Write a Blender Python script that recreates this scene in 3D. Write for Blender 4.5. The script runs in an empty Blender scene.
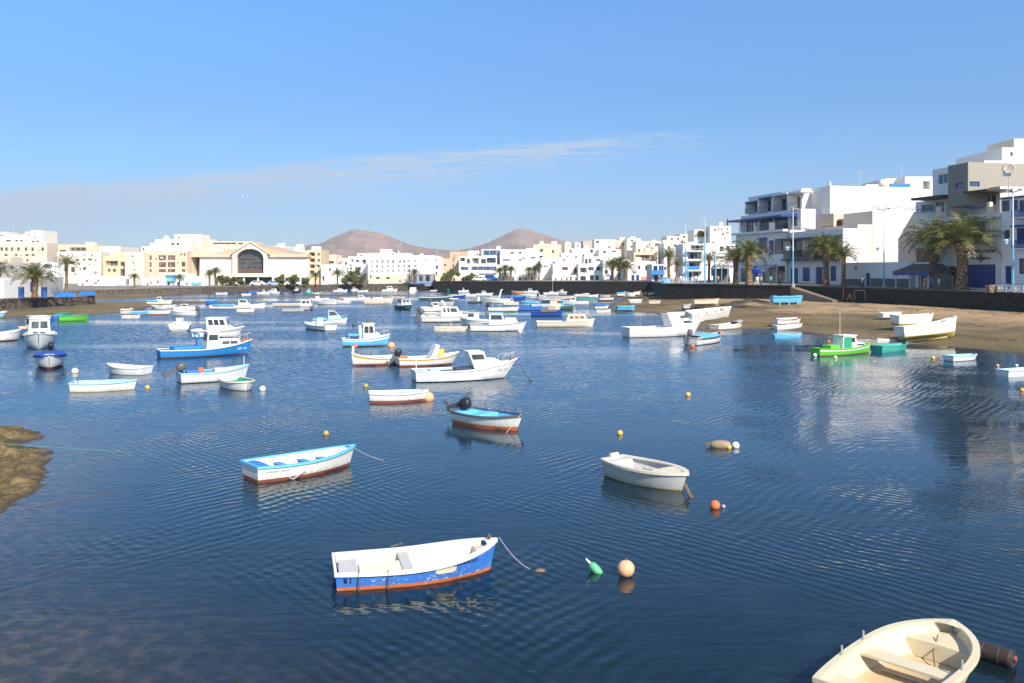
import bpy, bmesh, math, random
import numpy as np
from mathutils import Vector, Matrix, noise as mnoise
S = bpy.context.scene
COL = S.collection
R = math.radians
random.seed(7)

# ---------------------------------------------------------------- camera, sky, sun, exposure
FPX, HZ, CH = 900.0, 270.0, 6.0            # focal length in pixels, horizon row, height above the water
cam = bpy.data.cameras.new("camera"); camo = bpy.data.objects.new("camera", cam); COL.objects.link(camo)
cam.sensor_width = 36.0; cam.lens = FPX * 36.0 / 1024.0
camo.location = (0, 0, CH); camo.rotation_euler = (R(90), 0, 0)
cam.shift_y = -(341.5 - HZ) / 1024.0
cam.clip_start = 0.1; cam.clip_end = 20000
S.camera = camo
SUN = Vector((0.48, -0.877, 0.0)).normalized(); EL = R(37)
sun = bpy.data.lights.new("sun", 'SUN'); sun.energy = 4.0; sun.angle = R(0.5); sun.color = (1.0, 0.925, 0.82)
suno = bpy.data.objects.new("sun", sun); COL.objects.link(suno)
sd = Vector((SUN.x * math.cos(EL), SUN.y * math.cos(EL), math.sin(EL)))
suno.rotation_euler = sd.to_track_quat('Z', 'Y').to_euler(); suno.location = (60, -60, 80)
S.view_settings.view_transform = 'Standard'; S.view_settings.look = 'None'
S.view_settings.exposure = 0.78; S.view_settings.gamma = 1.0; S.view_settings.use_curve_mapping = False
S.cycles.use_denoising = True
S.cycles.max_bounces = 6; S.cycles.diffuse_bounces = 3; S.cycles.glossy_bounces = 3; S.cycles.transmission_bounces = 4
S.cycles.sample_clamp_indirect = 4.0; S.cycles.caustics_reflective = False; S.cycles.caustics_refractive = False

class NT:
    """small helper for node trees"""
    def __init__(s, tree): s.t = tree; s.n = tree.nodes; s.l = tree.links
    def new(s, kind, **kw):
        nd = s.n.new(kind)
        for k, v in kw.items(): setattr(nd, k, v)
        return nd
    def val(s, sock, v):
        if isinstance(v, bpy.types.NodeSocket): s.l.new(v, sock)
        else: sock.default_value = v
    def m(s, op, a, b=0.0, c=0.0, clamp=False):
        nd = s.new('ShaderNodeMath', operation=op, use_clamp=clamp)
        for i, v in enumerate((a, b, c)): s.val(nd.inputs[i], v)
        return nd.outputs[0]
    def ramp(s, v, lo, hi, a=0.0, b=1.0):
        nd = s.new('ShaderNodeMapRange', interpolation_type='SMOOTHSTEP'); s.val(nd.inputs[0], v)
        for i, q in enumerate((lo, hi, a, b)): s.val(nd.inputs[i + 1], q)
        return nd.outputs[0]
    def noise(s, vec, scale, detail=4.0, rough=0.55, dist=0.0):
        nd = s.new('ShaderNodeTexNoise'); s.val(nd.inputs['Vector'], vec)
        for k, v in (('Scale', scale), ('Detail', detail), ('Roughness', rough), ('Distortion', dist)): s.val(nd.inputs[k], v)
        return nd.outputs[0]
    def mapping(s, vec, scale=(1, 1, 1), rot=(0, 0, 0), loc=(0, 0, 0)):
        nd = s.new('ShaderNodeMapping'); s.val(nd.inputs[0], vec)
        nd.inputs['Location'].default_value = loc; nd.inputs['Rotation'].default_value = rot; nd.inputs['Scale'].default_value = scale
        return nd.outputs[0]
    def mix(s, f, a, b, blend='MIX'):
        nd = s.new('ShaderNodeMix', data_type='RGBA', blend_type=blend)
        s.val(nd.inputs[0], f)
        for i, v in ((6, a), (7, b)):
            if isinstance(v, bpy.types.NodeSocket): s.l.new(v, nd.inputs[i])
            else: nd.inputs[i].default_value = (*v[:3], 1.0)
        return nd.outputs[2]
    def xyz(s, vec):
        nd = s.new('ShaderNodeSeparateXYZ'); s.val(nd.inputs[0], vec); return nd.outputs

W = bpy.data.worlds.new("World"); S.world = W; W.use_nodes = True
q = NT(W.node_tree); q.n.clear()
sky = q.new('ShaderNodeTexSky', sky_type='NISHITA', sun_disc=False)
sky.sun_elevation = EL; sky.sun_rotation = math.atan2(SUN.x, SUN.y)
sky.air_density = 1.0; sky.dust_density = 0.25; sky.ozone_density = 3.0; sky.altitude = 0
gen = q.new('ShaderNodeTexCoord').outputs['Generated']
dx, dy, dz = q.xyz(gen)
fy = q.m('MAXIMUM', dy, 0.05)
az = q.m('DIVIDE', dx, fy); el = q.m('DIVIDE', dz, fy)
cv = q.new('ShaderNodeCombineXYZ'); q.val(cv.inputs[0], az); q.val(cv.inputs[1], el)
cvec = cv.outputs[0]
line = q.m('MULTIPLY_ADD', az, 0.088, 0.133)                 # a thin slanting bank of cirrus
wob = q.m('MULTIPLY_ADD', q.noise(q.mapping(cvec, (7, 7, 1)), 1.0, 3), 0.024, -0.012)
dv = q.m('SUBTRACT', el, q.m('ADD', line, wob))
thick = q.m('MULTIPLY_ADD', az, -0.045, 0.026)
up = q.ramp(dv, 0.010, 0.0); dn = q.ramp(q.m('DIVIDE', dv, q.m('MAXIMUM', thick, 0.006)), -1.6, -0.05)
streak = q.noise(q.mapping(cvec, (13, 150, 1), (0, 0, R(-6))), 1.0, 6, 0.62)
puff = q.noise(q.mapping(cvec, (60, 130, 1)), 1.0, 4, 0.6)
cir = q.m('MULTIPLY', q.m('MULTIPLY', up, dn), q.ramp(q.m('ADD', q.m('MULTIPLY', streak, 0.80), q.m('MULTIPLY_ADD', az, -0.20, q.m('MULTIPLY', puff, 0.20))), 0.36, 0.60))
cir = q.m('MULTIPLY', cir, q.ramp(az, 0.36, 0.0))
wisps = q.m('MULTIPLY', q.ramp(q.noise(q.mapping(cvec, (9, 60, 1), (0, 0, R(-6)), (3, 1, 0)), 1.0, 5, 0.6), 0.56, 0.80),
            q.m('MULTIPLY', q.ramp(el, 0.02, 0.07), q.ramp(el, 0.20, 0.13)))
low = q.m('MULTIPLY', q.ramp(q.noise(q.mapping(cvec, (12, 34, 1), (0, 0, 0), (5, 2, 0)), 1.0, 5, 0.6), 0.38, 0.62),
          q.m('MULTIPLY', q.ramp(el, 0.066, 0.030), q.ramp(az, -0.10, 0.12)))
fac = q.m('ADD', q.m('MULTIPLY', cir, 0.80), q.m('ADD', q.m('MULTIPLY', wisps, 0.16), q.m('MULTIPLY', low, 0.75)), clamp=True)
fac = q.m('MULTIPLY', fac, q.ramp(dy, 0.1, 0.4))
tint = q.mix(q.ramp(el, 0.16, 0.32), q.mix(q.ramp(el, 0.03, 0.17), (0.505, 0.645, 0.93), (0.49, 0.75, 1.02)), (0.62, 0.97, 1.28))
tint = q.mix(q.ramp(el, 0.95, 2.0), tint, (1.62, 1.60, 1.52))   # sky overhead and behind the camera brightened, added fill for shaded fronts
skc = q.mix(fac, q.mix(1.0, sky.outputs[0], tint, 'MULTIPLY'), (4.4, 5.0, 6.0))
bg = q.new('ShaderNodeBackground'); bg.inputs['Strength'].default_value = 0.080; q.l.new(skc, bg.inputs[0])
wo = q.new('ShaderNodeOutputWorld'); q.l.new(bg.outputs[0], wo.inputs[0])

# ---------------------------------------------------------------- photo measurements -> world
def wat(px, py, z=0.0):
    "point at height z that is seen at pixel (px, py)"
    Y = (CH - z) * FPX / (py - HZ); return Vector(((px - 512) / FPX * Y, Y, z))
def at(px, py, Y):
    return Vector(((px - 512) / FPX * Y, Y, CH - (py - HZ) * Y / FPX))
def zat(py, Y): return CH - (py - HZ) * Y / FPX

# ---------------------------------------------------------------- objects
def tag(o, label=None, cat=None, group=None, kind=None):
    if label: o['label'] = label
    if cat: o['category'] = cat
    if group: o['group'] = group
    if kind: o['kind'] = kind
    return o
def thing(name, label, cat, loc=(0, 0, 0), rz=0.0, group=None):
    o = bpy.data.objects.new(name, None); COL.objects.link(o); o.empty_display_size = 0.2
    o.location = loc; o.rotation_euler = (0, 0, rz)
    return tag(o, label, cat, group)
def copy_tree(o, parent=None):
    c = o.copy(); COL.objects.link(c); c.parent = parent
    for ch in o.children: copy_tree(ch, c)
    return c

class MB:
    def __init__(s): s.v = []; s.f = []; s.m = []
    def add(s, vs, fs, mi=0):
        b = len(s.v); s.v += [tuple(p) for p in vs]
        for f in fs: s.f.append(tuple(i + b for i in f)); s.m.append(mi)
        return b
    def hexa(s, p, mi=0):
        s.add(p, [(0, 3, 2, 1), (4, 5, 6, 7), (0, 1, 5, 4), (1, 2, 6, 5), (2, 3, 7, 6), (3, 0, 4, 7)], mi)
    def box(s, x0, x1, y0, y1, z0, z1, mi=0):
        s.hexa([(x0, y0, z0), (x1, y0, z0), (x1, y1, z0), (x0, y1, z0), (x0, y0, z1), (x1, y0, z1), (x1, y1, z1), (x0, y1, z1)], mi)
    def quad(s, a, b, c, d, mi=0): s.add([a, b, c, d], [(0, 1, 2, 3)], mi)
    def loft(s, rings, mi=0, closed=True, cap0=True, cap1=True):
        n = len(rings[0]); b = len(s.v)
        for r in rings: s.v += [tuple(p) for p in r]
        for i in range(len(rings) - 1):
            for j in range(n if closed else n - 1):
                k = (j + 1) % n
                s.f.append((b + i * n + j, b + i * n + k, b + (i + 1) * n + k, b + (i + 1) * n + j)); s.m.append(mi)
        if closed and cap0: s.f.append(tuple(b + j for j in range(n))[::-1]); s.m.append(mi)
        if closed and cap1: s.f.append(tuple(b + (len(rings) - 1) * n + j for j in range(n))); s.m.append(mi)
    def tube(s, pts, r, n=6, mi=0):
        pts = [Vector(p) for p in pts]; rs = r if isinstance(r, (list, tuple)) else [r] * len(pts)
        rings = []; prev = None
        for i, p in enumerate(pts):
            d = (pts[min(i + 1, len(pts) - 1)] - pts[max(i - 1, 0)]).normalized()
            ref = prev if prev is not None else (Vector((0, 0, 1)) if abs(d.z) < 0.9 else Vector((1, 0, 0)))
            a = (ref - d * ref.dot(d)).normalized(); prev = a; c = d.cross(a)
            rings.append([p + (a * math.cos(2 * math.pi * j / n) + c * math.sin(2 * math.pi * j / n)) * rs[i] for j in range(n)])
        s.loft(rings, mi)
    def lathe(s, prof, n=12, c=(0, 0, 0), mi=0):
        s.loft([[(c[0] + r * math.cos(2 * math.pi * j / n), c[1] + r * math.sin(2 * math.pi * j / n), c[2] + z) for j in range(n)] for r, z in prof], mi)
    def ball(s, c, r, n=12, m=8, mi=0, sq=(1, 1, 1)):
        s.loft([[(c[0] + sq[0] * r * math.sin(a) * math.cos(2 * math.pi * j / n), c[1] + sq[1] * r * math.sin(a) * math.sin(2 * math.pi * j / n), c[2] + sq[2] * r * math.cos(a)) for j in range(n)]
                for a in [0.02 + (math.pi - 0.04) * i / m for i in range(m + 1)]], mi)
    def mesh(s, name, mats, smooth=False, fix=True):
        me = bpy.data.meshes.new(name); me.from_pydata(s.v, [], s.f)
        for mt in (mats if isinstance(mats, (list, tuple)) else [mats]): me.materials.append(mt)
        if any(s.m): me.polygons.foreach_set('material_index', s.m)
        if fix:
            bm = bmesh.new(); bm.from_mesh(me); bmesh.ops.recalc_face_normals(bm, faces=bm.faces); bm.to_mesh(me); bm.free()
        if smooth: me.polygons.foreach_set('use_smooth', [True] * len(me.polygons))
        me.update(); return me
    def build(s, name, mats, parent=None, smooth=False, loc=None, rz=0.0, fix=True, ang=None):
        me = s.mesh(name, mats, smooth, fix)
        if ang is not None:
            me.polygons.foreach_set('use_smooth', [True] * len(me.polygons)); me.set_sharp_from_angle(angle=R(ang))
        o = bpy.data.objects.new(name, me); COL.objects.link(o)
        if parent: o.parent = parent
        if loc is not None: o.location = loc
        o.rotation_euler = (0, 0, rz); return o

# ---------------------------------------------------------------- materials
MC = {}
def pbr(name):
    m = bpy.data.materials.new(name); m.use_nodes = True; t = NT(m.node_tree)
    return m, t, t.n['Principled BSDF']
def paint(col, rough=0.4, dirt=0.35, scale=3.0, tint=(0.25, 0.20, 0.14)):
    "painted or plastic surface with uneven wear"
    key = ('p', tuple(col), rough, dirt, scale)
    if key in MC: return MC[key]
    m, t, b = pbr('paint'); oc = t.new('ShaderNodeTexCoord').outputs['Object']
    n1 = t.noise(oc, scale, 6, 0.65); n2 = t.noise(t.mapping(oc, (1, 1, 0.25)), scale * 4, 4, 0.6)
    f = t.m('MULTIPLY', t.ramp(t.m('ADD', t.m('MULTIPLY', n1, 0.6), t.m('MULTIPLY', n2, 0.4)), 0.45, 0.72), dirt)
    c = t.mix(f, col, [a * 0.55 + bq * 0.45 * (0.3 + max(col)) for a, bq in zip(col, tint)])
    t.l.new(c, b.inputs['Base Color']); t.val(b.inputs['Roughness'], t.m('MULTIPLY_ADD', n1, 0.25, rough - 0.1))
    b.inputs['Specular IOR Level'].default_value = 0.35
    MC[key] = m; return m
def stucco(col, dirt=0.25):
    key = ('s', tuple(col), dirt)
    if key in MC: return MC[key]
    m, t, b = pbr('stucco'); oc = t.new('ShaderNodeTexCoord').outputs['Object']
    n1 = t.noise(oc, 0.25, 5, 0.6); n2 = t.noise(t.mapping(oc, (1.6, 1.6, 0.12)), 1.0, 5, 0.65); n3 = t.noise(oc, 6.0, 3)
    f = t.m('MULTIPLY', t.ramp(t.m('ADD', t.m('MULTIPLY', n1, 0.45), t.m('MULTIPLY', n2, 0.55)), 0.46, 0.72), dirt)
    c = t.mix(f, col, (col[0] * 0.62, col[1] * 0.58, col[2] * 0.52)); c = t.mix(t.m('MULTIPLY', n3, 0.10), c, (col[0] * 0.8, col[1] * 0.8, col[2] * 0.8))
    t.l.new(c, b.inputs['Base Color']); b.inputs['Roughness'].default_value = 0.85
    bp = t.new('ShaderNodeBump'); bp.inputs['Strength'].default_value = 0.25; bp.inputs['Distance'].default_value = 0.03; t.l.new(n3, bp.inputs['Height']); t.l.new(bp.outputs[0], b.inputs['Normal'])
    MC[key] = m; return m
def glass(col=(0.02, 0.03, 0.04)):
    key = ('g', tuple(col))
    if key in MC: return MC[key]
    m, t, b = pbr('window_glass'); oc = t.new('ShaderNodeTexCoord').outputs['Object']
    n = t.noise(oc, 0.7, 2); c = t.mix(t.ramp(n, 0.35, 0.7), col, [min(1, x * 2.6 + 0.01) for x in col])
    t.l.new(c, b.inputs['Base Color']); b.inputs['Roughness'].default_value = 0.12; b.inputs['Specular IOR Level'].default_value = 0.5
    MC[key] = m; return m
def stone(col, scale=1.2, mortar=0.5, bump=0.5):
    key = ('st', tuple(col), scale)
    if key in MC: return MC[key]
    m, t, b = pbr('stone'); oc = t.new('ShaderNodeTexCoord').outputs['Object']
    vo = t.new('ShaderNodeTexVoronoi', feature='DISTANCE_TO_EDGE'); t.val(vo.inputs['Vector'], oc); vo.inputs['Scale'].default_value = scale
    vc = t.new('ShaderNodeTexVoronoi'); t.val(vc.inputs['Vector'], oc); vc.inputs['Scale'].default_value = scale
    n = t.noise(oc, 2.0, 6, 0.65); e = t.ramp(vo.outputs['Distance'], 0.0, 0.10)
    c = t.mix(t.m('MULTIPLY', t.xyz(vc.outputs['Color'])[0], 0.7), [x * 0.6 for x in col], [x * 1.6 for x in col])
    c = t.mix(t.ramp(n, 0.4, 0.75), c, [x * 1.9 for x in col]); c = t.mix(e, [x * mortar for x in col], c)
    t.l.new(c, b.inputs['Base Color']); b.inputs['Roughness'].default_value = 0.9
    bp = t.new('ShaderNodeBump'); bp.inputs['Strength'].default_value = bump; bp.inputs['Distance'].default_value = 0.15
    t.l.new(t.m('ADD', e, t.m('MULTIPLY', n, 0.4)), bp.inputs['Height']); t.l.new(bp.outputs[0], b.inputs['Normal'])
    MC[key] = m; return m
def leafmat(a, bcol, name='leaf'):
    key = ('l', tuple(a), tuple(bcol))
    if key in MC: return MC[key]
    m, t, b = pbr(name); oc = t.new('ShaderNodeTexCoord').outputs['Object']
    geo = t.new('ShaderNodeNewGeometry').outputs['Random Per Island']
    c = t.mix(t.m('ADD', t.m('MULTIPLY', geo, 0.6), t.m('MULTIPLY', t.noise(oc, 0.6, 3), 0.4)), a, bcol)
    t.l.new(c, b.inputs['Base Color']); b.inputs['Roughness'].default_value = 0.55
    tr = t.new('ShaderNodeBsdfTranslucent'); t.l.new(c, tr.inputs[0]); mx = t.new('ShaderNodeMixShader'); mx.inputs[0].default_value = 0.25
    t.l.new(b.outputs[0], mx.inputs[1]); t.l.new(tr.outputs[0], mx.inputs[2]); t.l.new(mx.outputs[0], t.n['Material Output'].inputs[0])
    MC[key] = m; return m

WHITE = (0.80, 0.78, 0.74)
# ---------------------------------------------------------------- signed distance helpers for the shores
def sdist(PX, PY, poly):
    "signed distance to a polygon, positive inside (numpy arrays)"
    n = len(poly); best = np.full(PX.shape, 1e9); ins = np.zeros(PX.shape, bool)
    for i in range(n):
        ax, ay = poly[i]; bx, by = poly[(i + 1) % n]
        ex, ey = bx - ax, by - ay; wx, wy = PX - ax, PY - ay
        tt = np.clip((wx * ex + wy * ey) / (ex * ex + ey * ey + 1e-9), 0, 1)
        best = np.minimum(best, np.hypot(wx - ex * tt, wy - ey * tt))
        c = ((ay > PY) != (by > PY)) & (PX < (bx - ax) * (PY - ay) / (by - ay + 1e-12) + ax); ins ^= c
    return np.where(ins, best, -best)
_rs = np.random.RandomState(3)
def fbm(X, Y, scale, octs=5, seed=0):
    rs = np.random.RandomState(seed); out = np.zeros(X.shape); amp = 1.0; tot = 0
    for o in range(octs):
        f = scale * 2 ** o; tab = rs.rand(256, 256)
        x = X * f + rs.rand() * 200; y = Y * f + rs.rand() * 200
        xi = np.floor(x).astype(int); yi = np.floor(y).astype(int); fx = x - xi; fy_ = y - yi
        fx = fx * fx * (3 - 2 * fx); fy_ = fy_ * fy_ * (3 - 2 * fy_)
        g = lambda a, b_: tab[a % 256, b_ % 256]
        out += amp * ((g(xi, yi) * (1 - fx) + g(xi + 1, yi) * fx) * (1 - fy_) + (g(xi, yi + 1) * (1 - fx) + g(xi + 1, yi + 1) * fx) * fy_ - 0.5)
        tot += amp; amp *= 0.5
    return out / tot
def grid_mesh(name, X, Y, Z, mat, kind='structure', smooth=True):
    ny, nx = X.shape; me = bpy.data.meshes.new(name)
    vs = np.stack([X, Y, Z], -1).reshape(-1, 3)
    i = np.arange(nx * (ny - 1)).reshape(ny - 1, nx)[:, :-1].ravel()
    fs = np.stack([i, i + 1, i + nx + 1, i + nx], -1)
    me.vertices.add(len(vs)); me.vertices.foreach_set('co', vs.ravel().astype(np.float32))
    me.loops.add(fs.size); me.loops.foreach_set('vertex_index', fs.ravel().astype(np.int32))
    me.polygons.add(len(fs)); me.polygons.foreach_set('loop_start', np.arange(0, fs.size, 4, dtype=np.int32))
    me.update(calc_edges=True); me.materials.append(mat)
    if smooth: me.polygons.foreach_set('use_smooth', [True] * len(me.polygons))
    o = bpy.data.objects.new(name, me); COL.objects.link(o)
    if kind: o['kind'] = kind
    return o

RB = [wat(*p).xy for p in [(600, 292.5), (622, 299), (611, 305), (612, 311.5), (650, 312.5), (662, 316), (668, 321), (690, 328), (712, 331.5), (745, 329),
      (778, 329), (806, 332), (845, 337.5), (900, 341), (958, 347), (1024, 352.5), (1150, 366)]] + [Vector((120, 60)), Vector((120, 250)), Vector((35, 250))]
LB = [wat(*p).xy for p in [(-120, 330), (0, 319.5), (60, 316.5), (108, 314.5), (138, 311.5), (165, 304.8), (217, 302.6), (205, 301.6), (150, 302.2), (95, 302.4), (80, 301)]] + [Vector((-100, 165)), Vector((-130, 120))]
LB2 = [wat(*p).xy for p in [(82, 300.2), (120, 299.6), (160, 296.8), (182, 294.2)]] + [Vector((-90, 225)), Vector((-112, 200)), Vector((-104, 168))]
BARS = [[wat(*p).xy for p in ps] for ps in ([(225, 296.9), (300, 296.6), (300, 295.9), (240, 296.1)], [(285, 295.5), (330, 296.2), (400, 296.0), (425, 295.2), (360, 294.4), (300, 294.6)])]
def shore_z(X, Y):
    nz = fbm(X, Y, 0.06, 5, 1); fine = fbm(X, Y, 0.5, 4, 2)
    z = np.full(X.shape, -1.5)
    for poly, sl, hm, wob in ((RB, 0.105, 2.0, 2.4), (LB, 0.055, 0.55, 2.0), (LB2, 0.05, 0.35, 2.0), (BARS[0], 0.03, 0.12, 0.6), (BARS[1], 0.03, 0.14, 0.8)):
        d = sdist(X, Y, poly) + nz * wob
        z = np.maximum(z, np.where(d > 0, hm * (1 - np.exp(-d * sl / hm)), np.maximum(d * 0.12, -1.5)))
    return z + fine * 0.10 + nz * 0.12
def ground_z(x, y): return float(shore_z(np.array([[x]]), np.array([[y]]))[0, 0])

gx = np.arange(-135, 80.1, 0.8); gy = np.concatenate([np.arange(8, 110, 0.7), np.arange(110, 275, 1.1)])
GX, GY = np.meshgrid(gx, gy)
m, t, b = pbr('sand'); oc = t.new('ShaderNodeTexCoord').outputs['Object']; px_, py_, pz_ = t.xyz(oc)
n1 = t.noise(t.mapping(oc, (1, 0.8, 1)), 0.12, 6, 0.6); n2 = t.noise(oc, 1.4, 6, 0.7); n3 = t.noise(oc, 14, 4, 0.6)
hz = t.m('ADD', pz_, t.m('MULTIPLY_ADD', n1, 1.1, -0.55))
c = t.mix(t.ramp(n1, 0.35, 0.68), (0.140, 0.102, 0.034), (0.235, 0.160, 0.068))
c = t.mix(t.ramp(hz, 0.75, 1.45), c, (0.46, 0.305, 0.160))
c = t.mix(t.ramp(pz_, 0.09, 0.0), c, (0.085, 0.062, 0.030))
n4 = t.noise(t.mapping(oc, (0.5, 0.22, 1), (0, 0, R(18))), 1.0, 6, 0.65)
c = t.mix(t.m('MULTIPLY', t.ramp(n4, 0.50, 0.66), 0.60), c, (0.105, 0.072, 0.040))
c = t.mix(t.m('MULTIPLY', t.ramp(n2, 0.50, 0.70), 0.60), c, (0.085, 0.060, 0.034))
c = t.mix(t.m('MULTIPLY', t.ramp(n3, 0.55, 0.75), 0.35), c, (0.30, 0.22, 0.13))
for zl_, wd in ((0.42, 0.10), (0.95, 0.13), (1.45, 0.08)):                      # wrack lines left by falling tides
    tl = t.m('ABSOLUTE', t.m('SUBTRACT', t.m('ADD', pz_, t.m('MULTIPLY_ADD', n1, 0.5, -0.25)), zl_))
    c = t.mix(t.m('MULTIPLY', t.ramp(tl, wd, 0.0), t.ramp(n2, 0.40, 0.62)), c, (0.060, 0.044, 0.028))
t.l.new(c, b.inputs['Base Color']); t.val(b.inputs['Roughness'], t.ramp(pz_, 0.02, 0.3, 0.55, 0.95))
bp = t.new('ShaderNodeBump'); bp.inputs['Strength'].default_value = 0.9; bp.inputs['Distance'].default_value = 0.22
t.l.new(t.m('ADD', n2, t.m('MULTIPLY', n3, 0.4)), bp.inputs['Height']); t.l.new(bp.outputs[0], b.inputs['Normal'])
SAND = m
grid_mesh('beach', GX, GY, shore_z(GX, GY), SAND)

# rocky reef at the left, close to the camera
RP = [wat(*p).xy for p in [(-140, 432), (0, 429), (36, 434), (28, 441), (48, 445), (61, 456), (55, 466), (57, 474), (44, 484), (22, 503), (0, 517), (-60, 545), (-170, 590)]]
rx = np.arange(-30, -10.5, 0.075); ry = np.arange(17, 38, 0.085); RX, RY = np.meshgrid(rx, ry)
d = sdist(RX, RY, RP) + 0.10 + fbm(RX, RY, 0.55, 5, 5) * 1.9
rdg = 1 - np.abs(fbm(RX, RY, 0.8, 6, 11)) * 3.2
Z = np.where(d > 0, 0.24 * (1 - np.exp(-d * 1.0)), np.maximum(d * 0.30, -0.7)) + (fbm(RX, RY, 1.6, 6, 8) * 0.9 + fbm(RX, RY, 4.0, 5, 18) * 0.7 + (rdg - 0.62) * 0.42) * np.clip(0.22 + d * 0.25, 0.06, 0.42)
m, t, b = pbr('reef_rock'); oc = t.new('ShaderNodeTexCoord').outputs['Object']; _, _, pz_ = t.xyz(oc)
n1 = t.noise(oc, 1.3, 6, 0.7); n2 = t.noise(oc, 9.0, 5, 0.7)
c = t.mix(t.ramp(n1, 0.38, 0.66), (0.085, 0.060, 0.022), (0.215, 0.150, 0.062)); c = t.mix(t.ramp(n2, 0.48, 0.66), c, (0.055, 0.038, 0.016))
c = t.mix(t.ramp(pz_, 0.10, 0.0), c, (0.060, 0.044, 0.022))
t.l.new(c, b.inputs['Base Color']); b.inputs['Roughness'].default_value = 0.8
bp = t.new('ShaderNodeBump'); bp.inputs['Strength'].default_value = 0.8; bp.inputs['Distance'].default_value = 0.08; t.l.new(n2, bp.inputs['Height']); t.l.new(bp.outputs[0], b.inputs['Normal'])
REEF = m
grid_mesh('rocky_reef', RX, RY, Z, REEF)

# ---------------------------------------------------------------- water
m, t, b = pbr('water'); oc = t.new('ShaderNodeTexCoord').outputs['Object']; wx_, wy_, _ = t.xyz(oc)
b.inputs['IOR'].default_value = 1.333; b.inputs['Roughness'].default_value = 0.04
big = t.noise(t.mapping(oc, (0.014, 0.055, 1), (0, 0, R(6))), 1.0, 4, 0.55)          # calm slicks between ruffled water
calm = t.ramp(big, 0.49, 0.62)
def bands(rot, sc, dist, det):
    w = t.new('ShaderNodeTexWave', wave_type='BANDS', bands_direction='Y', wave_profile='SIN'); t.val(w.inputs['Vector'], t.mapping(oc, (1, 1, 1), (0, 0, R(rot))))
    for k, v in (('Scale', sc), ('Distortion', dist), ('Detail', 3.0), ('Detail Scale', det), ('Detail Roughness', 0.6)): w.inputs[k].default_value = v
    return w.outputs['Fac']
pat = t.ramp(t.noise(t.mapping(oc, (1, .6, 1)), 0.17, 3, 0.55), 0.42, 0.64); pat2 = t.ramp(t.noise(t.mapping(oc, loc=(9, 4, 0)), 0.20, 3, 0.5), 0.42, 0.62)
w1 = t.m('MULTIPLY', bands(-54, 0.90, 9.0, 0.36), pat); w1b = t.m('MULTIPLY', bands(48, 1.15, 8.0, 0.40), pat2)
w2 = t.noise(t.mapping(oc, (0.7, 3.0, 1), (0, 0, R(-50))), 1.25, 3, 0.55); w3 = t.noise(t.mapping(oc, (1, 1.8, 1), (0, 0, R(-30))), 4.2, 3, 0.6)
w4 = t.noise(t.mapping(oc, (1, 1.5, 1), (0, 0, R(-30))), 0.30, 2, 0.5)
hgt = t.m('ADD', t.m('ADD', t.m('MULTIPLY', w1, 0.0088), t.m('MULTIPLY', w1b, 0.0055)), t.m('ADD', t.m('MULTIPLY', w2, 0.0095), t.m('ADD', t.m('MULTIPLY', w3, 0.0020), t.m('MULTIPLY', w4, 0.009))))
stg = t.m('MULTIPLY_ADD', calm, -0.78, 1.0)
bp = t.new('ShaderNodeBump'); bp.inputs['Distance'].default_value = 1.0; t.val(bp.inputs['Strength'], t.m('MULTIPLY', stg, t.ramp(wy_, 30, 90, 1.0, 0.35))); t.l.new(hgt, bp.inputs['Height'])
rip = t.new('ShaderNodeTexNoise'); t.l.new(t.mapping(oc, (0.9, 4.6, 1), (0, 0, R(-5))), rip.inputs['Vector']); rip.inputs['Scale'].default_value = 2.8; rip.inputs['Detail'].default_value = 2.0
rx_, ry_, _ = t.xyz(rip.outputs['Color'])
lee = t.m('SQRT', t.m('ADD', t.m('POWER', t.m('SUBTRACT', wx_, 30.0), 2.0), t.m('POWER', t.m('MULTIPLY', t.m('SUBTRACT', wy_, 55.0), 0.8), 2.0)))   # sheltered water under the right shore
amp = t.m('MULTIPLY', t.m('MULTIPLY', t.ramp(wy_, 24, 80, 0.05, 0.66), t.ramp(lee, 8, 45, 0.30, 1.0)), stg)                       # the open basin is wind ruffled, the lee under the bridge is smoother
cb = t.new('ShaderNodeCombineXYZ'); t.val(cb.inputs[0], t.m('MULTIPLY', t.m('SUBTRACT', rx_, 0.5), amp)); t.val(cb.inputs[1], t.m('MULTIPLY', t.m('SUBTRACT', ry_, 0.5), t.m('MULTIPLY', amp, 1.3)))
va = t.new('ShaderNodeVectorMath', operation='ADD'); t.l.new(bp.outputs[0], va.inputs[0]); t.l.new(cb.outputs[0], va.inputs[1])
inc = t.new('ShaderNodeNewGeometry').outputs['Incoming']; ix, iy, iz = t.xyz(inc)            # wavelet faces turned away are hidden behind crests: the seen slope leans to the viewer
lean = t.m('MULTIPLY', t.m('MULTIPLY', t.m('POWER', t.m('SUBTRACT', 1.0, t.m('ABSOLUTE', iz)), 5.0), t.m('MULTIPLY', amp, 0.20)), t.m('MULTIPLY_ADD', stg, 0.85, 0.15))
cl = t.new('ShaderNodeCombineXYZ'); t.val(cl.inputs[0], t.m('MULTIPLY', ix, lean)); t.val(cl.inputs[1], t.m('MULTIPLY', iy, lean))
vb = t.new('ShaderNodeVectorMath', operation='ADD'); t.l.new(va.outputs[0], vb.inputs[0]); t.l.new(cl.outputs[0], vb.inputs[1]); va = vb
vn = t.new('ShaderNodeVectorMath', operation='NORMALIZE'); t.l.new(va.outputs[0], vn.inputs[0]); t.l.new(vn.outputs[0], b.inputs['Normal'])
att = t.new('ShaderNodeAttribute', attribute_name='shallow').outputs['Fac']
bn = t.noise(oc, 0.5, 5, 0.6); bn2 = t.noise(oc, 3.0, 4, 0.6)
deep = t.mix(t.ramp(wy_, 14, 60), (0.004, 0.014, 0.018), (0.008, 0.044, 0.095))
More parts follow.
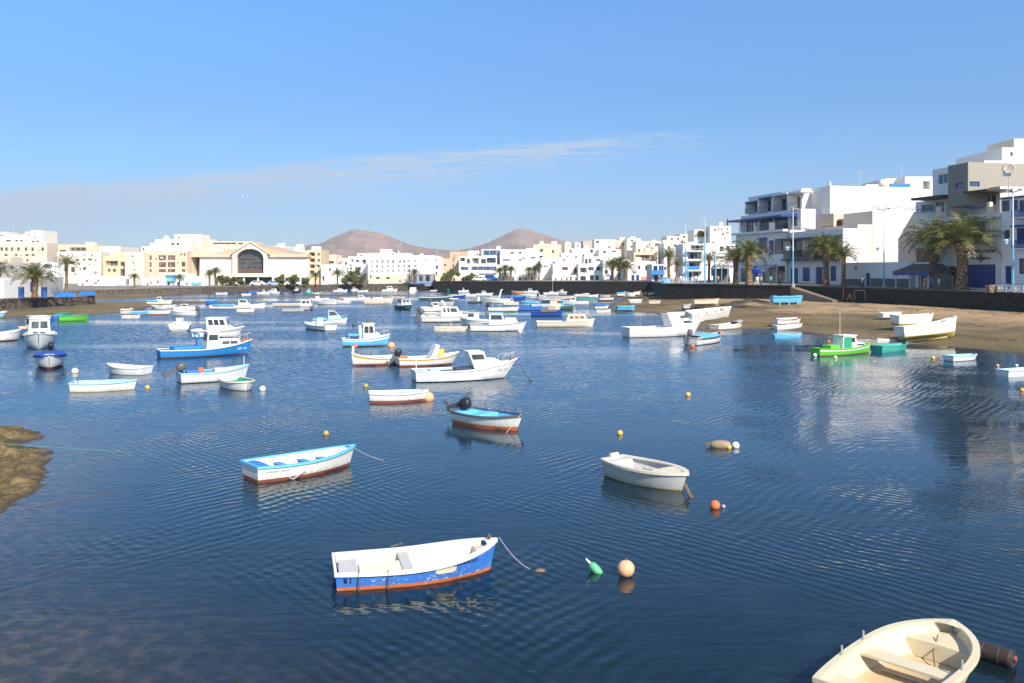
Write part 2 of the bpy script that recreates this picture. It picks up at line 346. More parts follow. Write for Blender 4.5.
body = t.mix(t.m('MULTIPLY', t.ramp(bn, 0.42, 0.7), t.ramp(wy_, 45, 15)), deep, (0.010, 0.021, 0.026))
shal = t.mix(t.ramp(bn2, 0.4, 0.7), (0.040, 0.038, 0.030), (0.115, 0.088, 0.058))
c = t.mix(att, body, shal)
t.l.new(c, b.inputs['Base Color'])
WATER = m
wxs = np.concatenate([np.arange(-160, -40, 2.0), np.arange(-40, 40, 1.0), np.arange(40, 161, 2.0)]); wys = np.concatenate([np.arange(-40, 0, 8.0), np.arange(0, 60, 1.0), np.arange(60, 291, 2.5)])
WXg, WYg = np.meshgrid(wxs, wys)
wo_ = grid_mesh('water', WXg, WYg, WXg * 0, WATER)
sh = np.maximum(np.clip((shore_z(WXg, WYg) + 0.75) / 0.8, 0, 1) ** 2, np.clip(1 + (sdist(WXg, WYg, RP) + fbm(WXg, WYg, 0.25, 3, 9) * 4) / 3.5, 0, 1))
LOW = [Vector(p) for p in ((-30, 5), (-30, 24), (-13, 23), (-8.4, 18.5), (-6.8, 15), (-5.0, 13), (-3.5, 5))]
sh = np.maximum(sh, np.clip(0.35 + (sdist(WXg, WYg, LOW) + fbm(WXg, WYg, 0.3, 3, 4) * 4) / 6.5, 0, 0.8))
a = wo_.data.attributes.new('shallow', 'FLOAT', 'POINT'); a.data.foreach_set('value', sh.ravel().astype(np.float32))

# ---------------------------------------------------------------- quay, streets, hills
Q = [(66, 45, 3.4), (54.5, 95.5, 3.4), (44, 138, 3.4), (27.5, 161, 3.4), (33, 214, 3.1), (-22, 255, 2.65), (-23.6, 268, 2.2), (-30.5, 265, 1.9), (-60.5, 257, 1.55), (-80, 232, 1.5),
     (-93, 209, 1.35), (-104, 190, 1.3), (-101, 166, 1.5), (-69, 149, 1.6), (-72, 127, 1.8), (-82, 108, 2.0), (-92, 60, 2.2)]
CEN = Vector((-10, 150))
mb = MB(); rings = []
for fct, dzz in ((1.0, 0), (1.35, 0.3), (2.6, 1.5), (8, 3), (60, 5)):
    rings.append([(CEN.x + (x - CEN.x) * fct, CEN.y + (y - CEN.y) * fct, z + dzz) for x, y, z in Q])
n = len(Q)
for i in range(len(rings) - 1):
    for j in range(n - 1): mb.quad(rings[i][j], rings[i][j + 1], rings[i + 1][j + 1], rings[i + 1][j])
m, t, b = pbr('paving'); oc = t.new('ShaderNodeTexCoord').outputs['Object']
n1 = t.noise(oc, 0.05, 5); n2 = t.noise(oc, 2.0, 5, 0.6)
c = t.mix(t.ramp(n1, 0.4, 0.6), (0.30, 0.27, 0.23), (0.22, 0.19, 0.155)); c = t.mix(t.m('MULTIPLY', n2, 0.4), c, (0.16, 0.14, 0.12))
t.l.new(c, b.inputs['Base Color']); b.inputs['Roughness'].default_value = 0.9
o = mb.build('pavement', m, fix=False); o['kind'] = 'structure'

BASALT = stone((0.013, 0.0115, 0.0105), 1.5, 2.4, 0.9); PALE = stone((0.12, 0.095, 0.072), 1.3); RUBBLE = stone((0.085, 0.066, 0.052), 0.9, 0.35, 0.9); MID = stone((0.085, 0.068, 0.055), 1.3)
CAP = stucco((0.045, 0.04, 0.036)); CAP2 = stucco((0.20, 0.17, 0.14))
def quay(idx, name, label, mat, capm, zb=-1.6, thick=0.6):
    pts = [Vector(Q[i]) for i in idx]; mb = MB(); cp = MB(); rin = []; rc = []
    for k, p in enumerate(pts):
        dirs = []
        if k > 0: dirs.append((pts[k] - pts[k - 1]).xy.normalized())
        if k < len(pts) - 1: dirs.append((pts[k + 1] - pts[k]).xy.normalized())
        dd = sum(dirs, Vector((0, 0))) / len(dirs); nr = Vector((dd.y, -dd.x)).normalized()      # outward from the pond
        if nr.dot(p.xy - CEN) < 0: nr = -nr
        a, bb = p.xy - nr * 0.03, p.xy + nr * thick
        rin.append([(a.x, a.y, zb), (bb.x, bb.y, zb), (bb.x, bb.y, p.z + 0.03), (a.x, a.y, p.z + 0.03)])
        a2, b2 = p.xy - nr * 0.10, p.xy + nr * (thick + 0.04)
        rc.append([(a2.x, a2.y, p.z + 0.032), (b2.x, b2.y, p.z + 0.032), (b2.x, b2.y, p.z + 0.20), (a2.x, a2.y, p.z + 0.20)])
    mb.loft(rin); cp.loft(rc)
    o = mb.build(name, mat); tag(o, label, 'quay wall'); cp.build('coping', capm, o); return o
quay([0, 1, 2, 3], 'quay_wall', 'tall black basalt quay wall behind the sandy beach on the right', BASALT, CAP)
quay([3, 4], 'quay_wall', 'short return of dark wall beside the blue kiosk where the quay steps back', BASALT, CAP)
quay([4, 5], 'quay_wall', 'long dark basalt quay wall at the far end below the white houses', BASALT, CAP)
quay([5, 6, 7], 'quay_wall', 'recessed dark wall at the boat slip with the two blue panels', BASALT, CAP)
quay([7, 8, 9], 'quay_wall', 'grey brown stone quay wall in front of the arched hall', MID, CAP2)
quay([9, 10, 11, 12], 'quay_wall', 'low brown stone quay wall below the cream town on the left', PALE, CAP2)
quay([12, 13, 14, 15, 16], 'terrace_wall', 'rough rubble stone wall holding the terrace with the palm on the left', RUBBLE, CAP2)

m, t, b = pbr('volcanic_soil'); oc = t.new('ShaderNodeTexCoord').outputs['Object']; _, _, pz_ = t.xyz(oc)
n1 = t.noise(t.mapping(oc, (1, 1, 1)), 0.006, 7, 0.62); n2 = t.noise(t.mapping(oc, (2.5, 1, 0.6)), 0.02, 6, 0.6)
c = t.mix(t.ramp(n1, 0.4, 0.62), (0.225, 0.150, 0.118), (0.33, 0.23, 0.175)); c = t.mix(t.m('MULTIPLY', t.ramp(n2, 0.45, 0.7), 0.5), c, (0.16, 0.115, 0.10))
t.l.new(c, b.inputs['Base Color']); b.inputs['Roughness'].default_value = 0.95
SOIL = m
def hill(prof, Yc, wid, seed):
    xs = np.array([(p[0] - 512) / FPX * Yc for p in prof]); zs = np.array([CH + (HZ - p[1]) * Yc / FPX for p in prof])
    X, Y = np.meshgrid(np.linspace(xs[0], xs[-1], 150), np.linspace(Yc - wid * 1.6, Yc + wid * 1.6, 70))
    pr = np.interp(X, xs, zs); top = zs.max(); w = wid * np.sqrt(np.clip(pr / top, 0.08, 1)); u = np.abs(Y - Yc) / w
    Z = pr * np.clip(1 - u * 0.72, 0, 1) ** 1.15 + fbm(X, Y, 0.009, 6, seed) * 42 * np.clip(u * 2.5, 0, 1) - 4 * (u > 1.3)
    return grid_mesh('hill', X, Y, Z, SOIL)
hill([(262, 270), (288, 254), (305, 248), (320, 243.5), (335, 236), (345, 232), (352, 229.5), (357, 228.2), (363, 229.6), (372, 231), (380, 232), (395, 238), (410, 244), (430, 248), (460, 251), (490, 254), (530, 270)], 2600, 420, 1)
hill([(400, 270), (430, 254.5), (450, 251.5), (470, 247.5), (485, 243.5), (500, 236.5), (512, 230.5), (520, 227.6), (530, 229.5), (545, 234), (560, 239), (580, 244.5), (610, 248), (650, 251), (700, 270)], 2750, 430, 2)
hill([(280, 270), (296, 248.5), (306, 245.5), (314, 243.5), (322, 244.5), (335, 248), (360, 252), (400, 270)], 3100, 300, 3)

# ---------------------------------------------------------------- the air
hb_ = MB(); hb_.box(-2600, 2600, -60, 3800, -4.0, 240); m = bpy.data.materials.new('air'); m.use_nodes = True; t = NT(m.node_tree); t.n.remove(t.n['Principled BSDF'])
pv = t.new('ShaderNodeVolumePrincipled'); pv.inputs['Color'].default_value = (0.93, 0.96, 1.0, 1); pv.inputs['Density'].default_value = 0.00015; pv.inputs['Anisotropy'].default_value = 0.2; t.l.new(pv.outputs[0], t.n['Material Output'].inputs['Volume'])
o = hb_.build('haze', m); o['kind'] = 'stuff'
# ================================================================ buildings
CREAM = (0.70, 0.585, 0.44); PALEC = (0.73, 0.65, 0.54); TAN = (0.54, 0.42, 0.30); YEL = (0.71, 0.55, 0.36); PEACH = (0.66, 0.50, 0.37); GREY = (0.24, 0.22, 0.20); OFFW = (0.79, 0.73, 0.65)
ROOFM = stucco((0.50, 0.40, 0.31), 0.5); GL = glass(); GLW = glass((0.055, 0.05, 0.048)); GLHAZE = glass((0.16, 0.19, 0.21)); GLB = glass((0.03, 0.06, 0.11)); GLR = glass((0.10, 0.06, 0.045))  # the pale pane glass has distance haze mixed into its colour
FRAMEW = paint((0.72, 0.70, 0.66)); FRAMEB = paint((0.02, 0.06, 0.25)); FRAMED = paint((0.10, 0.07, 0.05)); DOORB = paint((0.014, 0.028, 0.14)); SHB = paint((0.02, 0.04, 0.20)); LBLUE = paint((0.16, 0.46, 0.75)); MBLUE = paint((0.05, 0.22, 0.60)); WOOD = paint((0.16, 0.085, 0.045)); DARKW = paint((0.035, 0.022, 0.016)); GREEN = paint((0.03, 0.16, 0.06)); DARK = stucco((0.035, 0.03, 0.028)); STEEL = paint((0.45, 0.45, 0.44), 0.35, 0.2)

def cells(cuts, lo, hi):
    s = sorted(set([lo, hi] + [round(c, 4) for c in cuts if lo < c < hi])); return list(zip(s[:-1], s[1:]))
def wall_face(mb, org, ux, inn, Wd, z0, z1, holes, mi=0):
    "wall with real openings: holes are (u0, u1, za, zb, depth, kind); reveals and, for a loggia, its back wall"
    org = Vector(org); P = lambda u, z, dp=0.0: org + ux * u + Vector((0, 0, z)) + inn * dp
    us = cells([h[0] for h in holes] + [h[1] for h in holes], 0, Wd); zs = cells([h[2] for h in holes] + [h[3] for h in holes], z0, z1)
    for ua, ub in us:
        for za, zb in zs:
            cu, cz = (ua + ub) / 2, (za + zb) / 2
            if any(h[0] < cu < h[1] and h[2] < cz < h[3] for h in holes): continue
            mb.quad(P(ua, za), P(ub, za), P(ub, zb), P(ua, zb), mi)
    for u0, u1, za, zb, dp, kd in holes:
        mb.quad(P(u0, za), P(u0, zb), P(u0, zb, dp), P(u0, za, dp), mi); mb.quad(P(u1, za), P(u1, zb), P(u1, zb, dp), P(u1, za, dp), mi)
        mb.quad(P(u0, za), P(u1, za), P(u1, za, dp), P(u0, za, dp), mi); mb.quad(P(u0, zb), P(u1, zb), P(u1, zb, dp), P(u0, zb, dp), mi)
        mb.quad(P(u0, za, dp), P(u1, za, dp), P(u1, zb, dp), P(u0, zb, dp), mi)
def obox(mb, org, ux, inn, u0, u1, d0, d1, z0, z1, mi=0):
    P = lambda u, d, z: Vector(org) + ux * u + inn * d + Vector((0, 0, z))
    mb.hexa([P(u0, d0, z0), P(u1, d0, z0), P(u1, d1, z0), P(u0, d1, z0), P(u0, d0, z1), P(u1, d0, z1), P(u1, d1, z1), P(u0, d1, z1)], mi)
def fitting(par, org, ux, inn, h, fr, detail=1):
    "what fills an opening: its own part of the building"
    u0, u1, za, zb, dp, kd = h; w, hh = u1 - u0, zb - za; g = 0.004
    mb = MB(); f = min(0.09, w * 0.12)
    if kd in 'wgrWp':
        d0 = dp - 0.10
        obox(mb, org, ux, inn, u0 + g, u1 - g, d0 + 0.04, dp - 0.02, za + g, zb - g, 1)
        if kd != 'W':
            for a, bq, c, dq in ((u0 + g, u0 + f, za + g, zb - g), (u1 - f, u1 - g, za + g, zb - g), (u0 + f, u1 - f, za + g, za + f), (u0 + f, u1 - f, zb - f, zb - g)): obox(mb, org, ux, inn, a, bq, d0, d0 + 0.05, c, dq, 0)
        k = max(1, int(w / (0.95 if detail else 1.6)))
        for i in range(1, k): uu = u0 + w * i / k; obox(mb, org, ux, inn, uu - f * 0.4, uu + f * 0.4, d0 + 0.005, d0 + 0.055, za + f, zb - f, 0)
        mb.build('window', [fr, {'w': GL, 'g': GLB, 'r': GLR, 'W': GLW, 'p': GLHAZE}[kd]], par)
    elif kd in 'dsD':
        mt = {'d': DOORB, 's': SHB, 'D': WOOD}[kd]
        obox(mb, org, ux, inn, u0 + g, u1 - g, dp - 0.08, dp - 0.02, za + g, zb - g)
        k = 2 if w < 2.4 else int(w / 1.1)
        for i in range(k):
            a = u0 + w * i / k; obox(mb, org, ux, inn, a + 0.10, a + w / k - 0.10, dp - 0.11, dp - 0.081, za + hh * 0.08, za + hh * 0.46); obox(mb, org, ux, inn, a + 0.10, a + w / k - 0.10, dp - 0.11, dp - 0.081, za + hh * 0.54, zb - hh * 0.07)
        o = mb.build('shutter' if kd == 's' else 'door', mt, par)
    elif kd in 'lkmn':                                            # loggia: doors at the back, a rail or low wall in front
        k = max(1, int(w / 3.2))
        for i in range(k):
            a = u0 + w * (i + 0.25) / k; bq = u0 + w * (i + 0.75) / k; m2 = MB()
            obox(m2, org, ux, inn, a, bq, dp - 0.07, dp - 0.01, za + 0.02, za + min(2.3, hh * 0.85), 1)
            obox(m2, org, ux, inn, (a + bq) / 2 - 0.04, (a + bq) / 2 + 0.04, dp - 0.10, dp - 0.071, za + 0.02, za + min(2.3, hh * 0.85), 0)
            m2.build('balcony_door', [fr, {'k': DOORB, 'm': GL, 'n': GLR, 'l': GL}[kd]], par)
        rm = {'l': FRAMED, 'k': FRAMEB, 'm': STEEL, 'n': FRAMEW}[kd]; top = za + min(1.0, hh * 0.4)
        obox(mb, org, ux, inn, u0 + g, u1 - g, 0.06, 0.11, top - 0.06, top); obox(mb, org, ux, inn, u0 + g, u1 - g, 0.06, 0.11, za + 0.10, za + 0.14)
        step = 0.22 if detail else 0.7
        for i in range(1, int(w / step)): uu = u0 + step * i; obox(mb, org, ux, inn, uu - 0.02, uu + 0.02, 0.07, 0.10, za + 0.14, top - 0.06)
        mb.build('railing', rm, par)
DEPTH = {'p': 0.22, 'w': 0.22, 'g': 0.22, 'r': 0.22, 'W': 0.22, 'd': 0.25, 'D': 0.25, 's': 0.15, 'l': 1.5, 'k': 1.5, 'm': 1.5, 'n': 1.5, 'o': 1.8}
def block(par, org, rz, Wd, D, z0, z1, col, front=(), side=(), left=(), fr=None, parapet=0.45, detail=1, name='walls', roofm=None, roof_name='roof'):
    "one box of a building in world axes turned by rz about org (its front left corner)"
    fr = fr or FRAMEW; org = Vector((org[0], org[1], 0)); ux = Vector((math.cos(rz), math.sin(rz), 0)); inn = Vector((-ux.y, ux.x, 0)); loc = Vector(par.location) if par else Vector((0, 0, 0))
    org = org - Vector((loc.x, loc.y, 0)); z0 -= loc.z; z1 -= loc.z
    fx = lambda hs: [(max(a, 0.02), min(bq, lim - 0.02), max(c - loc.z, z0 + 0.02), min(dq - loc.z, z1 - 0.05), DEPTH[k], k) for a, bq, c, dq, k in hs if bq > 0.1 and a < lim - 0.1]
    mb = MB(); lim = Wd; hf = fx(front); lim = D; hs = fx(side); hl = fx(left)
    zr = z1 - parapet; T = 0.22
    wall_face(mb, org, ux, inn, Wd, z0, z1, hf); wall_face(mb, org + ux * Wd, inn, -ux, D, z0, z1, hs); wall_face(mb, org + inn * D, -inn, ux, D, z0, z1, hl); wall_face(mb, org + ux * Wd + inn * D, -ux, -inn, Wd, z0, z1, [])
    P = lambda u, d, z: org + ux * u + inn * d + Vector((0, 0, z))
    o4 = [(0, 0), (Wd, 0), (Wd, D), (0, D)]; i4 = [(T, T), (Wd - T, T), (Wd - T, D - T), (T, D - T)]
    for i in range(4):
        j = (i + 1) % 4
        mb.quad(P(*o4[i], z1), P(*o4[j], z1), P(*i4[j], z1), P(*i4[i], z1)); mb.quad(P(*i4[i], z1), P(*i4[j], z1), P(*i4[j], zr - 0.02), P(*i4[i], zr - 0.02))
    mb.build(name, stucco(col), par, fix=False)
    rb = MB(); rb.quad(P(*i4[0], zr), P(*i4[1], zr), P(*i4[2], zr), P(*i4[3], zr)); rb.build(roof_name, roofm or ROOFM, par)
    for h in hf: fitting(par, org, ux, inn, h, fr, detail)
    for h in hs: fitting(par, org + ux * Wd, inn, -ux, h, fr, detail)
    for h in hl: fitting(par, org + inn * D, -inn, ux, h, fr, detail)
    return org, ux, inn

def g(xa, xb, nx, w, rows, k='w'):
    "a grid of openings in pixels: nx columns w wide spread from xa to xb, rows of (top, bottom)"
    out = []
    for i in range(nx):
        c = xa + (xb - xa) * (i + 0.5) / nx
        out += [(c - w / 2, c + w / 2, ya, yb, k) for ya, yb in rows]
    return out
def ga(Y): return 1.6 if Y < 0 else 1.6
def far(label, x0, x1, yt, Y, col=WHITE, wins=(), D=12, z0=1.2, fr=None, par=None, cat='building', group='town buildings round the harbour', name='town_house', parapet=0.45, roofm=None):
    "a building that faces the camera, measured in pixels at distance Y; par adds a further storey or wing to a building"
    X0, X1 = at(x0, 0, Y).x, at(x1, 0, Y).x
    new = par is None; wins = list(wins); rw = random.Random(label + str(x0))
    if (x1 < 350 or 538 < x0 < 735) and not any(k in ' ' + label for k in ('plain', ' one ', ' two', ' three', 'bare', ' few', 'hut', 'cube', 'gabled', 'shaded')) and par is None or (par and x1 < 180):
        y = yt + 2.2                                                # scattered little openings
        while y < min(yt + 22, 276):
            x = x0 + rw.uniform(1.5, 4)
            while x < x1 - 2.5:
                w = rw.uniform(1.1, 2.0); hh = rw.uniform(1.5, 2.5)
                if rw.random() < .42 and not any(p - 1 < x + w and r + 1 > x and s_ - 1 < y + hh and u + 1 > y for p, r, s_, u, _ in wins): wins.append((x, x + w, y, y + hh, rw.choice('WWWrp')))
                x += rw.uniform(3.0, 5.5)
            y += rw.uniform(4.2, 5.4)
    if new: par = thing(name, label, cat, ((X0 + X1) / 2, Y, z0), 0, group)
    hs = [(at(a, 0, Y).x - X0, at(bq, 0, Y).x - X0, zat(yb, Y), zat(ya, Y), k) for a, bq, ya, yb, k in wins]
    block(par, (X0, Y), 0, X1 - X0, D, z0, zat(yt, Y), col, hs, fr=fr, detail=0, parapet=parapet, name='walls' if new else 'upper_walls', roofm=roofm)
    return par
def antenna(par, px, y0, y1, Y, arms=3):
    mb = MB(); p = at(px, y0, Y) - Vector(par.location); h = zat(y1, Y) - zat(y0, Y)
    mb.tube([p, p + Vector((0, 0, h))], 0.05, 5)
    for i in range(arms): z = h * (0.97 - 0.09 * i); mb.tube([p + Vector((-0.7, 0, z)), p + Vector((0.7, 0, z))], 0.035, 4)
    mb.build('antenna', STEEL, par)
def rooftank(par, px, yb, Y, w=1.3, h=1.2, col=WHITE):
    p = at(px, yb, Y) - Vector(par.location); mb = MB(); mb.box(p.x - w / 2, p.x + w / 2, p.y + 3, p.y + 3 + w, p.z - 0.6, p.z + h); mb.build('roof_hut', stucco(col), par)

# ---- far left, above the terrace
b1 = far('long cream block with a row of small square windows and a tall white stair tower', 0, 47, 243, 285, CREAM, [(x - 1.3, x + 1.3, 247.4, 250.8, 'W') for x in (1.6, 6.4, 12, 18.4, 26, 32.5, 42.5)] + [(x - 1.6, x + 1.6, 254, 256, 'W') for x in (6, 16, 27, 33)], D=14)
far('', -16, 30, 236, 289, PALEC, [(6, 11, 239.8, 241.6, 'W'), (15, 18, 240, 241.6, 'W'), (20, 23, 240, 241.5, 'W')], par=b1, D=9); far('', -16, 8, 232, 291, OFFW, [(0, 3, 235, 237, 'W')], par=b1, D=6); far('', 17, 27, 234.5, 292, CREAM, (), par=b1, D=6)
far('', 30, 43, 230.5, 287, OFFW, [(31.5, 34.5, 240.8, 242.4, 'W'), (36, 39, 240.8, 242.4, 'W')], par=b1, D=9); antenna(b1, 29, 236, 222.5, 288)
far('low pale grey shed with a long flat roof behind the terrace palm', -40, 52, 262.5, 235, (0.36, 0.33, 0.31), [(2, 6, 266, 269, 'W'), (10, 14, 266, 269, 'W'), (22, 26, 266.5, 269.5, 'W'), (32, 36, 266.5, 270, 'W'), (40, 44, 268, 275, 'D')], D=4, roofm=stucco((0.45, 0.38, 0.32)))
far('', 0, 10, 257, 238, CREAM, (), par=None or b1, D=6)
far('small white house with a wide blue upper window behind the two terrace palms', 39, 58, 262, 215, WHITE, [(44, 52, 264.2, 268.2, 'g'), (46, 49, 276, 282, 'd')], D=3)
b3 = far('beige block with one long dark slot window under its flat roof', 58, 97, 244.5, 275, PEACH, [(70, 86, 247.4, 250.8, 'W'), (59.5, 66, 250, 251.4, 'W')], D=12)
far('', 57, 101, 252, 268, PALEC, [(69, 75, 261.2, 264, 'W'), (76, 79, 259, 261, 'W'), (83, 85.5, 258.8, 260.6, 'W'), (88, 92, 258.6, 260.4, 'W'), (63, 66, 267, 271, 'W'), (71, 75, 267, 272, 'W'), (83, 86, 267, 270, 'W'), (48, 54, 257, 258, 'W')], par=b3, D=6)
far('plain tall white block between the slot window block and the yellow house', 92, 120.5, 246.5, 276, (0.76, 0.70, 0.61), [(103, 105, 255.6, 257.2, 'W'), (107, 109, 255.6, 257.2, 'W'), (97, 99, 249, 251, 'W')], D=14)
b5 = far('warm yellow house with a dark wooden gallery and a small gable', 103.5, 125, 256, 262, YEL, [(105.5, 118, 260.8, 266.2, 'n'), (120, 124.4, 261.6, 266.4, 'r'), (107.8, 110.6, 268.8, 271.6, 'W'), (112.8, 116, 268.8, 271.8, 'W'), (120, 124.5, 269, 276, 'r')], D=12)
mb = MB(); lp = Vector(b5.location)
A = [at(109.5, 256.1, 262) - lp, at(122, 256.1, 262) - lp, at(116, 251.2, 262) - lp]
mb.loft([[p for p in A], [p + Vector((0, 3, 0)) for p in A]]); mb.build('gable', stucco(YEL), b5)
far('plain cream block with a slanting row of tiny windows beside the orange facade', 125, 144, 252, 258, (0.76, 0.63, 0.48), [(131.6, 133.6, 255.4, 257, 'W'), (132.4, 134.4, 262, 263.6, 'W'), (133.4, 135.2, 269, 270.6, 'W')], D=14)
b7 = far('large peach apartment block with big gridded windows and stepped cream roof storeys', 143, 187, 251.2, 262, PEACH, g(146.6, 152.4, 1, 4.6, ((255.2, 260.6), (262, 267.6), (269, 272.6)), 'r') + g(157.6, 176, 2, 8, ((255.2, 260.6), (262, 267.6), (269, 272.6)), 'r') + g(180.6, 186, 1, 4.4, ((261.6, 267), (269, 272.4)), 'r'), D=14)
far('', 141.5, 192, 246.5, 266, (0.80, 0.67, 0.50), [(142.6, 144.2, 248, 250.6, 'W'), (147, 150.5, 249.2, 250.8, 'W')], par=b7, D=6)
far('', 155, 191, 239.5, 269, (0.80, 0.70, 0.56), [(171.2, 174, 243, 245.2, 'W'), (176.4, 179.2, 243, 245.2, 'W'), (177, 178.4, 249.4, 251, 'W')], par=b7, D=6)
far('', 174, 201, 234.5, 273, (0.82, 0.72, 0.57), [(178, 180, 236.6, 238, 'W')], par=b7, D=8); far('', 150, 158, 243, 271, OFFW, (), par=b7, D=5)
mb = MB(); p = at(164.5, 239.5, 268.9) - Vector(b7.location); mb.lathe([(1.0, 0), (0.95, .4), (0.6, 1.0), (0.05, 1.25)], 10, p + Vector((0, 1.5, 0))); mb.build('chimney_dome', stucco(OFFW), b7)
mb = MB(); lp = Vector(b7.location)                              # dark raised sign, illegible at this distance
for i, w in enumerate((0.7, 0.45, 0.5, 0.42, 0.5, 0.45, 0.55, 0.5, 0.4)):
    p = at(159.6 + i * 1.15, 248.9 - (0.35 if i in (0, 8) else 0), 268.9) - lp; mb.box(p.x - w * 0.3, p.x + w * 0.3, p.y - 0.04, p.y + 0.02, p.z - 0.3, p.z + 0.3)
mb.build('sign_lettering', paint((0.16, 0.15, 0.15)), b7)
b8 = far('long flat cream block with a dark ribbon under its roof behind the arched hall', 190, 252, 241.5, 300, (0.76, 0.63, 0.48), [(213, 236, 242.6, 244.2, 'W'), (238, 243, 242.8, 244.4, 'W')], D=14)
far('', 192, 206, 239.5, 303, (0.78, 0.65, 0.50), (), par=b8, D=8)
far('white block with one small window behind the right half of the hall', 262, 283.5, 245.6, 300, OFFW, [(279.5, 281.8, 247.4, 250.2, 'W'), (266, 270, 248, 252, 'W')], D=12)
far('low white roof hut behind the right end of the hall', 284, 307, 250.8, 303, OFFW, [(287, 289, 252, 254, 'W')], D=12)
far('cream rooftop cube standing on its own behind the hall', 293, 301, 246.8, 304, (0.80, 0.72, 0.60), (), D=6)
# white waterfront houses, left
far('low grey white house with one tiny blue window at the left edge', 3, 41, 277.5, 142, (0.40, 0.385, 0.38), [(5.6, 8.8, 286.5, 290.3, 'g'), (14, 17, 283, 287, 'W'), (30, 35, 281.5, 292, 's'), (21, 24, 287, 298, 's')], D=7, z0=1.5)
far('bright white hut at the very left edge beside the palms', -12, 4, 280.5, 133, WHITE, [(-6, -2, 286, 298, 'd')], D=5, z0=1.5)
far('white waterfront house with two small pale blue signs', 78, 115.5, 276.5, 246, WHITE, [(86, 88, 280, 282, 'W'), (97, 99.5, 280, 282, 'g'), (82, 83.5, 283, 288, 'D')], D=10)
far('white house with a light blue window beside the scruffy palm', 113, 131, 278, 250, WHITE, [(117.5, 121.5, 281.6, 284.6, 'g'), (126, 129, 279, 285, 'W')], D=10)
far('white gabled house front between the scruffy palm and the light blue balcony', 141, 165, 277.6, 252, WHITE, [(150, 151.6, 281.4, 284, 'W'), (157, 158.8, 280.4, 283.4, 'W'), (147, 148.6, 283, 288, 'D')], D=10)
hb = far('white house with a light blue enclosed balcony', 164.5, 183, 273.4, 254, WHITE, [(167, 169.6, 282.5, 288, 's'), (177, 179.5, 282, 288, 's')], D=10)
mb = MB(); a, bq = at(165.4, 281.2, 253) - Vector(hb.location), at(174.8, 274.6, 253) - Vector(hb.location); mb.box(a.x, bq.x, a.y, a.y + 0.96, a.z, a.z + (bq.z - a.z) * 0.5)
mb.box(a.x, bq.x, a.y, a.y + 0.96, bq.z - 0.2, bq.z)
for i in range(5): x = a.x + (bq.x - a.x) * i / 4; mb.box(x - 0.08, x + 0.08, a.y, a.y + 0.16, a.z + (bq.z - a.z) * 0.5, bq.z - 0.2)
mb.build('balcony', LBLUE, hb)
far('small white house with two light blue doors left of the hall', 183.5, 205, 276.5, 250, WHITE, [], D=9)
hh = [o for o in COL.objects if o.get('label', '').startswith('small white house with two light blue')][0]
mb = MB()
for x in (193, 199.4):
    a, bq = at(x - 1.9, 287.4, 249.9) - Vector(hh.location), at(x + 1.9, 281.9, 249.9) - Vector(hh.location); mb = MB(); mb.box(a.x, bq.x, a.y + 0.02, a.y + 0.12, a.z, bq.z); mb.box((a.x + bq.x) / 2 - 0.03, (a.x + bq.x) / 2 + 0.03, a.y - 0.02, a.y + 0.02, a.z, bq.z); mb.build('door', LBLUE, hh)

# ---- the hall with the arched window
Yh = 266
hall = thing('arched_hall', 'large white hall with a great arched window under a low gable', 'hall', (at(252, 0, Yh).x, Yh, 1.2), 0, None)
HL = Vector(hall.location); E = lambda px, py, dy=0.0: at(px, py, Yh) - HL + Vector((0, dy, 0))
mW = stucco((0.80, 0.77, 0.72), 0.12); mB = stucco((0.62, 0.50, 0.36)); mC = stucco((0.80, 0.69, 0.54))
def slab(x0, x1, y0, y1, d0, d1, name, mat, par=hall):
    a, bq = E(x0, y1), E(x1, y0); mb = MB(); mb.box(a.x, bq.x, d0, d1, a.z, bq.z); return mb.build(name, mat, par)
mb = MB(); a, bq = E(199, 286.8), E(236, 257.2)                  # left wing with its slanted end
mb.loft([[Vector((E(187, 0).x, 9, a.z)), Vector((E(200, 0).x, 0, a.z)), Vector((E(237.2, 0).x, 0, a.z)), Vector((E(237.2, 0).x, 20, a.z)), Vector((E(187, 0).x, 20, a.z))], [Vector((E(187, 0).x, 9, bq.z)), Vector((E(200, 0).x, 0, bq.z)), Vector((E(237.2, 0).x, 0, bq.z)), Vector((E(237.2, 0).x, 20, bq.z)), Vector((E(187, 0).x, 20, bq.z))]])
mb.build('wing', mW, hall); slab(267.2, 306.8, 257.2, 287.6, 0, 20, 'wing', mW)
slab(183.6, 236.8, 254.4, 257.1, -0.9, 20.5, 'cornice', mB); slab(267.6, 308, 254.2, 257.1, -0.9, 20.5, 'cornice', mB)
slab(200.4, 236.8, 273.6, 287.5, -0.5, -0.02, 'plinth_band', mC); slab(267.6, 307.2, 273.2, 287.5, -0.5, -0.02, 'plinth_band', mC)
for x in (271, 276.5, 282, 287.5, 293, 298.5, 303.5): slab(x - 1.6, x + 1.6, 277.5, 286, -0.56, -0.51, 'ground_window', GL)
for x in (205, 211, 217, 223, 229): slab(x - 1.7, x + 1.7, 277.5, 286, -0.56, -0.51, 'ground_window', GL)
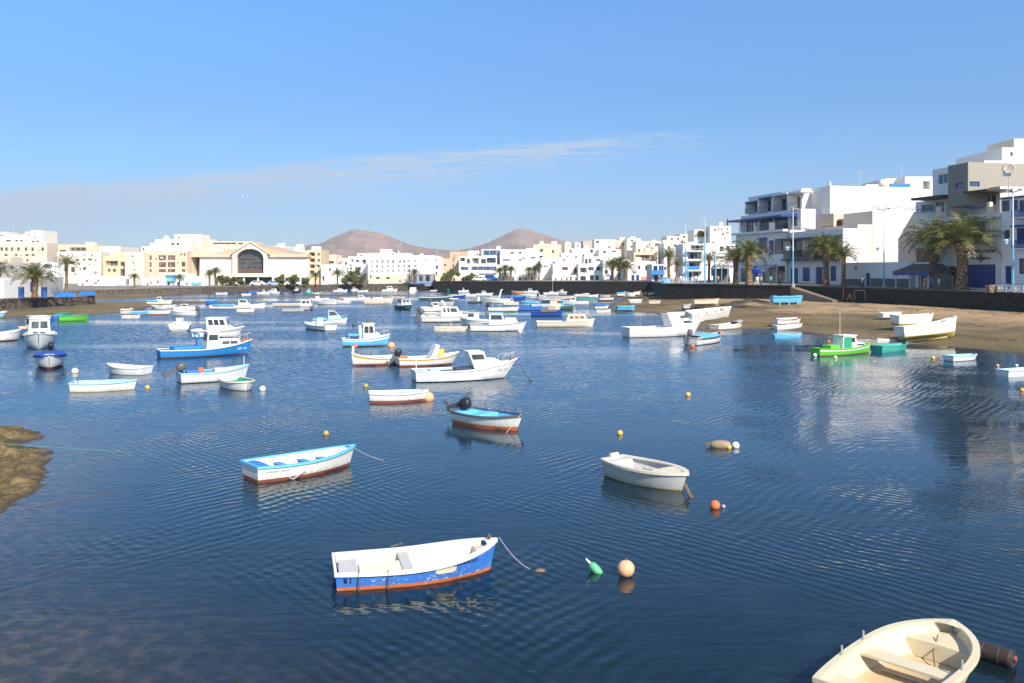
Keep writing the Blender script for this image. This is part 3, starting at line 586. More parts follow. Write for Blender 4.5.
# gable front: an arch cut out of a pediment
cx = 251.4; hw = 13.6; spring = 258.5; rise = 9.6; N = 20
arch = [(cx - hw * math.cos(math.pi * i / N), spring - rise * math.sin(math.pi * i / N)) for i in range(N + 1)]
inner = [(cx - hw, 273.2)] + arch + [(cx + hw, 273.2)]
outer = []
for x, y in inner:
    f = (x - cx) / hw; ox = cx + (x - cx) * (17.2 / hw)
    oy = 273.2 if y > 273 else (243.4 + abs(ox - 252) * 0.62 if y <= spring else y)
    outer.append((ox, min(oy, 273.2)))
for dep, nm in ((0, 0),):
    mb = MB(); n = len(inner)
    for k in range(n - 1):
        a0, a1, b0, b1 = E(*inner[k], -1.6), E(*inner[k + 1], -1.6), E(*outer[k], -1.6), E(*outer[k + 1], -1.6); dd = Vector((0, 2.4, 0))
        mb.hexa([a0, a1, b1, b0, a0 + dd, a1 + dd, b1 + dd, b0 + dd])
    mb.build('pediment', mC, hall)
mb = MB(); ap = E(252, 241.6); l, r = E(214, 254.3), E(289, 254.3); dd = Vector((0, 20, 0))   # low pitched roof behind the pediment
f0 = [E(232, 254.0, -1.9), E(252, 241.9, -1.9), E(271.4, 254.0, -1.9), E(271.4, 254.9, -1.9), E(252, 242.9, -1.9), E(232, 254.9, -1.9)]
mb.loft([f0, [p + Vector((0, 3.2, 0)) for p in f0]])
mb.build('gable_edge', mB, hall)
mb = MB()
rb = [Vector((E(207, 0).x, 1.5, E(0, 254.3).z)), Vector((E(290, 0).x, 1.5, E(0, 254.3).z)), Vector((E(300, 0).x, 20, E(0, 254.3).z)), Vector((E(200, 0).x, 20, E(0, 254.3).z))]
rt = [Vector((E(241, 0).x, 1.5, E(0, 247).z)), Vector((E(262, 0).x, 1.5, E(0, 247).z)), Vector((E(258, 0).x, 14, E(0, 243.6).z)), Vector((E(238, 0).x, 14, E(0, 243.6).z))]
mb.hexa(rb + rt); mb.build('roof', stucco((0.50, 0.38, 0.27)), hall)
mb = MB(); ring = [E(x, y, 0.3) for x, y in inner]; mb.add(ring, [tuple(range(len(ring)))]); mb.build('arched_window', glass((0.035, 0.035, 0.04)), hall)
mb = MB()
for i in range(1, 9):
    x = cx - hw + 2 * hw * i / 9; y = spring - rise * math.sqrt(max(0, 1 - ((x - cx) / hw) ** 2)); a, bq = E(x, 273), E(x, y); mb.box(a.x - 0.07, a.x + 0.07, 0.12, 0.26, a.z, bq.z)
for yy in (269.6, 265.4, 261.4, 257.4, 253.4):
    half = hw if yy > spring else hw * math.sqrt(max(0, 1 - ((spring - yy) / rise) ** 2)); a, bq = E(cx - half, yy), E(cx + half, yy); mb.box(a.x, bq.x, 0.10, 0.28, a.z - 0.10, a.z + 0.10)
mb.build('glazing_bars', paint((0.13, 0.12, 0.12)), hall)
slab(238.2, 264.6, 269.4, 273.0, 0.04, 0.09, 'brown_spandrel', paint((0.12, 0.065, 0.05)))
slab(236.5, 272.5, 273.3, 276.8, -4.0, -0.1, 'porch_roof', mC)
for x in (247.4, 261.4): slab(x - 0.75, x + 0.75, 276.9, 286.8, -3.6, -3.0, 'porch_column', FRAMEW)
slab(240, 270, 277, 286.8, -1.6, -1.5, 'entrance_glazing', GL)
slab(208, 271, 286.0, 287.3, -5.5, -5.2, 'low_barrier', paint((0.55, 0.62, 0.70)))

# ---- between the hall and the hotel
f1 = far('narrow beige apartment tower with many small balconies right of the hall', 307.5, 321, 249.8, 270, (0.66, 0.50, 0.34), g(308, 316, 1, 5.6, ((252.4, 256), (258.4, 262), (264.4, 268), (270.4, 274)), 'l') + g(316.5, 321, 1, 2.2, ((253, 255.6), (259, 261.6), (265, 267.6), (271, 273.6)), 'W'), D=12)
far('cream house with a wide dark window beside the narrow balcony tower', 325, 336, 254.6, 285, (0.78, 0.64, 0.48), [(327, 333.5, 261, 263.6, 'W')], D=10)
far('white two storey house with a bare front left of the white hotel', 321, 341, 264.5, 268, WHITE, [(322.5, 324.5, 276, 281, 'D'), (329, 331, 268, 271, 'W'), (336, 338, 268, 271, 'W')], D=10)
far('small pale grey house tucked behind the trees left of the hotel', 334, 352, 258, 290, (0.70, 0.68, 0.66), [(338, 340, 262, 265, 'W'), (345, 347, 262, 265, 'W')], D=10)
c1 = far('irregular white house with small balconies joined to the left of the hotel', 348, 369, 256.5, 280, WHITE, [(351, 353.5, 259, 262, 'g'), (356, 359, 259.6, 262.4, 'W'), (362, 366, 259.4, 264, 'm'), (355, 361, 267, 271, 'm'), (350, 352, 267, 270, 'W')], D=12)
far('', 357, 376, 253.2, 288, OFFW, [(360, 362, 254.6, 256, 'W')], par=c1, D=8)
ho = far('long white hotel with three rows of tall windows', 368, 435, 255.4, 272, (0.82, 0.80, 0.76), g(369, 395.6, 5, 2.7, ((260, 263.8), (264.8, 268.4), (269.4, 272.8)), 'p') + g(396, 412, 3, 2.2, ((264.6, 267.6), (269.2, 272.2)), 'p') + g(398, 406, 2, 1.6, ((260, 263),), 'W') + g(405, 418.6, 2, 3.2, ((259.4, 262.8), (264.8, 268), (269.4, 272.6)), 'p') + g(418.6, 428, 2, 2.0, ((259.4, 262.4),), 'p'), D=14)
far('', 372, 410, 253.0, 276, (0.82, 0.78, 0.72), [(376, 378, 254, 255, 'W'), (392, 394, 254, 255, 'W')], par=ho, D=8); far('', 383, 393, 251.8, 279, OFFW, (), par=ho, D=5); far('', 419, 423, 254.4, 275, OFFW, (), par=ho, D=4); far('', 396, 399, 253.8, 275, OFFW, (), par=ho, D=4)
far('low sandy coloured annex with two round openings in front of the hotel', 368.5, 406.5, 274.4, 266, (0.74, 0.60, 0.44), [(376, 379.4, 277, 279, 'W'), (386, 389.6, 277, 279, 'W'), (370, 371.5, 275, 278, 'W')], D=5)
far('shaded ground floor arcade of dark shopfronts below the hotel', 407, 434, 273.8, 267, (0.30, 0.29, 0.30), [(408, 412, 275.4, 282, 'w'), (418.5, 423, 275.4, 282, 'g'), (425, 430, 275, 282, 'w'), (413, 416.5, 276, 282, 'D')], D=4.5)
far('white house with a dark balcony between the hotel and the tan block', 432, 442, 257.5, 275, OFFW, [(434.5, 437, 259, 261, 'W'), (434, 438, 265.6, 269, 'l'), (434.5, 437.5, 272, 276, 'l')], D=10)
far('bare tan block with plain walls right of the hotel', 438, 459.5, 258.5, 280, TAN, [(452.6, 454, 257, 261, 'W'), (452.6, 454, 264, 268, 'W'), (444, 446, 264, 266, 'W')], D=12)
far('taller plain brown block behind the bare tan block', 450, 468, 251.6, 292, (0.52, 0.38, 0.26), [(453.4, 455, 258, 261, 'W')], D=10)
far('low tan waterfront house hidden by the round green trees', 436, 459, 275, 264, (0.70, 0.54, 0.38), [(440, 442, 278, 282, 'W'), (447, 449, 278, 282, 'W'), (453, 455, 278, 282, 'W')], D=8)

# ---- the modern block and the white cluster
c4 = far('modern white block with stacked terraces and long bands of dark glass', 459, 501, 264.6, 268, (0.80, 0.79, 0.77), [(460.5, 468.6, 266.6, 270.4, 'g'), (471, 496.5, 266.4, 270.6, 'g'), (479, 496, 273.4, 275, 'W'), (463, 470, 276.5, 282, 'w'), (476, 482, 277, 282, 'w'), (484, 494, 276.8, 282, 'g')], D=14)
far('', 459, 497, 256.4, 271, (0.80, 0.79, 0.77), [(460, 465, 257.6, 261.4, 'l'), (467, 470, 258.6, 263.6, 'W'), (472, 479, 258, 263.8, 'm'), (481, 486, 259, 263.6, 'W'), (486.4, 496, 257.6, 263.2, 'w')], par=c4, D=11)
far('', 468, 479, 250.8, 276, (0.80, 0.79, 0.77), [(476.6, 478.4, 253.4, 255.4, 'W')], par=c4, D=8)
far('', 481.5, 503.5, 249.2, 275, (0.55, 0.58, 0.62), [(483, 503, 250.4, 255.6, 'g')], par=c4, D=8)
c5 = far('broad plain white block with a few slit windows right of the modern block', 500, 529, 249.6, 270, (0.83, 0.81, 0.77), [(510.4, 514.2, 252, 253.8, 'W'), (518.4, 521.6, 252, 253.8, 'W'), (502.6, 510, 259.2, 260.8, 'W'), (518.4, 521.8, 259.2, 260.8, 'W'), (502, 505, 277, 282, 's'), (518.8, 520.6, 277.6, 282, 'D')], D=13)
antenna(c5, 520, 250, 242.5, 272)
far('', 526, 536, 248, 274, OFFW, (), par=c5, D=6)
far('white house with a deep recessed balcony below the tan rooftops', 527, 543, 252.4, 272, (0.82, 0.79, 0.74), [(530.6, 535.6, 256.8, 258.6, 'W'), (539.4, 543, 255.6, 259, 'l'), (538.6, 543.6, 262, 264.6, 'l'), (532, 535, 277, 282, 'W')], D=11)
c6 = far('sand coloured apartment block rising above the white houses', 533, 561, 244.6, 294, (0.74, 0.58, 0.41), [(540, 543, 249, 252, 'W'), (552, 554, 250, 253, 'W')], D=12)
far('', 538, 555, 243.8, 298, (0.72, 0.56, 0.40), (), par=c6, D=8)
# the stack of small white houses: (x0, x1, ytop, Y, colour, windows, label)
for x0, x1, yt, Y, col, ws, lb in [
    (541, 562, 257.4, 262, WHITE, [(545, 547.4, 264.2, 266.2, 'W'), (552, 555, 261.6, 264.8, 'W')], 'white house with two little windows under the sand coloured block'),
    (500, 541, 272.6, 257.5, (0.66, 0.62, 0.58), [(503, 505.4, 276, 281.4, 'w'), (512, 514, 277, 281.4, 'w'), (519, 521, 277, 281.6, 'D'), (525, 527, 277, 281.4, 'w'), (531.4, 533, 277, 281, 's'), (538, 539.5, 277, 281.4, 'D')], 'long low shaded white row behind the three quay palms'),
    (561, 582.5, 252.8, 276, (0.80, 0.75, 0.68), [(566, 568, 256, 258, 'W'), (575, 577, 256, 258, 'W')], 'pale house with a flat roof behind the stack of white cubes'),
    (553, 586, 264.0, 256, WHITE, [(562, 568, 267, 270.2, 'D'), (574, 578, 267.8, 273.6, 'l'), (580.6, 585.4, 269, 273, 'm')], 'wide white house with a brown garage like shutter upstairs'),
    (552, 580, 275.2, 251, (0.70, 0.67, 0.63), [(555, 556.6, 278, 281.6, 'w'), (561, 562.4, 278, 281.6, 'w'), (566, 567.6, 277.4, 281.6, 'w'), (570, 571.8, 276.6, 281.6, 'D'), (575, 576.8, 277.8, 280.4, 'w')], 'low pale house row with a line of narrow windows'),
    (560.5, 571, 257.0, 266, (0.80, 0.77, 0.72), [(563, 565.5, 259, 261, 'W')], 'little white cube house stepping up behind the garage like shutter'),
    (564.8, 571, 243.0, 300, WHITE, (), 'small white rooftop tower beside the sand coloured block'),
    (575, 581, 243.2, 300, WHITE, [(577, 578.4, 245, 247, 'W')], 'second white rooftop tower above the cube houses'),
    (583, 595, 240.8, 310, TAN, (), 'tan rooftop block high behind the white cubes'),
    (594.5, 615, 239.6, 290, (0.81, 0.78, 0.73), [(596, 599, 240.8, 243.4, 'W'), (608, 610, 246, 248, 'W')], 'white block with one dark top corner window'),
    (571, 597, 248.6, 280, WHITE, [(574, 576, 250.4, 252.6, 'W'), (581, 584.4, 254.4, 257.6, 'W'), (590, 593, 249.6, 253, 'W')], 'jumbled white cube house with three uneven windows'),
    (584, 601, 256.6, 262, (0.82, 0.79, 0.75), [(588.4, 591.6, 258.6, 263, 'W'), (585, 587.6, 259, 264, 'l'), (596, 600, 259, 261, 'W')], 'white house with a tall dark opening above the brown framed one'),
    (578.5, 606, 263.6, 250, (0.78, 0.76, 0.73), [(580, 586.8, 267.6, 272.6, 'l'), (588, 594, 267, 270.8, 'g'), (596, 601, 266.4, 270.8, 'g'), (580, 586, 276, 281.4, 'w'), (589.6, 594, 275, 281.4, 'w'), (595.4, 599, 275.2, 280.4, 'w')], 'two storey white house with blue grey upstairs glazing behind the slanted mast'),
    (599, 621, 249.4, 272, (0.82, 0.78, 0.72), [(603, 606, 251, 253.4, 'W'), (612, 616, 250.6, 252.2, 'W')], 'flat white house above the leafy twin palms'),
    (603, 630, 259.4, 246, WHITE, [(606, 609, 262, 265, 'W'), (609.6, 613, 275.4, 281.4, 's'), (604.6, 608, 270, 274, 'W'), (618, 620, 270, 273, 'W')], 'white house half hidden by the pair of leafy palms'),
    (614, 632, 240.4, 300, (0.68, 0.53, 0.40), [(622, 626, 243, 245, 'W')], 'brown topped house behind the flat white house'),
    (627, 641, 238.6, 292, OFFW, [(631, 633, 239.6, 241.6, 'W')], 'tall cream white house on the skyline above the palms'),
    (636, 662, 241.2, 280, (0.78, 0.65, 0.50), [(638.2, 640, 249, 252, 'W'), (644, 652, 250, 251.6, 'W'), (655, 660, 243.4, 246, 'W')], 'wide cream block on the skyline with a covered terrace below'),
    (627.6, 656, 261.4, 240, (0.80, 0.77, 0.73), [(638, 640.4, 265.6, 269.6, 'w'), (645, 647.2, 265.6, 270.8, 'w'), (631.4, 634.4, 275, 281, 's'), (636.2, 639.2, 275, 281, 's'), (629, 630.4, 266, 269, 'W')], 'white corner house with two blue double doors on the quay'),
    (634, 657, 252.4, 256, (0.74, 0.57, 0.40), [(635.4, 655, 254.8, 260.8, 'n')], 'cream house with an open pillared roof terrace')]:
    far(lb, x0, x1, yt, Y, col, ws, D=9, z0=1.8, group='white houses stacked behind the far quay')
pc = [o for o in COL.objects if o.get('label', '').startswith('white corner house with two')][0]
mb = MB(); a, bq = at(641.5, 281.2, 239.9) - Vector(pc.location), at(655.5, 276.5, 239.9) - Vector(pc.location); mb.box(a.x, bq.x, a.y - 0.06, a.y - 0.005, a.z, bq.z); mb.build('pink_plinth', stucco((0.55, 0.30, 0.24)), pc)

# ---- houses between the corner house and the tall balcony block (shaded fronts towards the water)
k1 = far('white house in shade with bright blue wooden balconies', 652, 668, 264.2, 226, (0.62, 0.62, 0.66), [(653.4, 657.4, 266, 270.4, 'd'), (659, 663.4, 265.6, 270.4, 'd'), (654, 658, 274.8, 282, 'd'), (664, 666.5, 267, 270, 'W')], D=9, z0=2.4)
mb = MB(); a, bq = at(651.4, 274.2, 224.6) - Vector(k1.location), at(664.4, 270.4, 224.6) - Vector(k1.location); mb.box(a.x, bq.x, a.y, a.y + 0.06, a.z, bq.z); mb.box(a.x, bq.x, a.y, a.y + 1.38, a.z - 0.15, a.z - 0.004)
mb.build('balcony', MBLUE, k1)
for x0, x1, yt, Y, col, ws, lb in [
    (664, 692, 243.4, 250, (0.80, 0.77, 0.73), [(674, 676.4, 244.2, 247.2, 'W'), (679.4, 683, 244, 247, 'W'), (668, 670, 246, 249, 'W')], 'white house behind the quay palms with two top windows'),
    (667, 683, 236.0, 285, (0.78, 0.70, 0.60), [(671, 673, 238, 240, 'W'), (677, 679, 238, 240, 'W')], 'pale stepped house on the skyline left of the flagpoles'),
    (680, 694, 234.2, 292, (0.72, 0.60, 0.47), [(683, 686, 236, 238, 'W')], 'tan rooftop house behind the left flagpole'),
    (694, 720, 229.6, 275, (0.82, 0.80, 0.76), [(698, 703, 230.4, 236.8, 'D'), (712.6, 715, 236, 238.6, 'W'), (717, 719, 236, 238, 'W')], 'white block with a brown planted niche at the top behind the flagpoles'),
    (710, 731, 226.0, 270, (0.82, 0.79, 0.74), [(714, 716, 229, 231, 'W'), (722, 724, 233, 235.4, 'W')], 'tall bright white block just left of the balcony block'),
    (703, 735, 243.2, 225, (0.81, 0.79, 0.76), [(719.6, 724, 246.4, 251.4, 'm'), (726, 730, 246, 250, 'W'), (716, 724, 256.6, 258, 'W'), (711, 713, 268, 276, 'd')], 'white house with a stepped gable beside the palms')]:
    far(lb, x0, x1, yt, Y, col, ws, D=10, z0=2.4, group='white houses stacked behind the far quay')
k2 = far('open fronted white house with three floors of deep blue balconies', 683, 704.5, 243.8, 222, (0.70, 0.69, 0.70), [(690.4, 703.6, 244.8, 250.6, 'm'), (688, 701.6, 252, 259, 'k'), (688, 700, 262.2, 269.4, 'k'), (688.4, 692, 272.4, 281, 'd'), (693.6, 698, 272.4, 281, 'd')], D=10, z0=2.4, fr=FRAMEB)
mb = MB()
for ya in (251.0, 260.2, 270.6): a, bq = at(686, ya + 0.6, 221) - Vector(k2.location), at(703, ya, 221) - Vector(k2.location); mb.box(a.x, bq.x, a.y - 0.6, a.y + 0.95, a.z, bq.z)
mb.build('balcony_slab', stucco(OFFW), k2)
mb = MB(); a, bq = at(688.5, 269.8, 220.9) - Vector(k2.location), at(699, 266.2, 220.9) - Vector(k2.location); mb.box(a.x, bq.x, a.y - 0.3, a.y - 0.2, a.z, bq.z); mb.build('balcony_panel', MBLUE, k2)

rnd = random.Random(21)
for o in [o for o in COL.objects if o.name.startswith('town_house') and o.type == 'EMPTY']:            # roof clutter and wall fittings
    for ch in [c_ for c_ in o.children if c_.name.startswith(('walls', 'upper_walls'))]:
        vs = [v.co for v in ch.data.vertices]; x0, x1 = min(v.x for v in vs), max(v.x for v in vs); y0, y1 = min(v.y for v in vs), max(v.y for v in vs); zt, zb_ = max(v.z for v in vs), min(v.z for v in vs)
        for _ in range(rnd.choice((0, 0, 1, 1))):
            w = rnd.uniform(1.0, 2.6); hgt_ = rnd.uniform(.3, 1.3); x = rnd.uniform(x0 + .4, max(x0 + .5, x1 - w - .4)); y = rnd.uniform(y0 + 1, max(y0 + 1.1, y1 - w - .5)); mb = MB(); mb.box(x, min(x + w, x1 - .25), y, y + w, zt - .9, zt + hgt_); mb.build('roof_hut', stucco(rnd.choice((OFFW, CREAM, WHITE, (0.6, .56, .5)))), o)
        if rnd.random() < .6:
            x, y = rnd.uniform(x0 + .5, x1 - .5), rnd.uniform(y0 + 1, y1 - 1); hgt_ = rnd.uniform(2, 4.5); mb = MB(); mb.tube([(x, y, zt - .6), (x, y, zt + hgt_)], .045, 5)
            for i in range(3): mb.tube([(x - .6, y, zt + hgt_ * (.96 - .07 * i)), (x + .6, y, zt + hgt_ * (.96 - .07 * i))], .03, 4)
            mb.build('antenna', STEEL, o)
        for _ in range(rnd.choice((1, 2, 3))):
            x, z = rnd.uniform(x0 + .4, x1 - 1.2), rnd.uniform(zt - 1.6 - .6 * (zt - zb_), zt - 1.4); mb = MB(); mb.box(x, x + .85, y0 - .38, y0 - .004, z, z + .6); mb.build('air_conditioner', STEEL, o)
        if rnd.random() < .7: x = rnd.uniform(x0 + .2, x1 - .2); mb = MB(); mb.box(x - .06, x + .06, y0 - .13, y0 - .004, zb_ + .2, zt - .3); mb.build('drain_pipe', paint((.45, .42, .38)), o)

# ================================================================ right hand side: fronts in shade along the quay
KF, CF = 0.22, 84.0
DF = Vector((-KF, 1)).normalized(); RZ = math.atan2(-DF.y, -DF.x)
def fy_(px, c=CF): return c / ((px - 512) / FPX + KF)
def fpt(px, c=CF): Y = fy_(px, c); return Vector(((px - 512) / FPX * Y, Y, 0))
def fz(px, py, c=CF): return zat(py, fy_(px, c))
ZS = 3.4
def fhole(pl, holes, c=CF):
    "openings on a front along the quay, in pixels, measured from its far end pl"
    o = fpt(pl, c); out = []
    for xa, xb, ya, yb, k in holes:
        xm = (xa + xb) / 2; out.append(((fpt(xa, c) - o).length, (fpt(xb, c) - o).length, fz(xm, yb, c), fz(xm, ya, c), k))
    return out
def side_pt(px, Yn, xn):
    return 0
def frontal(par, pl, pr, py_at, yt, D, col, holes=(), side=(), c=CF, z0=ZS - 0.2, fr=None, name='walls', parapet=0.45):
    "box whose front runs along the quay from pixel pl (far) to pr (near); its top is read at pixel (py_at, yt)"
    o = fpt(pl, c); W_ = (fpt(pr, c) - o).length
    return block(par, (o.x, o.y), RZ, W_, D, z0, fz(py_at, yt, c), col, fhole(pl, holes, c), side, fr=fr, name=name, parapet=parapet)
def bfit(par, pl, org_c, u0, u1, d0, d1, z0, z1, name, mat, c=CF):
    o = fpt(pl, c) - Vector((par.location.x, par.location.y, 0)); ux = Vector((math.cos(RZ), math.sin(RZ), 0)); inn = Vector((-ux.y, ux.x, 0))
    mb = MB(); obox(mb, o, ux, inn, u0, u1, d0, d1, z0 - par.location.z, z1 - par.location.z); return mb.build(name, mat, par)
def rail(par, pl, pa, pb, yb, yt, mat, c=CF, off=-0.02, name='railing', step=0.55):
    o = fpt(pl, c) - Vector((par.location.x, par.location.y, 0)); ux = Vector((math.cos(RZ), math.sin(RZ), 0)); inn = Vector((-ux.y, ux.x, 0))
    u0, u1 = (fpt(pa, c) - fpt(pl, c)).length, (fpt(pb, c) - fpt(pl, c)).length; xm = (pa + pb) / 2; z0, z1 = fz(xm, yb, c) - par.location.z, fz(xm, yt, c) - par.location.z
    mb = MB(); obox(mb, o, ux, inn, u0, u1, off - 0.05, off, z1 - 0.08, z1); obox(mb, o, ux, inn, u0, u1, off - 0.05, off, z0, z0 + 0.06)
    k = int((u1 - u0) / step)
    for i in range(k + 1): u = u0 + (u1 - u0) * i / max(k, 1); obox(mb, o, ux, inn, u - 0.025, u + 0.025, off - 0.04, off - 0.01, z0 + 0.06, z1 - 0.08)
    return mb.build(name, mat, par)
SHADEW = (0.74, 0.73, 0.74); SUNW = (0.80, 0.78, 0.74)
# A: tall white block with blue balconies (735-801), its sunlit end wall reaching to x 870
A_ = thing('balcony_block', 'tall white block with three tiers of blue balconies and pergolas facing the water', 'building', (*fpt(768)[:2], ZS - 0.2), 0, 'town buildings round the harbour')
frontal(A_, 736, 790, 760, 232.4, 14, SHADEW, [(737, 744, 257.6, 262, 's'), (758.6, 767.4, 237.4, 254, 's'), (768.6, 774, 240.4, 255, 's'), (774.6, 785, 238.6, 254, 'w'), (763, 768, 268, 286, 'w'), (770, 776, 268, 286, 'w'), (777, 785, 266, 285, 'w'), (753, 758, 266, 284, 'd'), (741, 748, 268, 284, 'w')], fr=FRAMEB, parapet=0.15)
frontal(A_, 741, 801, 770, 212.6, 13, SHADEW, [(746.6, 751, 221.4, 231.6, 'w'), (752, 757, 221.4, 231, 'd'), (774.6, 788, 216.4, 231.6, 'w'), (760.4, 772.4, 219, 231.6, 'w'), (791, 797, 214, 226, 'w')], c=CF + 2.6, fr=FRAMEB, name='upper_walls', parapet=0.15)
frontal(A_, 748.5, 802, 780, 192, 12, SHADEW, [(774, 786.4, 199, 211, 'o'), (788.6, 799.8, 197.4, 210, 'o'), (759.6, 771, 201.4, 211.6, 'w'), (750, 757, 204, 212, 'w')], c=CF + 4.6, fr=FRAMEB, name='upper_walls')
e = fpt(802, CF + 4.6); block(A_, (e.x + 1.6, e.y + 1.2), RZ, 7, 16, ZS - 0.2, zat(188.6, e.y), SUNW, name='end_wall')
rail(A_, 736, 731.5, 745, 232.2, 226.2, FRAMEB); rail(A_, 736, 746, 758, 231.6, 225.4, FRAMEB); rail(A_, 736, 760.5, 774, 230.6, 224, FRAMEB); rail(A_, 736, 754, 760, 254.6, 247, FRAMEB)
bfit(A_, 736, 0, 0, (fpt(788) - fpt(736)).length, -1.0, -0.05, fz(760, 233.6) , fz(760, 231.4), 'balcony_slab', stucco(SHADEW)); bfit(A_, 736, 0, 0, (fpt(770) - fpt(736)).length, -1.0, -0.05, fz(760, 257.6), fz(760, 255), 'balcony_slab', stucco(SHADEW))
for x in (744.5, 759, 774.5): u = (fpt(x) - fpt(736)).length; bfit(A_, 736, 0, u - 0.35, u + 0.35, -0.95, -0.08, fz(x, 232), fz(x, 222.5), 'pier', stucco(OFFW))
rail(A_, 741, 745, 757.4, 213.6, 208.4, FRAMEB, CF + 2.6); rail(A_, 741, 759, 771, 211.8, 206.4, FRAMEB, CF + 2.6); rail(A_, 741, 773.5, 787, 210, 204.4, FRAMEB, CF + 2.6); rail(A_, 741, 789, 799.5, 208, 202.4, FRAMEB, CF + 2.6)
for x, ya, yb in ((745.4, 214, 203.4), (757.8, 212.6, 199), (772, 211, 196.6), (787.4, 209.4, 195)): u = (fpt(x, CF + 2.6) - fpt(741, CF + 2.6)).length; bfit(A_, 741, 0, u - 0.22, u + 0.22, 0.04, 2.0, fz(x, ya, CF + 2.6), fz(x, yb, CF + 2.6), 'pier', stucco(OFFW), CF + 2.6)
for xa, xb, ym in ((745.2, 757.4, 202.6), (758.2, 771.6, 198.6)): ua, ub = (fpt(xa, CF + 2.6) - fpt(741, CF + 2.6)).length, (fpt(xb, CF + 2.6) - fpt(741, CF + 2.6)).length; bfit(A_, 741, 0, ua, ub, -0.05, 2.4, fz(xa, ym + .8, CF + 2.6), fz(xa, ym - 0.5, CF + 2.6), 'pergola', FRAMEB, CF + 2.6)
for xa, xb, ym in ((772.4, 787, 195.8), (788, 801, 193.6)): ua, ub = (fpt(xa, CF + 2.6) - fpt(741, CF + 2.6)).length, (fpt(xb, CF + 2.6) - fpt(741, CF + 2.6)).length; bfit(A_, 741, 0, ua, ub, -0.05, 2.4, fz(xa, ym + .6, CF + 2.6), fz(xa, ym - 0.9, CF + 2.6), 'balcony_roof', stucco(SHADEW), CF + 2.6)
ua, ub = (fpt(731) - fpt(736)).length, (fpt(786) - fpt(736)).length; bfit(A_, 736, 0, -ua, ub, -1.0, 2.2, fz(760, 219.4), fz(760, 217.6), 'pergola', FRAMEB)
for x in (731.4, 745.5, 760): u = (fpt(x) - fpt(736)).length * (1 if x > 736 else -1); bfit(A_, 736, 0, u - 0.08, u + 0.08, -0.95, -0.8, fz(x, 226), fz(x, 218.6), 'pergola_post', FRAMEB)
for xa, xb, ya, yb in ((774.4, 786, 199.4, 210.8), (789, 799.4, 197.8, 209.8)): ua, ub = (fpt(xa, CF + 4.6) - fpt(748.5, CF + 4.6)).length, (fpt(xb, CF + 4.6) - fpt(748.5, CF + 4.6)).length; bfit(A_, 748.5, 0, ua + .1, ub - .1, 1.55, 1.7, fz(xa, yb, CF + 4.6) + .1, fz(xa, ya, CF + 4.6) - .1, 'bay_shade_panel', glass((.012, .014, .02)), CF + 4.6)  # near-black panels stand in for the shade inside the open bays
p = Vector((e.x + 4.5, e.y + 1, 0)) - Vector(A_.location); zt = zat(188.6, e.y) - A_.location.z
mb = MB(); mb.tube([(p.x + 1, p.y + 0.5, zt - 0.5), (p.x + 1, p.y + 0.5, zt + 1.4)], 0.35, 8); mb.build('vent_pipe', STEEL, A_)
mb = MB(); mb.ball((p.x + 10.2, p.y - 1, zt + 0.9), 0.85, 12, 8); mb.build('water_tank', FRAMEW, A_); mb = MB(); mb.box(p.x + 11.4, p.x + 15, p.y - 1.4, p.y - 0.9, zt - 0.5, zt + 0.9); mb.build('blue_panel', MBLUE, A_)
mb = MB(); mb.tube([(p.x + 14, p.y, zt - 1), (p.x + 14, p.y, zt + 5)], 0.05, 5); mb.build('antenna', STEEL, A_)
bl = thing('shop_awning', 'grey cafe awning on the ground floor under the tall balcony block', 'awning', (*fpt(770)[:2], ZS), 0)
o = fpt(763) - Vector(bl.location); ux = Vector((math.cos(RZ), math.sin(RZ), 0)); inn = Vector((-ux.y, ux.x, 0)); o.z = 0; L_ = (fpt(777) - fpt(763)).length
za, zb = fz(770, 264.5) - ZS, fz(770, 269.4) - ZS; P_ = lambda u, d, z: o + ux * u + inn * d + Vector((0, 0, z))
mb = MB(); mb.hexa([P_(0, -2.4, zb - .05), P_(L_, -2.4, zb - .05), P_(L_, -0.05, za - .05), P_(0, -0.05, za - .05), P_(0, -2.4, zb), P_(L_, -2.4, zb), P_(L_, -0.05, za), P_(0, -0.05, za)]); mb.build('canvas', stucco((0.42, 0.43, 0.44)), bl)
mb = MB(); mb.hexa([P_(0, -2.45, zb - .45), P_(L_, -2.45, zb - .45), P_(L_, -2.42, zb - .45), P_(0, -2.42, zb - .45), P_(0, -2.45, zb), P_(L_, -2.45, zb), P_(L_, -2.42, zb), P_(0, -2.42, zb)]); mb.build('valance', stucco((0.60, 0.60, 0.58)), bl)

# F: house with the dark wooden balcony (786-843) and the big cream end wall
F_ = thing('gallery_house', 'white house with a dark wooden balcony and blue doors between two palms', 'building', (*fpt(815)[:2], ZS - 0.2), 0, 'town buildings round the harbour')
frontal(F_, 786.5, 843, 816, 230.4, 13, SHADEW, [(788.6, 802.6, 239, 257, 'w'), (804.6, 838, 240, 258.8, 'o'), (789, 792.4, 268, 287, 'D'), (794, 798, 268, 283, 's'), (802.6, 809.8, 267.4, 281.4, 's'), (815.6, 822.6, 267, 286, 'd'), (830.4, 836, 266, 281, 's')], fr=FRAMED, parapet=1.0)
rail(F_, 786.5, 785, 842, 258.8, 249.6, DARKW, off=-0.9, name='balcony_rail', step=0.16); bfit(F_, 786.5, 0, -0.4, (fpt(841) - fpt(786.5)).length, -0.98, -0.02, fz(815, 260.6), fz(815, 258.9), 'balcony_floor', DARKW)
bfit(F_, 786.5, 0, -0.4, (fpt(841) - fpt(786.5)).length, -0.98, -0.02, fz(815, 239.2), fz(815, 237.0), 'balcony_roof', DARKW)
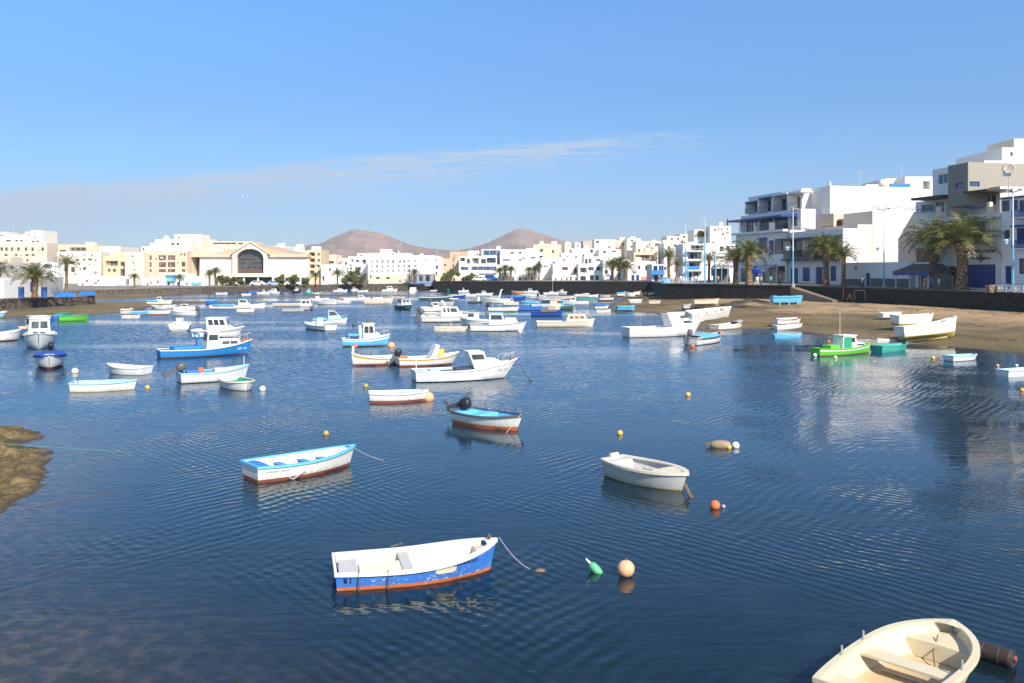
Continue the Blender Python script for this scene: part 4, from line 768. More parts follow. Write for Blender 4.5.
for x in (786, 800, 814, 828, 841): u = (fpt(x) - fpt(786.5)).length * (1 if x > 786.5 else -1); bfit(F_, 786.5, 0, u - 0.08, u + 0.08, -0.95, -0.8, fz(x, 249.6), fz(x, 239.3), 'balcony_post', DARKW)
ua, ub = (fpt(805) - fpt(786.5)).length, (fpt(837.6) - fpt(786.5)).length; bfit(F_, 786.5, 0, ua, ub, 1.5, 1.7, fz(815, 258.6), fz(815, 240.4), 'gallery_wall', DARKW); um = ua + (ub - ua) * .3; bfit(F_, 786.5, 0, um, um + 1.1, 1.42, 1.49, fz(815, 258.6), fz(815, 243), 'gallery_door', FRAMEW)
rail(F_, 786.5, 796, 809, 231.8, 228.2, WOOD, off=0.3, name='roof_rail'); rail(F_, 786.5, 818, 832, 230, 226.2, WOOD, off=0.3, name='roof_rail')
n_ = fpt(843); ux = Vector((math.cos(RZ), math.sin(RZ), 0)); inn = Vector((-ux.y, ux.x, 0))
q0 = n_ + inn * 2.6 - ux * 9; block(F_, (q0.x, q0.y), RZ, 9.02, 13.5, ZS - 0.2, zat(224.2, n_.y), (0.80, 0.70, 0.58), name='end_wall')
q0 = n_ + inn * 5.2 - ux * 8; block(F_, (q0.x, q0.y), RZ, 8.1, 14, ZS - 0.2, zat(210.4, n_.y), (0.80, 0.69, 0.56), [], [(1.6 + 5.3, 1.6 + 5.8, zat(249, n_.y), zat(241, n_.y), 'W'), (10.2, 10.7, zat(249, n_.y), zat(241, n_.y), 'W')], name='tall_end_wall')
q0 = n_ + inn * 4 - ux * 14; block(F_, (q0.x, q0.y), RZ, 5, 5, ZS, zat(214, n_.y + 12), (0.70, 0.52, 0.40), [], [(0.5, 1.6, zat(228, n_.y + 9), zat(220, n_.y + 9), 'D'), (3.2, 4.4, zat(230, n_.y + 9), zat(220, n_.y + 9), 'D')], name='roof_room')
mb = MB()
for k, (dx_, dz_) in enumerate(((6, 0.5), (8, 0.35), (10, 0.55), (12, 0.4), (13.5, 0.5), (15, .4), (17, .5))): p = n_ + inn * dx_ - Vector(F_.location) + Vector((0, 1, 0)); mb.tube([(p.x - 0.5, p.y, zat(210.4, n_.y) - F_.location.z + dz_ - 0.2), (p.x + 0.2, p.y, zat(210.4, n_.y) - F_.location.z + dz_ + 0.3), (p.x + 0.9, p.y, zat(210.4, n_.y) - F_.location.z + dz_)], 0.06, 4)
mb.build('roof_bars', FRAMED, F_)
# low garage wall between F and H
G_ = thing('garage', 'low white garage with dark grey base and small blue door under the cream wall', 'garage', (*fpt(880)[:2], ZS - 0.2), 0, 'town buildings round the harbour')
frontal(G_, 844.5, 911, 880, 262.2, 6, (0.72, 0.71, 0.73), [(865.4, 870, 273, 286.5, 'd')], parapet=0.2)
u1 = (fpt(864.8) - fpt(844.5)).length; u2 = (fpt(870.6) - fpt(844.5)).length; u3 = (fpt(911) - fpt(844.5)).length
bfit(G_, 844.5, 0, 0.02, u1, -0.05, -0.004, ZS - 0.1, fz(856, 279), 'dark_base', stucco((0.13, 0.125, 0.12))); bfit(G_, 844.5, 0, u2, u3 - 0.02, -0.05, -0.004, ZS - 0.1, fz(890, 278.6), 'dark_base', stucco((0.13, 0.125, 0.12)))
uu = (fpt(856) - fpt(844.5)).length; bfit(G_, 844.5, 0, uu - 0.35, uu + 0.35, -0.09, -0.004, fz(856, 269.4), fz(856, 266), 'wall_plaque', paint((0.42, 0.20, 0.10)))
# white blocks behind, right of the end wall of A
for lb, x0, x1, yt, Y, ws, col in [('tall bright white block behind the cream end wall', 866, 916, 184.5, 172, [(907, 909, 190, 195, 'W')], SUNW), ('white cube with small square windows on the skyline left of the grey block', 886, 914, 178.4, 180, [(888, 891, 184, 187, 'W'), (897.6, 900.4, 183.6, 188.4, 'W'), (903, 906, 183.4, 188, 'W')], (0.80, 0.79, 0.78)),
                             ('white rooftop house with two dark openings beside the grey concrete block', 905, 935, 176.6, 176, [(907.4, 910.4, 184, 188.6, 'W'), (923, 930, 181, 189, 'o')], SUNW), ('narrow white block between the blue panel roof and the bright white block', 855, 868, 186.5, 168, [(856, 859, 196, 200, 'W')], (0.76, 0.74, 0.72))]:
    far(lb, x0, x1, yt, Y, col, ws, D=12, z0=3.2)
antenna([o for o in COL.objects if o.get('label', '').startswith('narrow white block')][0], 859, 187, 171, 169)

# H: the grey concrete block (917-1001)
H_ = thing('concrete_block', 'apartment block with a rough grey concrete top storey and shopfront below', 'building', (*fpt(960)[:2], ZS - 0.2), 0, 'town buildings round the harbour')
frontal(H_, 915.5, 1000, 950, 217, 13, (0.70, 0.67, 0.65), [(916.5, 944, 230, 243, 'o'), (951.4, 955.4, 210, 214.6, 'W'), (958, 985, 222, 233, 'o'), (948, 960, 266, 285, 'w'), (915, 940, 248, 262, 'D'), (967.4, 995, 249.6, 253, 'W'), (967.4, 995.4, 264.4, 288, 's')], parapet=0.9)
frontal(H_, 915.5, 946, 930, 200.4, 11, (0.70, 0.67, 0.65), [(921, 934, 204, 212, 'w'), (935.4, 944, 202, 212, 'W')], c=CF + 2.0, name='upper_walls', parapet=0.2)
frontal(H_, 932.5, 950, 940, 168.4, 8, (0.78, 0.77, 0.78), [(938, 947.6, 174, 184, 'g')], c=CF + 3, name='upper_walls')
frontal(H_, 948, 966.5, 957, 164.2, 13, GREY, [(955.4, 964, 182.8, 188.4, 'g')], c=CF + 0.3, z0=fz(957, 206.5), name='concrete_storey', fr=FRAMEB)
cc = fpt(966.5, CF + 0.3) + inn * 0.0
q0 = fpt(966.5, CF + 0.3) - ux * 0.05; block(H_, (q0.x, q0.y), RZ, 0.35, 15.2, zat(195.8, q0.y), zat(162.2, q0.y), (0.33, 0.30, 0.25), [], [(5.2, 6.4, zat(175.6, q0.y), zat(169.6, q0.y), 'g'), (0.2, 1.7, zat(186.6, q0.y), zat(181.6, q0.y), 'g')], fr=FRAMEB, name='concrete_storey', parapet=0.1)
frontal(H_, 967.5, 1000, 980, 188.6, 12, (0.55, 0.52, 0.50), [(968.4, 983, 194, 205.6, 'w'), (985, 996, 194, 205, 'w')], c=CF + 3.5, name='upper_walls', parapet=0.8)
rail(H_, 915.5, 916, 942.6, 212.4, 208.2, FRAMEB); rail(H_, 915.5, 965, 989, 208.6, 203.4, FRAMEB)
u = (fpt(946) - fpt(915.5)).length; bfit(H_, 915.5, 0, -0.3, u - .3, -0.5, 1.9, fz(930, 198.9), fz(930, 196.4), 'balcony_roof', DARKW); ua, ub = (fpt(966) - fpt(915.5)).length, (fpt(997) - fpt(915.5)).length; bfit(H_, 915.5, 0, ua, ub - 1.2, -0.4, 3.4, fz(980, 192.4), fz(980, 190), 'balcony_roof', DARKW)
ua, ub = (fpt(990) - fpt(915.5)).length, (fpt(993) - fpt(915.5)).length; bfit(H_, 915.5, 0, ua, ub, -0.5, -0.02, fz(992, 246), fz(992, 202), 'pilaster', stucco(CREAM)); ua, ub = (fpt(939.5) - fpt(915.5)).length, (fpt(942) - fpt(915.5)).length; bfit(H_, 915.5, 0, ua, ub, -0.5, -0.02, fz(941, 246), fz(941, 206.5), 'pilaster', stucco(CREAM))
# shop emblem: dark winged mark with a small crest on the pale fascia
o = fpt(915.5) - Vector((H_.location.x, H_.location.y, 0)); mb = MB()
def em(xa, xb, ya, yb): a, bq = (fpt(xa) - fpt(915.5)).length, (fpt(xb) - fpt(915.5)).length; obox(mb, o, ux, inn, a, bq, -0.07, -0.006, fz((xa + xb) / 2, yb) - H_.location.z, fz((xa + xb) / 2, ya) - H_.location.z)
for xa, xb, ya, yb in ((972, 975.4, 257.6, 259.2), (975.6, 978.6, 257.2, 259.4), (979.2, 983.4, 256.2, 260.4), (984, 987.4, 257.2, 259.4), (987.6, 990.6, 257.6, 259.2), (980.2, 982.6, 254.2, 255.8), (980.4, 982.4, 260.8, 262.2)): em(xa, xb, ya, yb)
mb.build('shop_emblem', paint((0.09, 0.07, 0.06)), H_)
# kiosk roof with posts in front of H
K_ = thing('kiosk', 'dark roofed open kiosk with a blue fascia in front of the concrete block', 'kiosk', (*fpt(925, 79.5)[:2], ZS), 0)
o = fpt(893, 79.6) - Vector(K_.location); o.z = 0; L_ = (fpt(930, 79.6) - fpt(893, 79.6)).length; za, zb = fz(912, 264, 79.6) - ZS, fz(912, 272, 79.6) - ZS; P_ = lambda u, d, z: o + ux * u + inn * d + Vector((0, 0, z))
mb = MB(); mb.hexa([P_(0, -0.2, zb), P_(L_, -0.2, zb), P_(L_, 4.0, zb), P_(0, 4.0, zb), P_(2.2, 1.4, za), P_(L_ - 1, 1.4, za), P_(L_ - 1, 2.6, za), P_(2.2, 2.6, za)]); mb.build('roof', stucco((0.11, 0.09, 0.08)), K_)
mb = MB(); obox(mb, o, ux, inn, 0.1, L_ - 0.1, -0.1, -0.02, zb - 0.45, zb - 0.004); mb.build('fascia', FRAMEB, K_)
for u, d in ((0.5, 0.1), (L_ * 0.45, 0.1), (L_ - 0.5, 0.1), (0.5, 3.7), (L_ - 0.5, 3.7)): mb = MB(); obox(mb, o, ux, inn, u - 0.07, u + 0.07, d - 0.07, d + 0.07, 0, zb - 0.45); mb.build('post', STEEL, K_)
mb = MB(); obox(mb, o, ux, inn, L_ * 0.55, L_ - 0.6, 1.2, 3.6, 0, 2.4); mb.build('booth', stucco((0.20, 0.19, 0.18)), K_)
# I: white house with blue windows at the right edge
I_ = thing('corner_house', 'white house with blue windows and latticed blue balconies at the right edge', 'building', (*fpt(1020)[:2], ZS - 0.2), 0, 'town buildings round the harbour')
frontal(I_, 1000.6, 1085, 1010, 196.6, 12, (0.78, 0.76, 0.79), [(1002, 1009.6, 200.6, 211.4, 'w'), (1013.4, 1018, 200, 210, 'w'), (1004, 1009.6, 230, 241.2, 'w'), (1004.8, 1011.4, 266, 288, 'd'), (1018.8, 1026, 258.4, 274, 'w'), (1016.6, 1030, 228, 244, 's'), (1019, 1030, 200, 212, 'w'), (1040, 1052, 200, 212, 'w'), (1040, 1052, 230, 246, 'w'), (1040, 1052, 262, 288, 'd')], fr=FRAMEB, parapet=1.4)
rail(I_, 1000.6, 1016.6, 1040, 248, 240, FRAMEB, off=-0.7, step=0.14); rail(I_, 1000.6, 1016.6, 1040, 217, 209.6, FRAMEB, off=-0.7, step=0.14)
ua, ub = (fpt(1016) - fpt(1000.6)).length, (fpt(1041) - fpt(1000.6)).length
for y in (249.4, 218.2): bfit(I_, 1000.6, 0, ua, ub, -0.8, -0.02, fz(1028, y), fz(1028, y - 1.4), 'balcony_slab', stucco(SHADEW))
for y in (226.6,): bfit(I_, 1000.6, 0, ua, ub, -0.8, -0.02, fz(1028, y), fz(1028, y - 2), 'lattice_hood', FRAMEB)
bfit(I_, 1000.6, 0, 0.05, 24, -0.3, 0, fz(1010, 198.4) , fz(1010, 197.0), 'blue_cornice', FRAMEB)
far('large white block with a roof terrace high on the skyline at the right edge', 1002, 1060, 147.5, 136, SUNW, [(1010, 1013, 152, 156, 'W')], D=14, z0=3.2)
far('lower white roof storey with vents behind the grey concrete top', 984, 1006, 160.6, 132, (0.80, 0.78, 0.72), [(1000, 1003, 168, 172, 'W')], D=10, z0=3.2)
far('cream topped stair head at the far upper right corner', 1014, 1034, 138.6, 142, (0.78, 0.70, 0.52), (), D=8, z0=3.2)
D_ = thing('satellite_dish', 'large tan satellite dish on a thin mast above the corner house', 'satellite dish', at(1009, 186, 112))
mb = MB(); mb.tube([(0, 0, -4), (0, 0, 1.6)], 0.06, 6); mb.build('mast', STEEL, D_)
mb = MB(); prof = [(r * .62, z * .62) for r, z in [(0.02, 0.0), (0.5, 0.06), (0.9, 0.2), (1.2, 0.38), (1.22, 0.40), (0.9, 0.26), (0.5, 0.12), (0.02, 0.06)]]; mb.lathe(prof, 18); o = mb.build('dish', paint((0.46, 0.38, 0.31), .8), D_, smooth=True, loc=(0, 0, 2.1)); o.rotation_euler = (R(68), 0, R(-32))
mb = MB(); mb.tube([(0, 0, 0.06), (0, 0, 0.9)], 0.035, 5); mb.box(-0.09, 0.09, -0.09, 0.09, 0.9, 1.1); o = mb.build('feed_horn', STEEL, D_, loc=(0, 0, 2.1)); o.rotation_euler = (R(68), 0, R(-32))
# ================================================================ boats
CO = dict(J=(.64, .55, .38), j=(.52, .38, .22), W=(0.76, 0.74, 0.70), C=(0.76, 0.66, 0.52), G=(0.50, 0.49, 0.47), b=(0.045, 0.19, 0.60), B=(0.02, 0.075, 0.36), c=(0.13, 0.48, 0.76), s=(0.36, 0.60, 0.76), a=(0.028, 0.235, 0.58), r=(0.27, 0.085, 0.052), o=(0.60, 0.16, 0.05), k=(0.02, 0.02, 0.022),
          n=(0.03, 0.05, 0.11), g=(0.03, 0.30, 0.17), l=(0.14, 0.50, 0.05), t=(0.06, 0.36, 0.30), w=(0.20, 0.12, 0.07), y=(0.72, 0.42, 0.08), d=(0.10, 0.10, 0.10), m=(0.06, 0.12, 0.10), f=(0.64, 0.57, 0.46), q=(0.36, 0.34, 0.33), O=(0.75, 0.40, 0.22), Y=(0.40, 0.32, 0.10))
def cm(k, rough=0.38, dirt=0.35, scale=3.0): return paint(CO[k], rough, dirt, scale)
GLASSB = glass((0.03, 0.035, 0.04))

class Hull:
    def __init__(s, L, B, F, ws=0.8, full=2.2, tm=0.42, sb=0.35, ss=0.06, rake=0.5, srake=0.15, dep=0.16, wl=0.07, N=15, vee=0.0):
        s.L, s.B, s.F, s.ws, s.full, s.tm, s.sb, s.ss, s.rake, s.srake, s.dep, s.wl = L, B, F, ws, full, tm, sb, ss, rake, srake, dep, wl
        s.T = [1 - (1 - i / (N - 1)) ** 1.35 for i in range(N)]
    def half(s, t):
        if t < s.tm: u = (s.tm - t) / s.tm; return s.B / 2 * (1 - (1 - s.ws) * u ** 1.8)
        u = (t - s.tm) / (1 - s.tm); return s.B / 2 * max(0.012, (1 - u ** s.full)) ** 0.86
    def zg(s, t): return s.F * (1 + s.sb * max(0, (t - 0.35) / 0.65) ** 2 + s.ss * max(0, (0.35 - t) / 0.35) ** 2)
    def pt(s, t, z, sgn=1, inset=0.0):
        zg = s.zg(t); u = max(0.0, min(1.0, (zg - z) / (zg + s.dep)))
        fl = 0.16 + 0.26 * max(0, (t - 0.45) / 0.55)
        w = (1 - fl * (u / 0.75) ** 1.1) if u < 0.75 else (1 - fl) * (1 - ((u - 0.75) / 0.25) ** 1.6)
        hb = max(0.0, s.half(t) - inset)
        x = -s.L / 2 + s.L * t - s.rake * s.F * u * max(0, (t - 0.55) / 0.45) ** 2 + s.srake * s.F * u * max(0, 1 - t / 0.25)
        return Vector((x, sgn * hb * max(w, 0.0), z))

def hullpaint(col, wl, chip=0.0, F=.6):
    "hull paint with scuffs, rust and weed stains near the waterline; chip bares pale primer"
    key = ('h', tuple(col), round(wl, 2), chip, round(F, 1))
    if key in MC: return MC[key]
    m, t, b = pbr('hull_paint'); oc = t.new('ShaderNodeTexCoord').outputs['Object']; _, _, z = t.xyz(oc)
    n1 = t.noise(oc, 1.6, 6, 0.65); n2 = t.noise(t.mapping(oc, (5, 5, 0.8)), 1.0, 5, 0.65); n3 = t.noise(t.mapping(oc, (1, 1, 1.6)), 13.0, 6, 0.72); n4 = t.noise(t.mapping(oc, (1.2, 1.2, 3)), 1.7, 4, 0.6, 0.6)
    f = t.m('MULTIPLY', t.ramp(t.m('ADD', t.m('MULTIPLY', n1, 0.5), t.m('MULTIPLY', n2, 0.5)), 0.46, 0.70), 0.45)
    c = t.mix(f, col, [a * 0.62 + 0.02 for a in col]); c = t.mix(t.m('MULTIPLY', t.ramp(n2, 0.60, 0.74), 0.30), c, (0.20, 0.10, 0.045))
    lowz = t.ramp(z, wl + 0.34 * F, wl + 0.02); c = t.mix(t.m('MULTIPLY', lowz, t.m('MULTIPLY', t.ramp(n3, 0.42, 0.66), 0.55)), c, (0.15, 0.125, 0.07))
    if chip:
        ch = t.m('MULTIPLY', t.ramp(n3, 0.53, 0.60), t.m('MULTIPLY', t.ramp(n4, 0.44, 0.62), t.ramp(z, wl + 0.80 * F, wl + 0.20 * F))); c = t.mix(t.m('MULTIPLY', ch, chip), c, (0.62, 0.58, 0.52))
    t.l.new(c, b.inputs['Base Color']); t.val(b.inputs['Roughness'], t.m('MULTIPLY_ADD', n1, 0.35, 0.30)); b.inputs['Specular IOR Level'].default_value = 0.3
    MC[key] = m; return m
def hull_parts(h, par, hc, bc, gc, ic, stripe=None, deck='open', floor=None, gw=0.07, fcol=None, chip=0.0):
    zl = lambda t: [h.zg(t), h.wl + (h.zg(t) - h.wl) * 0.80, h.wl + (h.zg(t) - h.wl) * 0.62, h.wl + (h.zg(t) - h.wl) * 0.3, h.wl + 0.02 * (t > 2), -0.03, -h.dep * 0.5, -h.dep]
    mb = MB(); mi = [0, 2 if stripe else 0, 0, 0, 1, 1, 1]; R_ = len(mi) + 1
    for sg in (1, -1):
        rows = [[h.pt(t, z, sg) for z in zl(t)] for t in h.T]; b = len(mb.v)
        for r in rows: mb.v += [tuple(p) for p in r]
        for i in range(len(rows) - 1):
            for j in range(R_ - 1):
                a = b + i * R_ + j; mb.f.append((a, a + 1, a + R_ + 1, a + R_) if sg > 0 else (a, a + R_, a + R_ + 1, a + 1)); mb.m.append(mi[j])
    for j in range(R_ - 1):                                       # transom
        z0, z1 = zl(0)[j], zl(0)[j + 1]; mb.quad(h.pt(0, z0, 1), h.pt(0, z1, 1), h.pt(0, z1, -1), h.pt(0, z0, -1), mi[j] if mi[j] == 1 else 0)
    mats = [hullpaint(CO[hc], h.wl, chip, h.F), hullpaint(CO[bc], -.2, chip * .7, .8)] + ([cm(stripe)] if stripe else [])
    me = mb.mesh('hull', mats, fix=False); bm = bmesh.new(); bm.from_mesh(me); bmesh.ops.remove_doubles(bm, verts=bm.verts, dist=0.004); bmesh.ops.recalc_face_normals(bm, faces=bm.faces); bm.to_mesh(me); bm.free()
    me.polygons.foreach_set('use_smooth', [True] * len(me.polygons)); me.set_sharp_from_angle(angle=R(38))
    o = bpy.data.objects.new('hull', me); COL.objects.link(o); o.parent = par
    # gunwale: a rail swept round the top edge
    loop = [(h.pt(t, h.zg(t), 1)) for t in h.T] + [(h.pt(t, h.zg(t), -1)) for t in reversed(h.T)]
    mb = MB(); n = len(loop); rings = []; ins = gw
    for i in range(n):
        p, a, c = loop[i], loop[i - 1], loop[(i + 1) % n]; d = (c - a); d.z = 0
        if d.length < 1e-6: d = Vector((0, -1, 0))
        d.normalize(); nr = Vector((d.y, -d.x, 0))                # outward (loop is walked bow-ward on port = +y ... ) fixed below
        if nr.dot(Vector((p.x * 0.15, p.y, 0))) < 0: nr = -nr
        if i == len(h.T) - 1 or i == len(h.T): nr = Vector((1, 0, 0))
        if i == 0: nr = Vector((-0.7, 0.7, 0))
        if i == n - 1: nr = Vector((-0.7, -0.7, 0))
        rings.append([p + nr * 0.028 + Vector((0, 0, 0.022)), p - nr * ins + Vector((0, 0, 0.022)), p - nr * ins + Vector((0, 0, -0.02)), p + nr * 0.004 + Vector((0, 0, -0.05)), p + nr * 0.028 + Vector((0, 0, -0.045))])
    mb.loft(rings + [rings[0]], cap0=False, cap1=False); mb.build('gunwale', cm(gc, 0.45, 0.4), par)
    if deck == 'open':
        fz_ = floor if floor is not None else max(0.07, h.F * 0.22); mb = MB(); Ti = [t for t in h.T if t < 0.97]; th = 0.045
        for sg in (1, -1):
            rows = []
            for t in Ti:
                zg = h.zg(t) - 0.015; zm = fz_ + (zg - fz_) * 0.5; xo = 0.05 if t == 0 else -0.03 * (t > .8); X_ = lambda z: h.pt(t, z).x + xo
                rows.append([Vector((X_(zg), sg * max(0.005, h.half(t) - th), zg)), Vector((X_(zm), sg * max(0.004, h.pt(t, zm).y - th), zm)), Vector((X_(fz_), sg * max(0.003, h.pt(t, fz_).y * 0.95 - th), fz_ + 0.04)), Vector((X_(fz_), sg * max(0.002, h.pt(t, fz_).y * 0.82 - th), fz_)), Vector((X_(fz_), 0, fz_))])
            k0 = len(mb.m); mb.loft(rows, closed=False)
            if fcol:
                for z in range(len(rows) - 1):
                    for j in (2, 3): mb.m[k0 + z * 4 + j] = 1
            mb.add(rows[-1] , [(0, 1, 2, 3, 4)]); mb.add(rows[0], [(0, 1, 2, 3, 4)])
        mb.build('inside', [cm(ic, 0.5, 0.5, 4.0), cm(fcol or ic, 0.5, 0.5, 4.0)], par, ang=40)
        deck_patch(h, par, .93, .998, cm(gc, .45, .4), 'breasthook', dz=.004, front_wall=False)
    elif deck == 'full':
        mb = MB(); rows = []
        for t in h.T: z = h.zg(t) - 0.06; hb = max(0.004, h.half(t) - 0.03); rows.append([Vector((h.pt(t, h.zg(t)).x, hb * k, z + 0.03 * (1 - k * k))) for k in (-1, -0.5, 0, 0.5, 1)])
        mb.loft(rows, closed=False); mb.build('deck', cm(ic, 0.5, 0.4), par, smooth=True)
def deck_patch(h, par, t0, t1, mat, name, dz=-0.005, front_wall=True):
    mb = MB(); ts = [t0 + (t1 - t0) * i / 6 for i in range(7)]; rows = []
    for t in ts: z = h.zg(t) + dz; hb = max(0.004, h.half(t) - 0.03); rows.append([Vector((h.pt(t, h.zg(t)).x, hb * k, z + 0.03 * (1 - k * k))) for k in (-1, -0.5, 0, 0.5, 1)])
    mb.loft(rows, closed=False)
    if front_wall:
        for rr, tt in ((rows[0], t0), (rows[-1], t1)):
            if tt in (0, 1) or tt > .95: continue
            zf = max(0.08, h.F * 0.24); lp_ = h.pt(tt, zf); hb = max(.004, lp_.y - .06); lo = [Vector((lp_.x, hb * k, zf)) for k in (-1, -0.5, 0, 0.5, 1)]; up_ = [Vector((p.x, p.y * .97, p.z)) for p in rr]; mb.loft([up_, lo], closed=False)
    return mb.build(name, mat, par)
def thwart(h, par, t, mat, w=0.22, zf=0.62, name='thwart'):
    x = h.pt(t, h.zg(t)).x; z = h.zg(t) * zf; hb = max(0.02, h.pt(t, z).y - 0.05); hb2 = max(0.02, h.pt(min(1, t + w / h.L), z).y - 0.05); mb = MB()
    mb.hexa([(x, -hb, z - .035), (x + w, -hb2, z - .035), (x + w, hb2, z - .035), (x, hb, z - .035), (x, -hb, z), (x + w, -hb2, z), (x + w, hb2, z), (x, hb, z)]); return mb.build(name, mat, par)
def pane(mb, q, u0, u1, v0, v1, off, th=0.02, mi=0):
    "thin slab on a quad q = bottom-left, bottom-right, top-right, top-left seen from outside"
    P = lambda u, v: (q[0] * (1 - u) + q[1] * u) * (1 - v) + (q[3] * (1 - u) + q[2] * u) * v
    n = (q[1] - q[0]).cross(q[3] - q[0]).normalized(); c = [P(u0, v0), P(u1, v0), P(u1, v1), P(u0, v1)]
    mb.hexa([p + n * (off - th) for p in c] + [p + n * off for p in c], mi)
def cabin(h, par, t0, t1, w, ht, mat, roof=None, fr=0.25, br=0.05, z0=None, ns=2, nf=2, nb=0, taper=0.88, ov=0.06, vw=(0.48, 0.88), name='cabin', gl=None, zb=None):
    x0, x1 = -h.L / 2 + h.L * t0, -h.L / 2 + h.L * t1; zb = (h.zg((t0 + t1) / 2) - 0.08) if zb is None else zb; w0 = h.B * w / 2; w1 = w0 * taper; wf = min(w0, max(0.12, h.half(min(t1, 0.97)) - 0.06))
    lo = [Vector((x0, -w0, zb)), Vector((x1, -wf, zb)), Vector((x1, wf, zb)), Vector((x0, w0, zb))]
    hi = [Vector((x0 + br, -w1, zb + ht)), Vector((x1 - fr, -min(w1, wf * 0.95), zb + ht)), Vector((x1 - fr, min(w1, wf * 0.95), zb + ht)), Vector((x0 + br, w1, zb + ht))]
    mb = MB(); mb.hexa(lo + hi); o = mb.build(name, mat, par); bv = o.modifiers.new('edge', 'BEVEL'); bv.width = 0.03; bv.segments = 2
    quads = {'side': [[lo[0], lo[1], hi[1], hi[0]], [lo[2], lo[3], hi[3], hi[2]]], 'front': [[lo[1], lo[2], hi[2], hi[1]]], 'back': [[lo[3], lo[0], hi[0], hi[3]]]}
    for kd, n in (('side', ns), ('front', nf), ('back', nb)):
        for qd in quads[kd]:
            for i in range(n):
                m_ = 0.08; a = m_ + (1 - 2 * m_) * i / n + 0.03; b_ = m_ + (1 - 2 * m_) * (i + 1) / n - 0.03; wm = MB(); pane(wm, qd, a, b_, vw[0], vw[1], 0.014); wm.build('window', gl or GLASSB, o)
    if roof:
        mb = MB(); r = [Vector((hi[0].x - ov, hi[0].y - ov, hi[0].z + .002)), Vector((hi[1].x + ov * 1.6, hi[1].y - ov, hi[0].z + .002)), Vector((hi[2].x + ov * 1.6, hi[2].y + ov, hi[0].z + .002)), Vector((hi[3].x - ov, hi[3].y + ov, hi[0].z + .002))]
        mb.hexa(r + [p + Vector((0, 0, 0.05)) for p in r]); mb.build('cabin_roof', roof, o)
    return o, lo, hi
def outboard(h, par, tilt=0.9, col='k', s=1.0, side=0.0):
    mt = cm(col, 0.35, 0.25); x = -h.L / 2 - 0.02; z = h.zg(0) + 0.06; M = Matrix.Translation((x, side, z)) @ Matrix.Rotation(tilt, 4, 'Y') @ Matrix.Scale(s, 4)
    mb = MB(); rings = []
    for zz, rx, ry in ((0.02, .09, .09), (0.08, .17, .13), (0.26, .20, .15), (0.40, .17, .13), (0.46, .09, .08)):
        rings.append([M @ Vector((-0.10 + rx * math.copysign(abs(math.cos(a)) ** .7, math.cos(a)), ry * math.copysign(abs(math.sin(a)) ** .7, math.sin(a)), zz)) for a in [2 * math.pi * k / 12 for k in range(12)]])
    mb.loft(rings); o = mb.build('outboard_motor', mt, par, smooth=True)
    mb = MB()
    mb.loft([[M @ Vector((-0.10 + dx * k, dy, zz)) for dx, dy in ((.09, .05), (-.09, .05), (-.09, -.05), (.09, -.05))] for zz, k in ((0.03, 1), (-0.35, .8), (-0.62, .6))])
    mb.loft([[M @ Vector((xx, .05 * math.cos(a) * k, -0.60 + .05 * math.sin(a) * k)) for a in [2 * math.pi * i / 6 for i in range(6)]] for xx, k in ((0.02, .4), (-.05, 1), (-.22, 1), (-.30, .3))])
    for k in range(3): a = 2 * math.pi * k / 3; c, s_ = math.cos(a), math.sin(a); mb.loft([[M @ Vector((-.27 + e, c * r - s_ * wv, -.60 + s_ * r + c * wv)) for e, wv in ((-.015, -.03), (.0, -.03), (.03, .03), (.015, .03))] for r in (0.03, 0.13)])
    mb.build('motor_leg', cm('d', 0.4), o); mb = MB(); mb.tube([M @ Vector((0.08, 0, 0.12)), M @ Vector((0.55, 0.04, 0.16))], 0.022 * s, 6); mb.build('tiller', cm('k'), o)
    return o
def mast(par, x, z, ht, mat, r=0.025, lean=0.0, name='mast'):
    mb = MB(); mb.tube([(x, 0, z), (x + lean, 0, z + ht)], [r, r * 0.6], 6); return mb.build(name, mat, par)
def bow_rail(h, par, t0, ht=0.38, mat=None):
    mb = MB(); T = [t0 + (0.985 - t0) * i / 5 for i in range(6)]; L_ = [h.pt(t, h.zg(t), 1, 0.05) + Vector((0, 0, ht)) for t in T] + [h.pt(t, h.zg(t), -1, 0.05) + Vector((0, 0, ht)) for t in reversed(T)]
    mb.tube(L_, 0.016, 5)
    for t in T[::2]:
        for sg in (1, -1): p = h.pt(t, h.zg(t), sg, 0.05); mb.tube([p, p + Vector((0, 0, ht))], 0.013, 5)
    mb.build('bow_rail', mat or STEEL, par)
def cover(h, par, t0, t1, mat, camber=0.14, drop=0.12):
    mb = MB(); rows = []
    for i in range(9):
        t = t0 + (t1 - t0) * i / 8; hb = h.half(t) + 0.04; z = h.zg(t) + 0.035; x = h.pt(t, h.zg(t)).x
        rows.append([Vector((x, -hb, z - drop)), Vector((x, -hb, z))] + [Vector((x, hb * k, z + camber * (1 - k * k) * (0.7 + 0.3 * math.sin(i * 2.1)))) for k in (-.6, -.2, .2, .6)] + [Vector((x, hb, z)), Vector((x, hb, z - drop))])
    mb.loft(rows, closed=False); o = mb.build('cover', mat, par, ang=50); sd_ = o.modifiers.new('cloth', 'SOLIDIFY'); sd_.thickness = 0.015; sd_.offset = 1; return o
BOATS = []
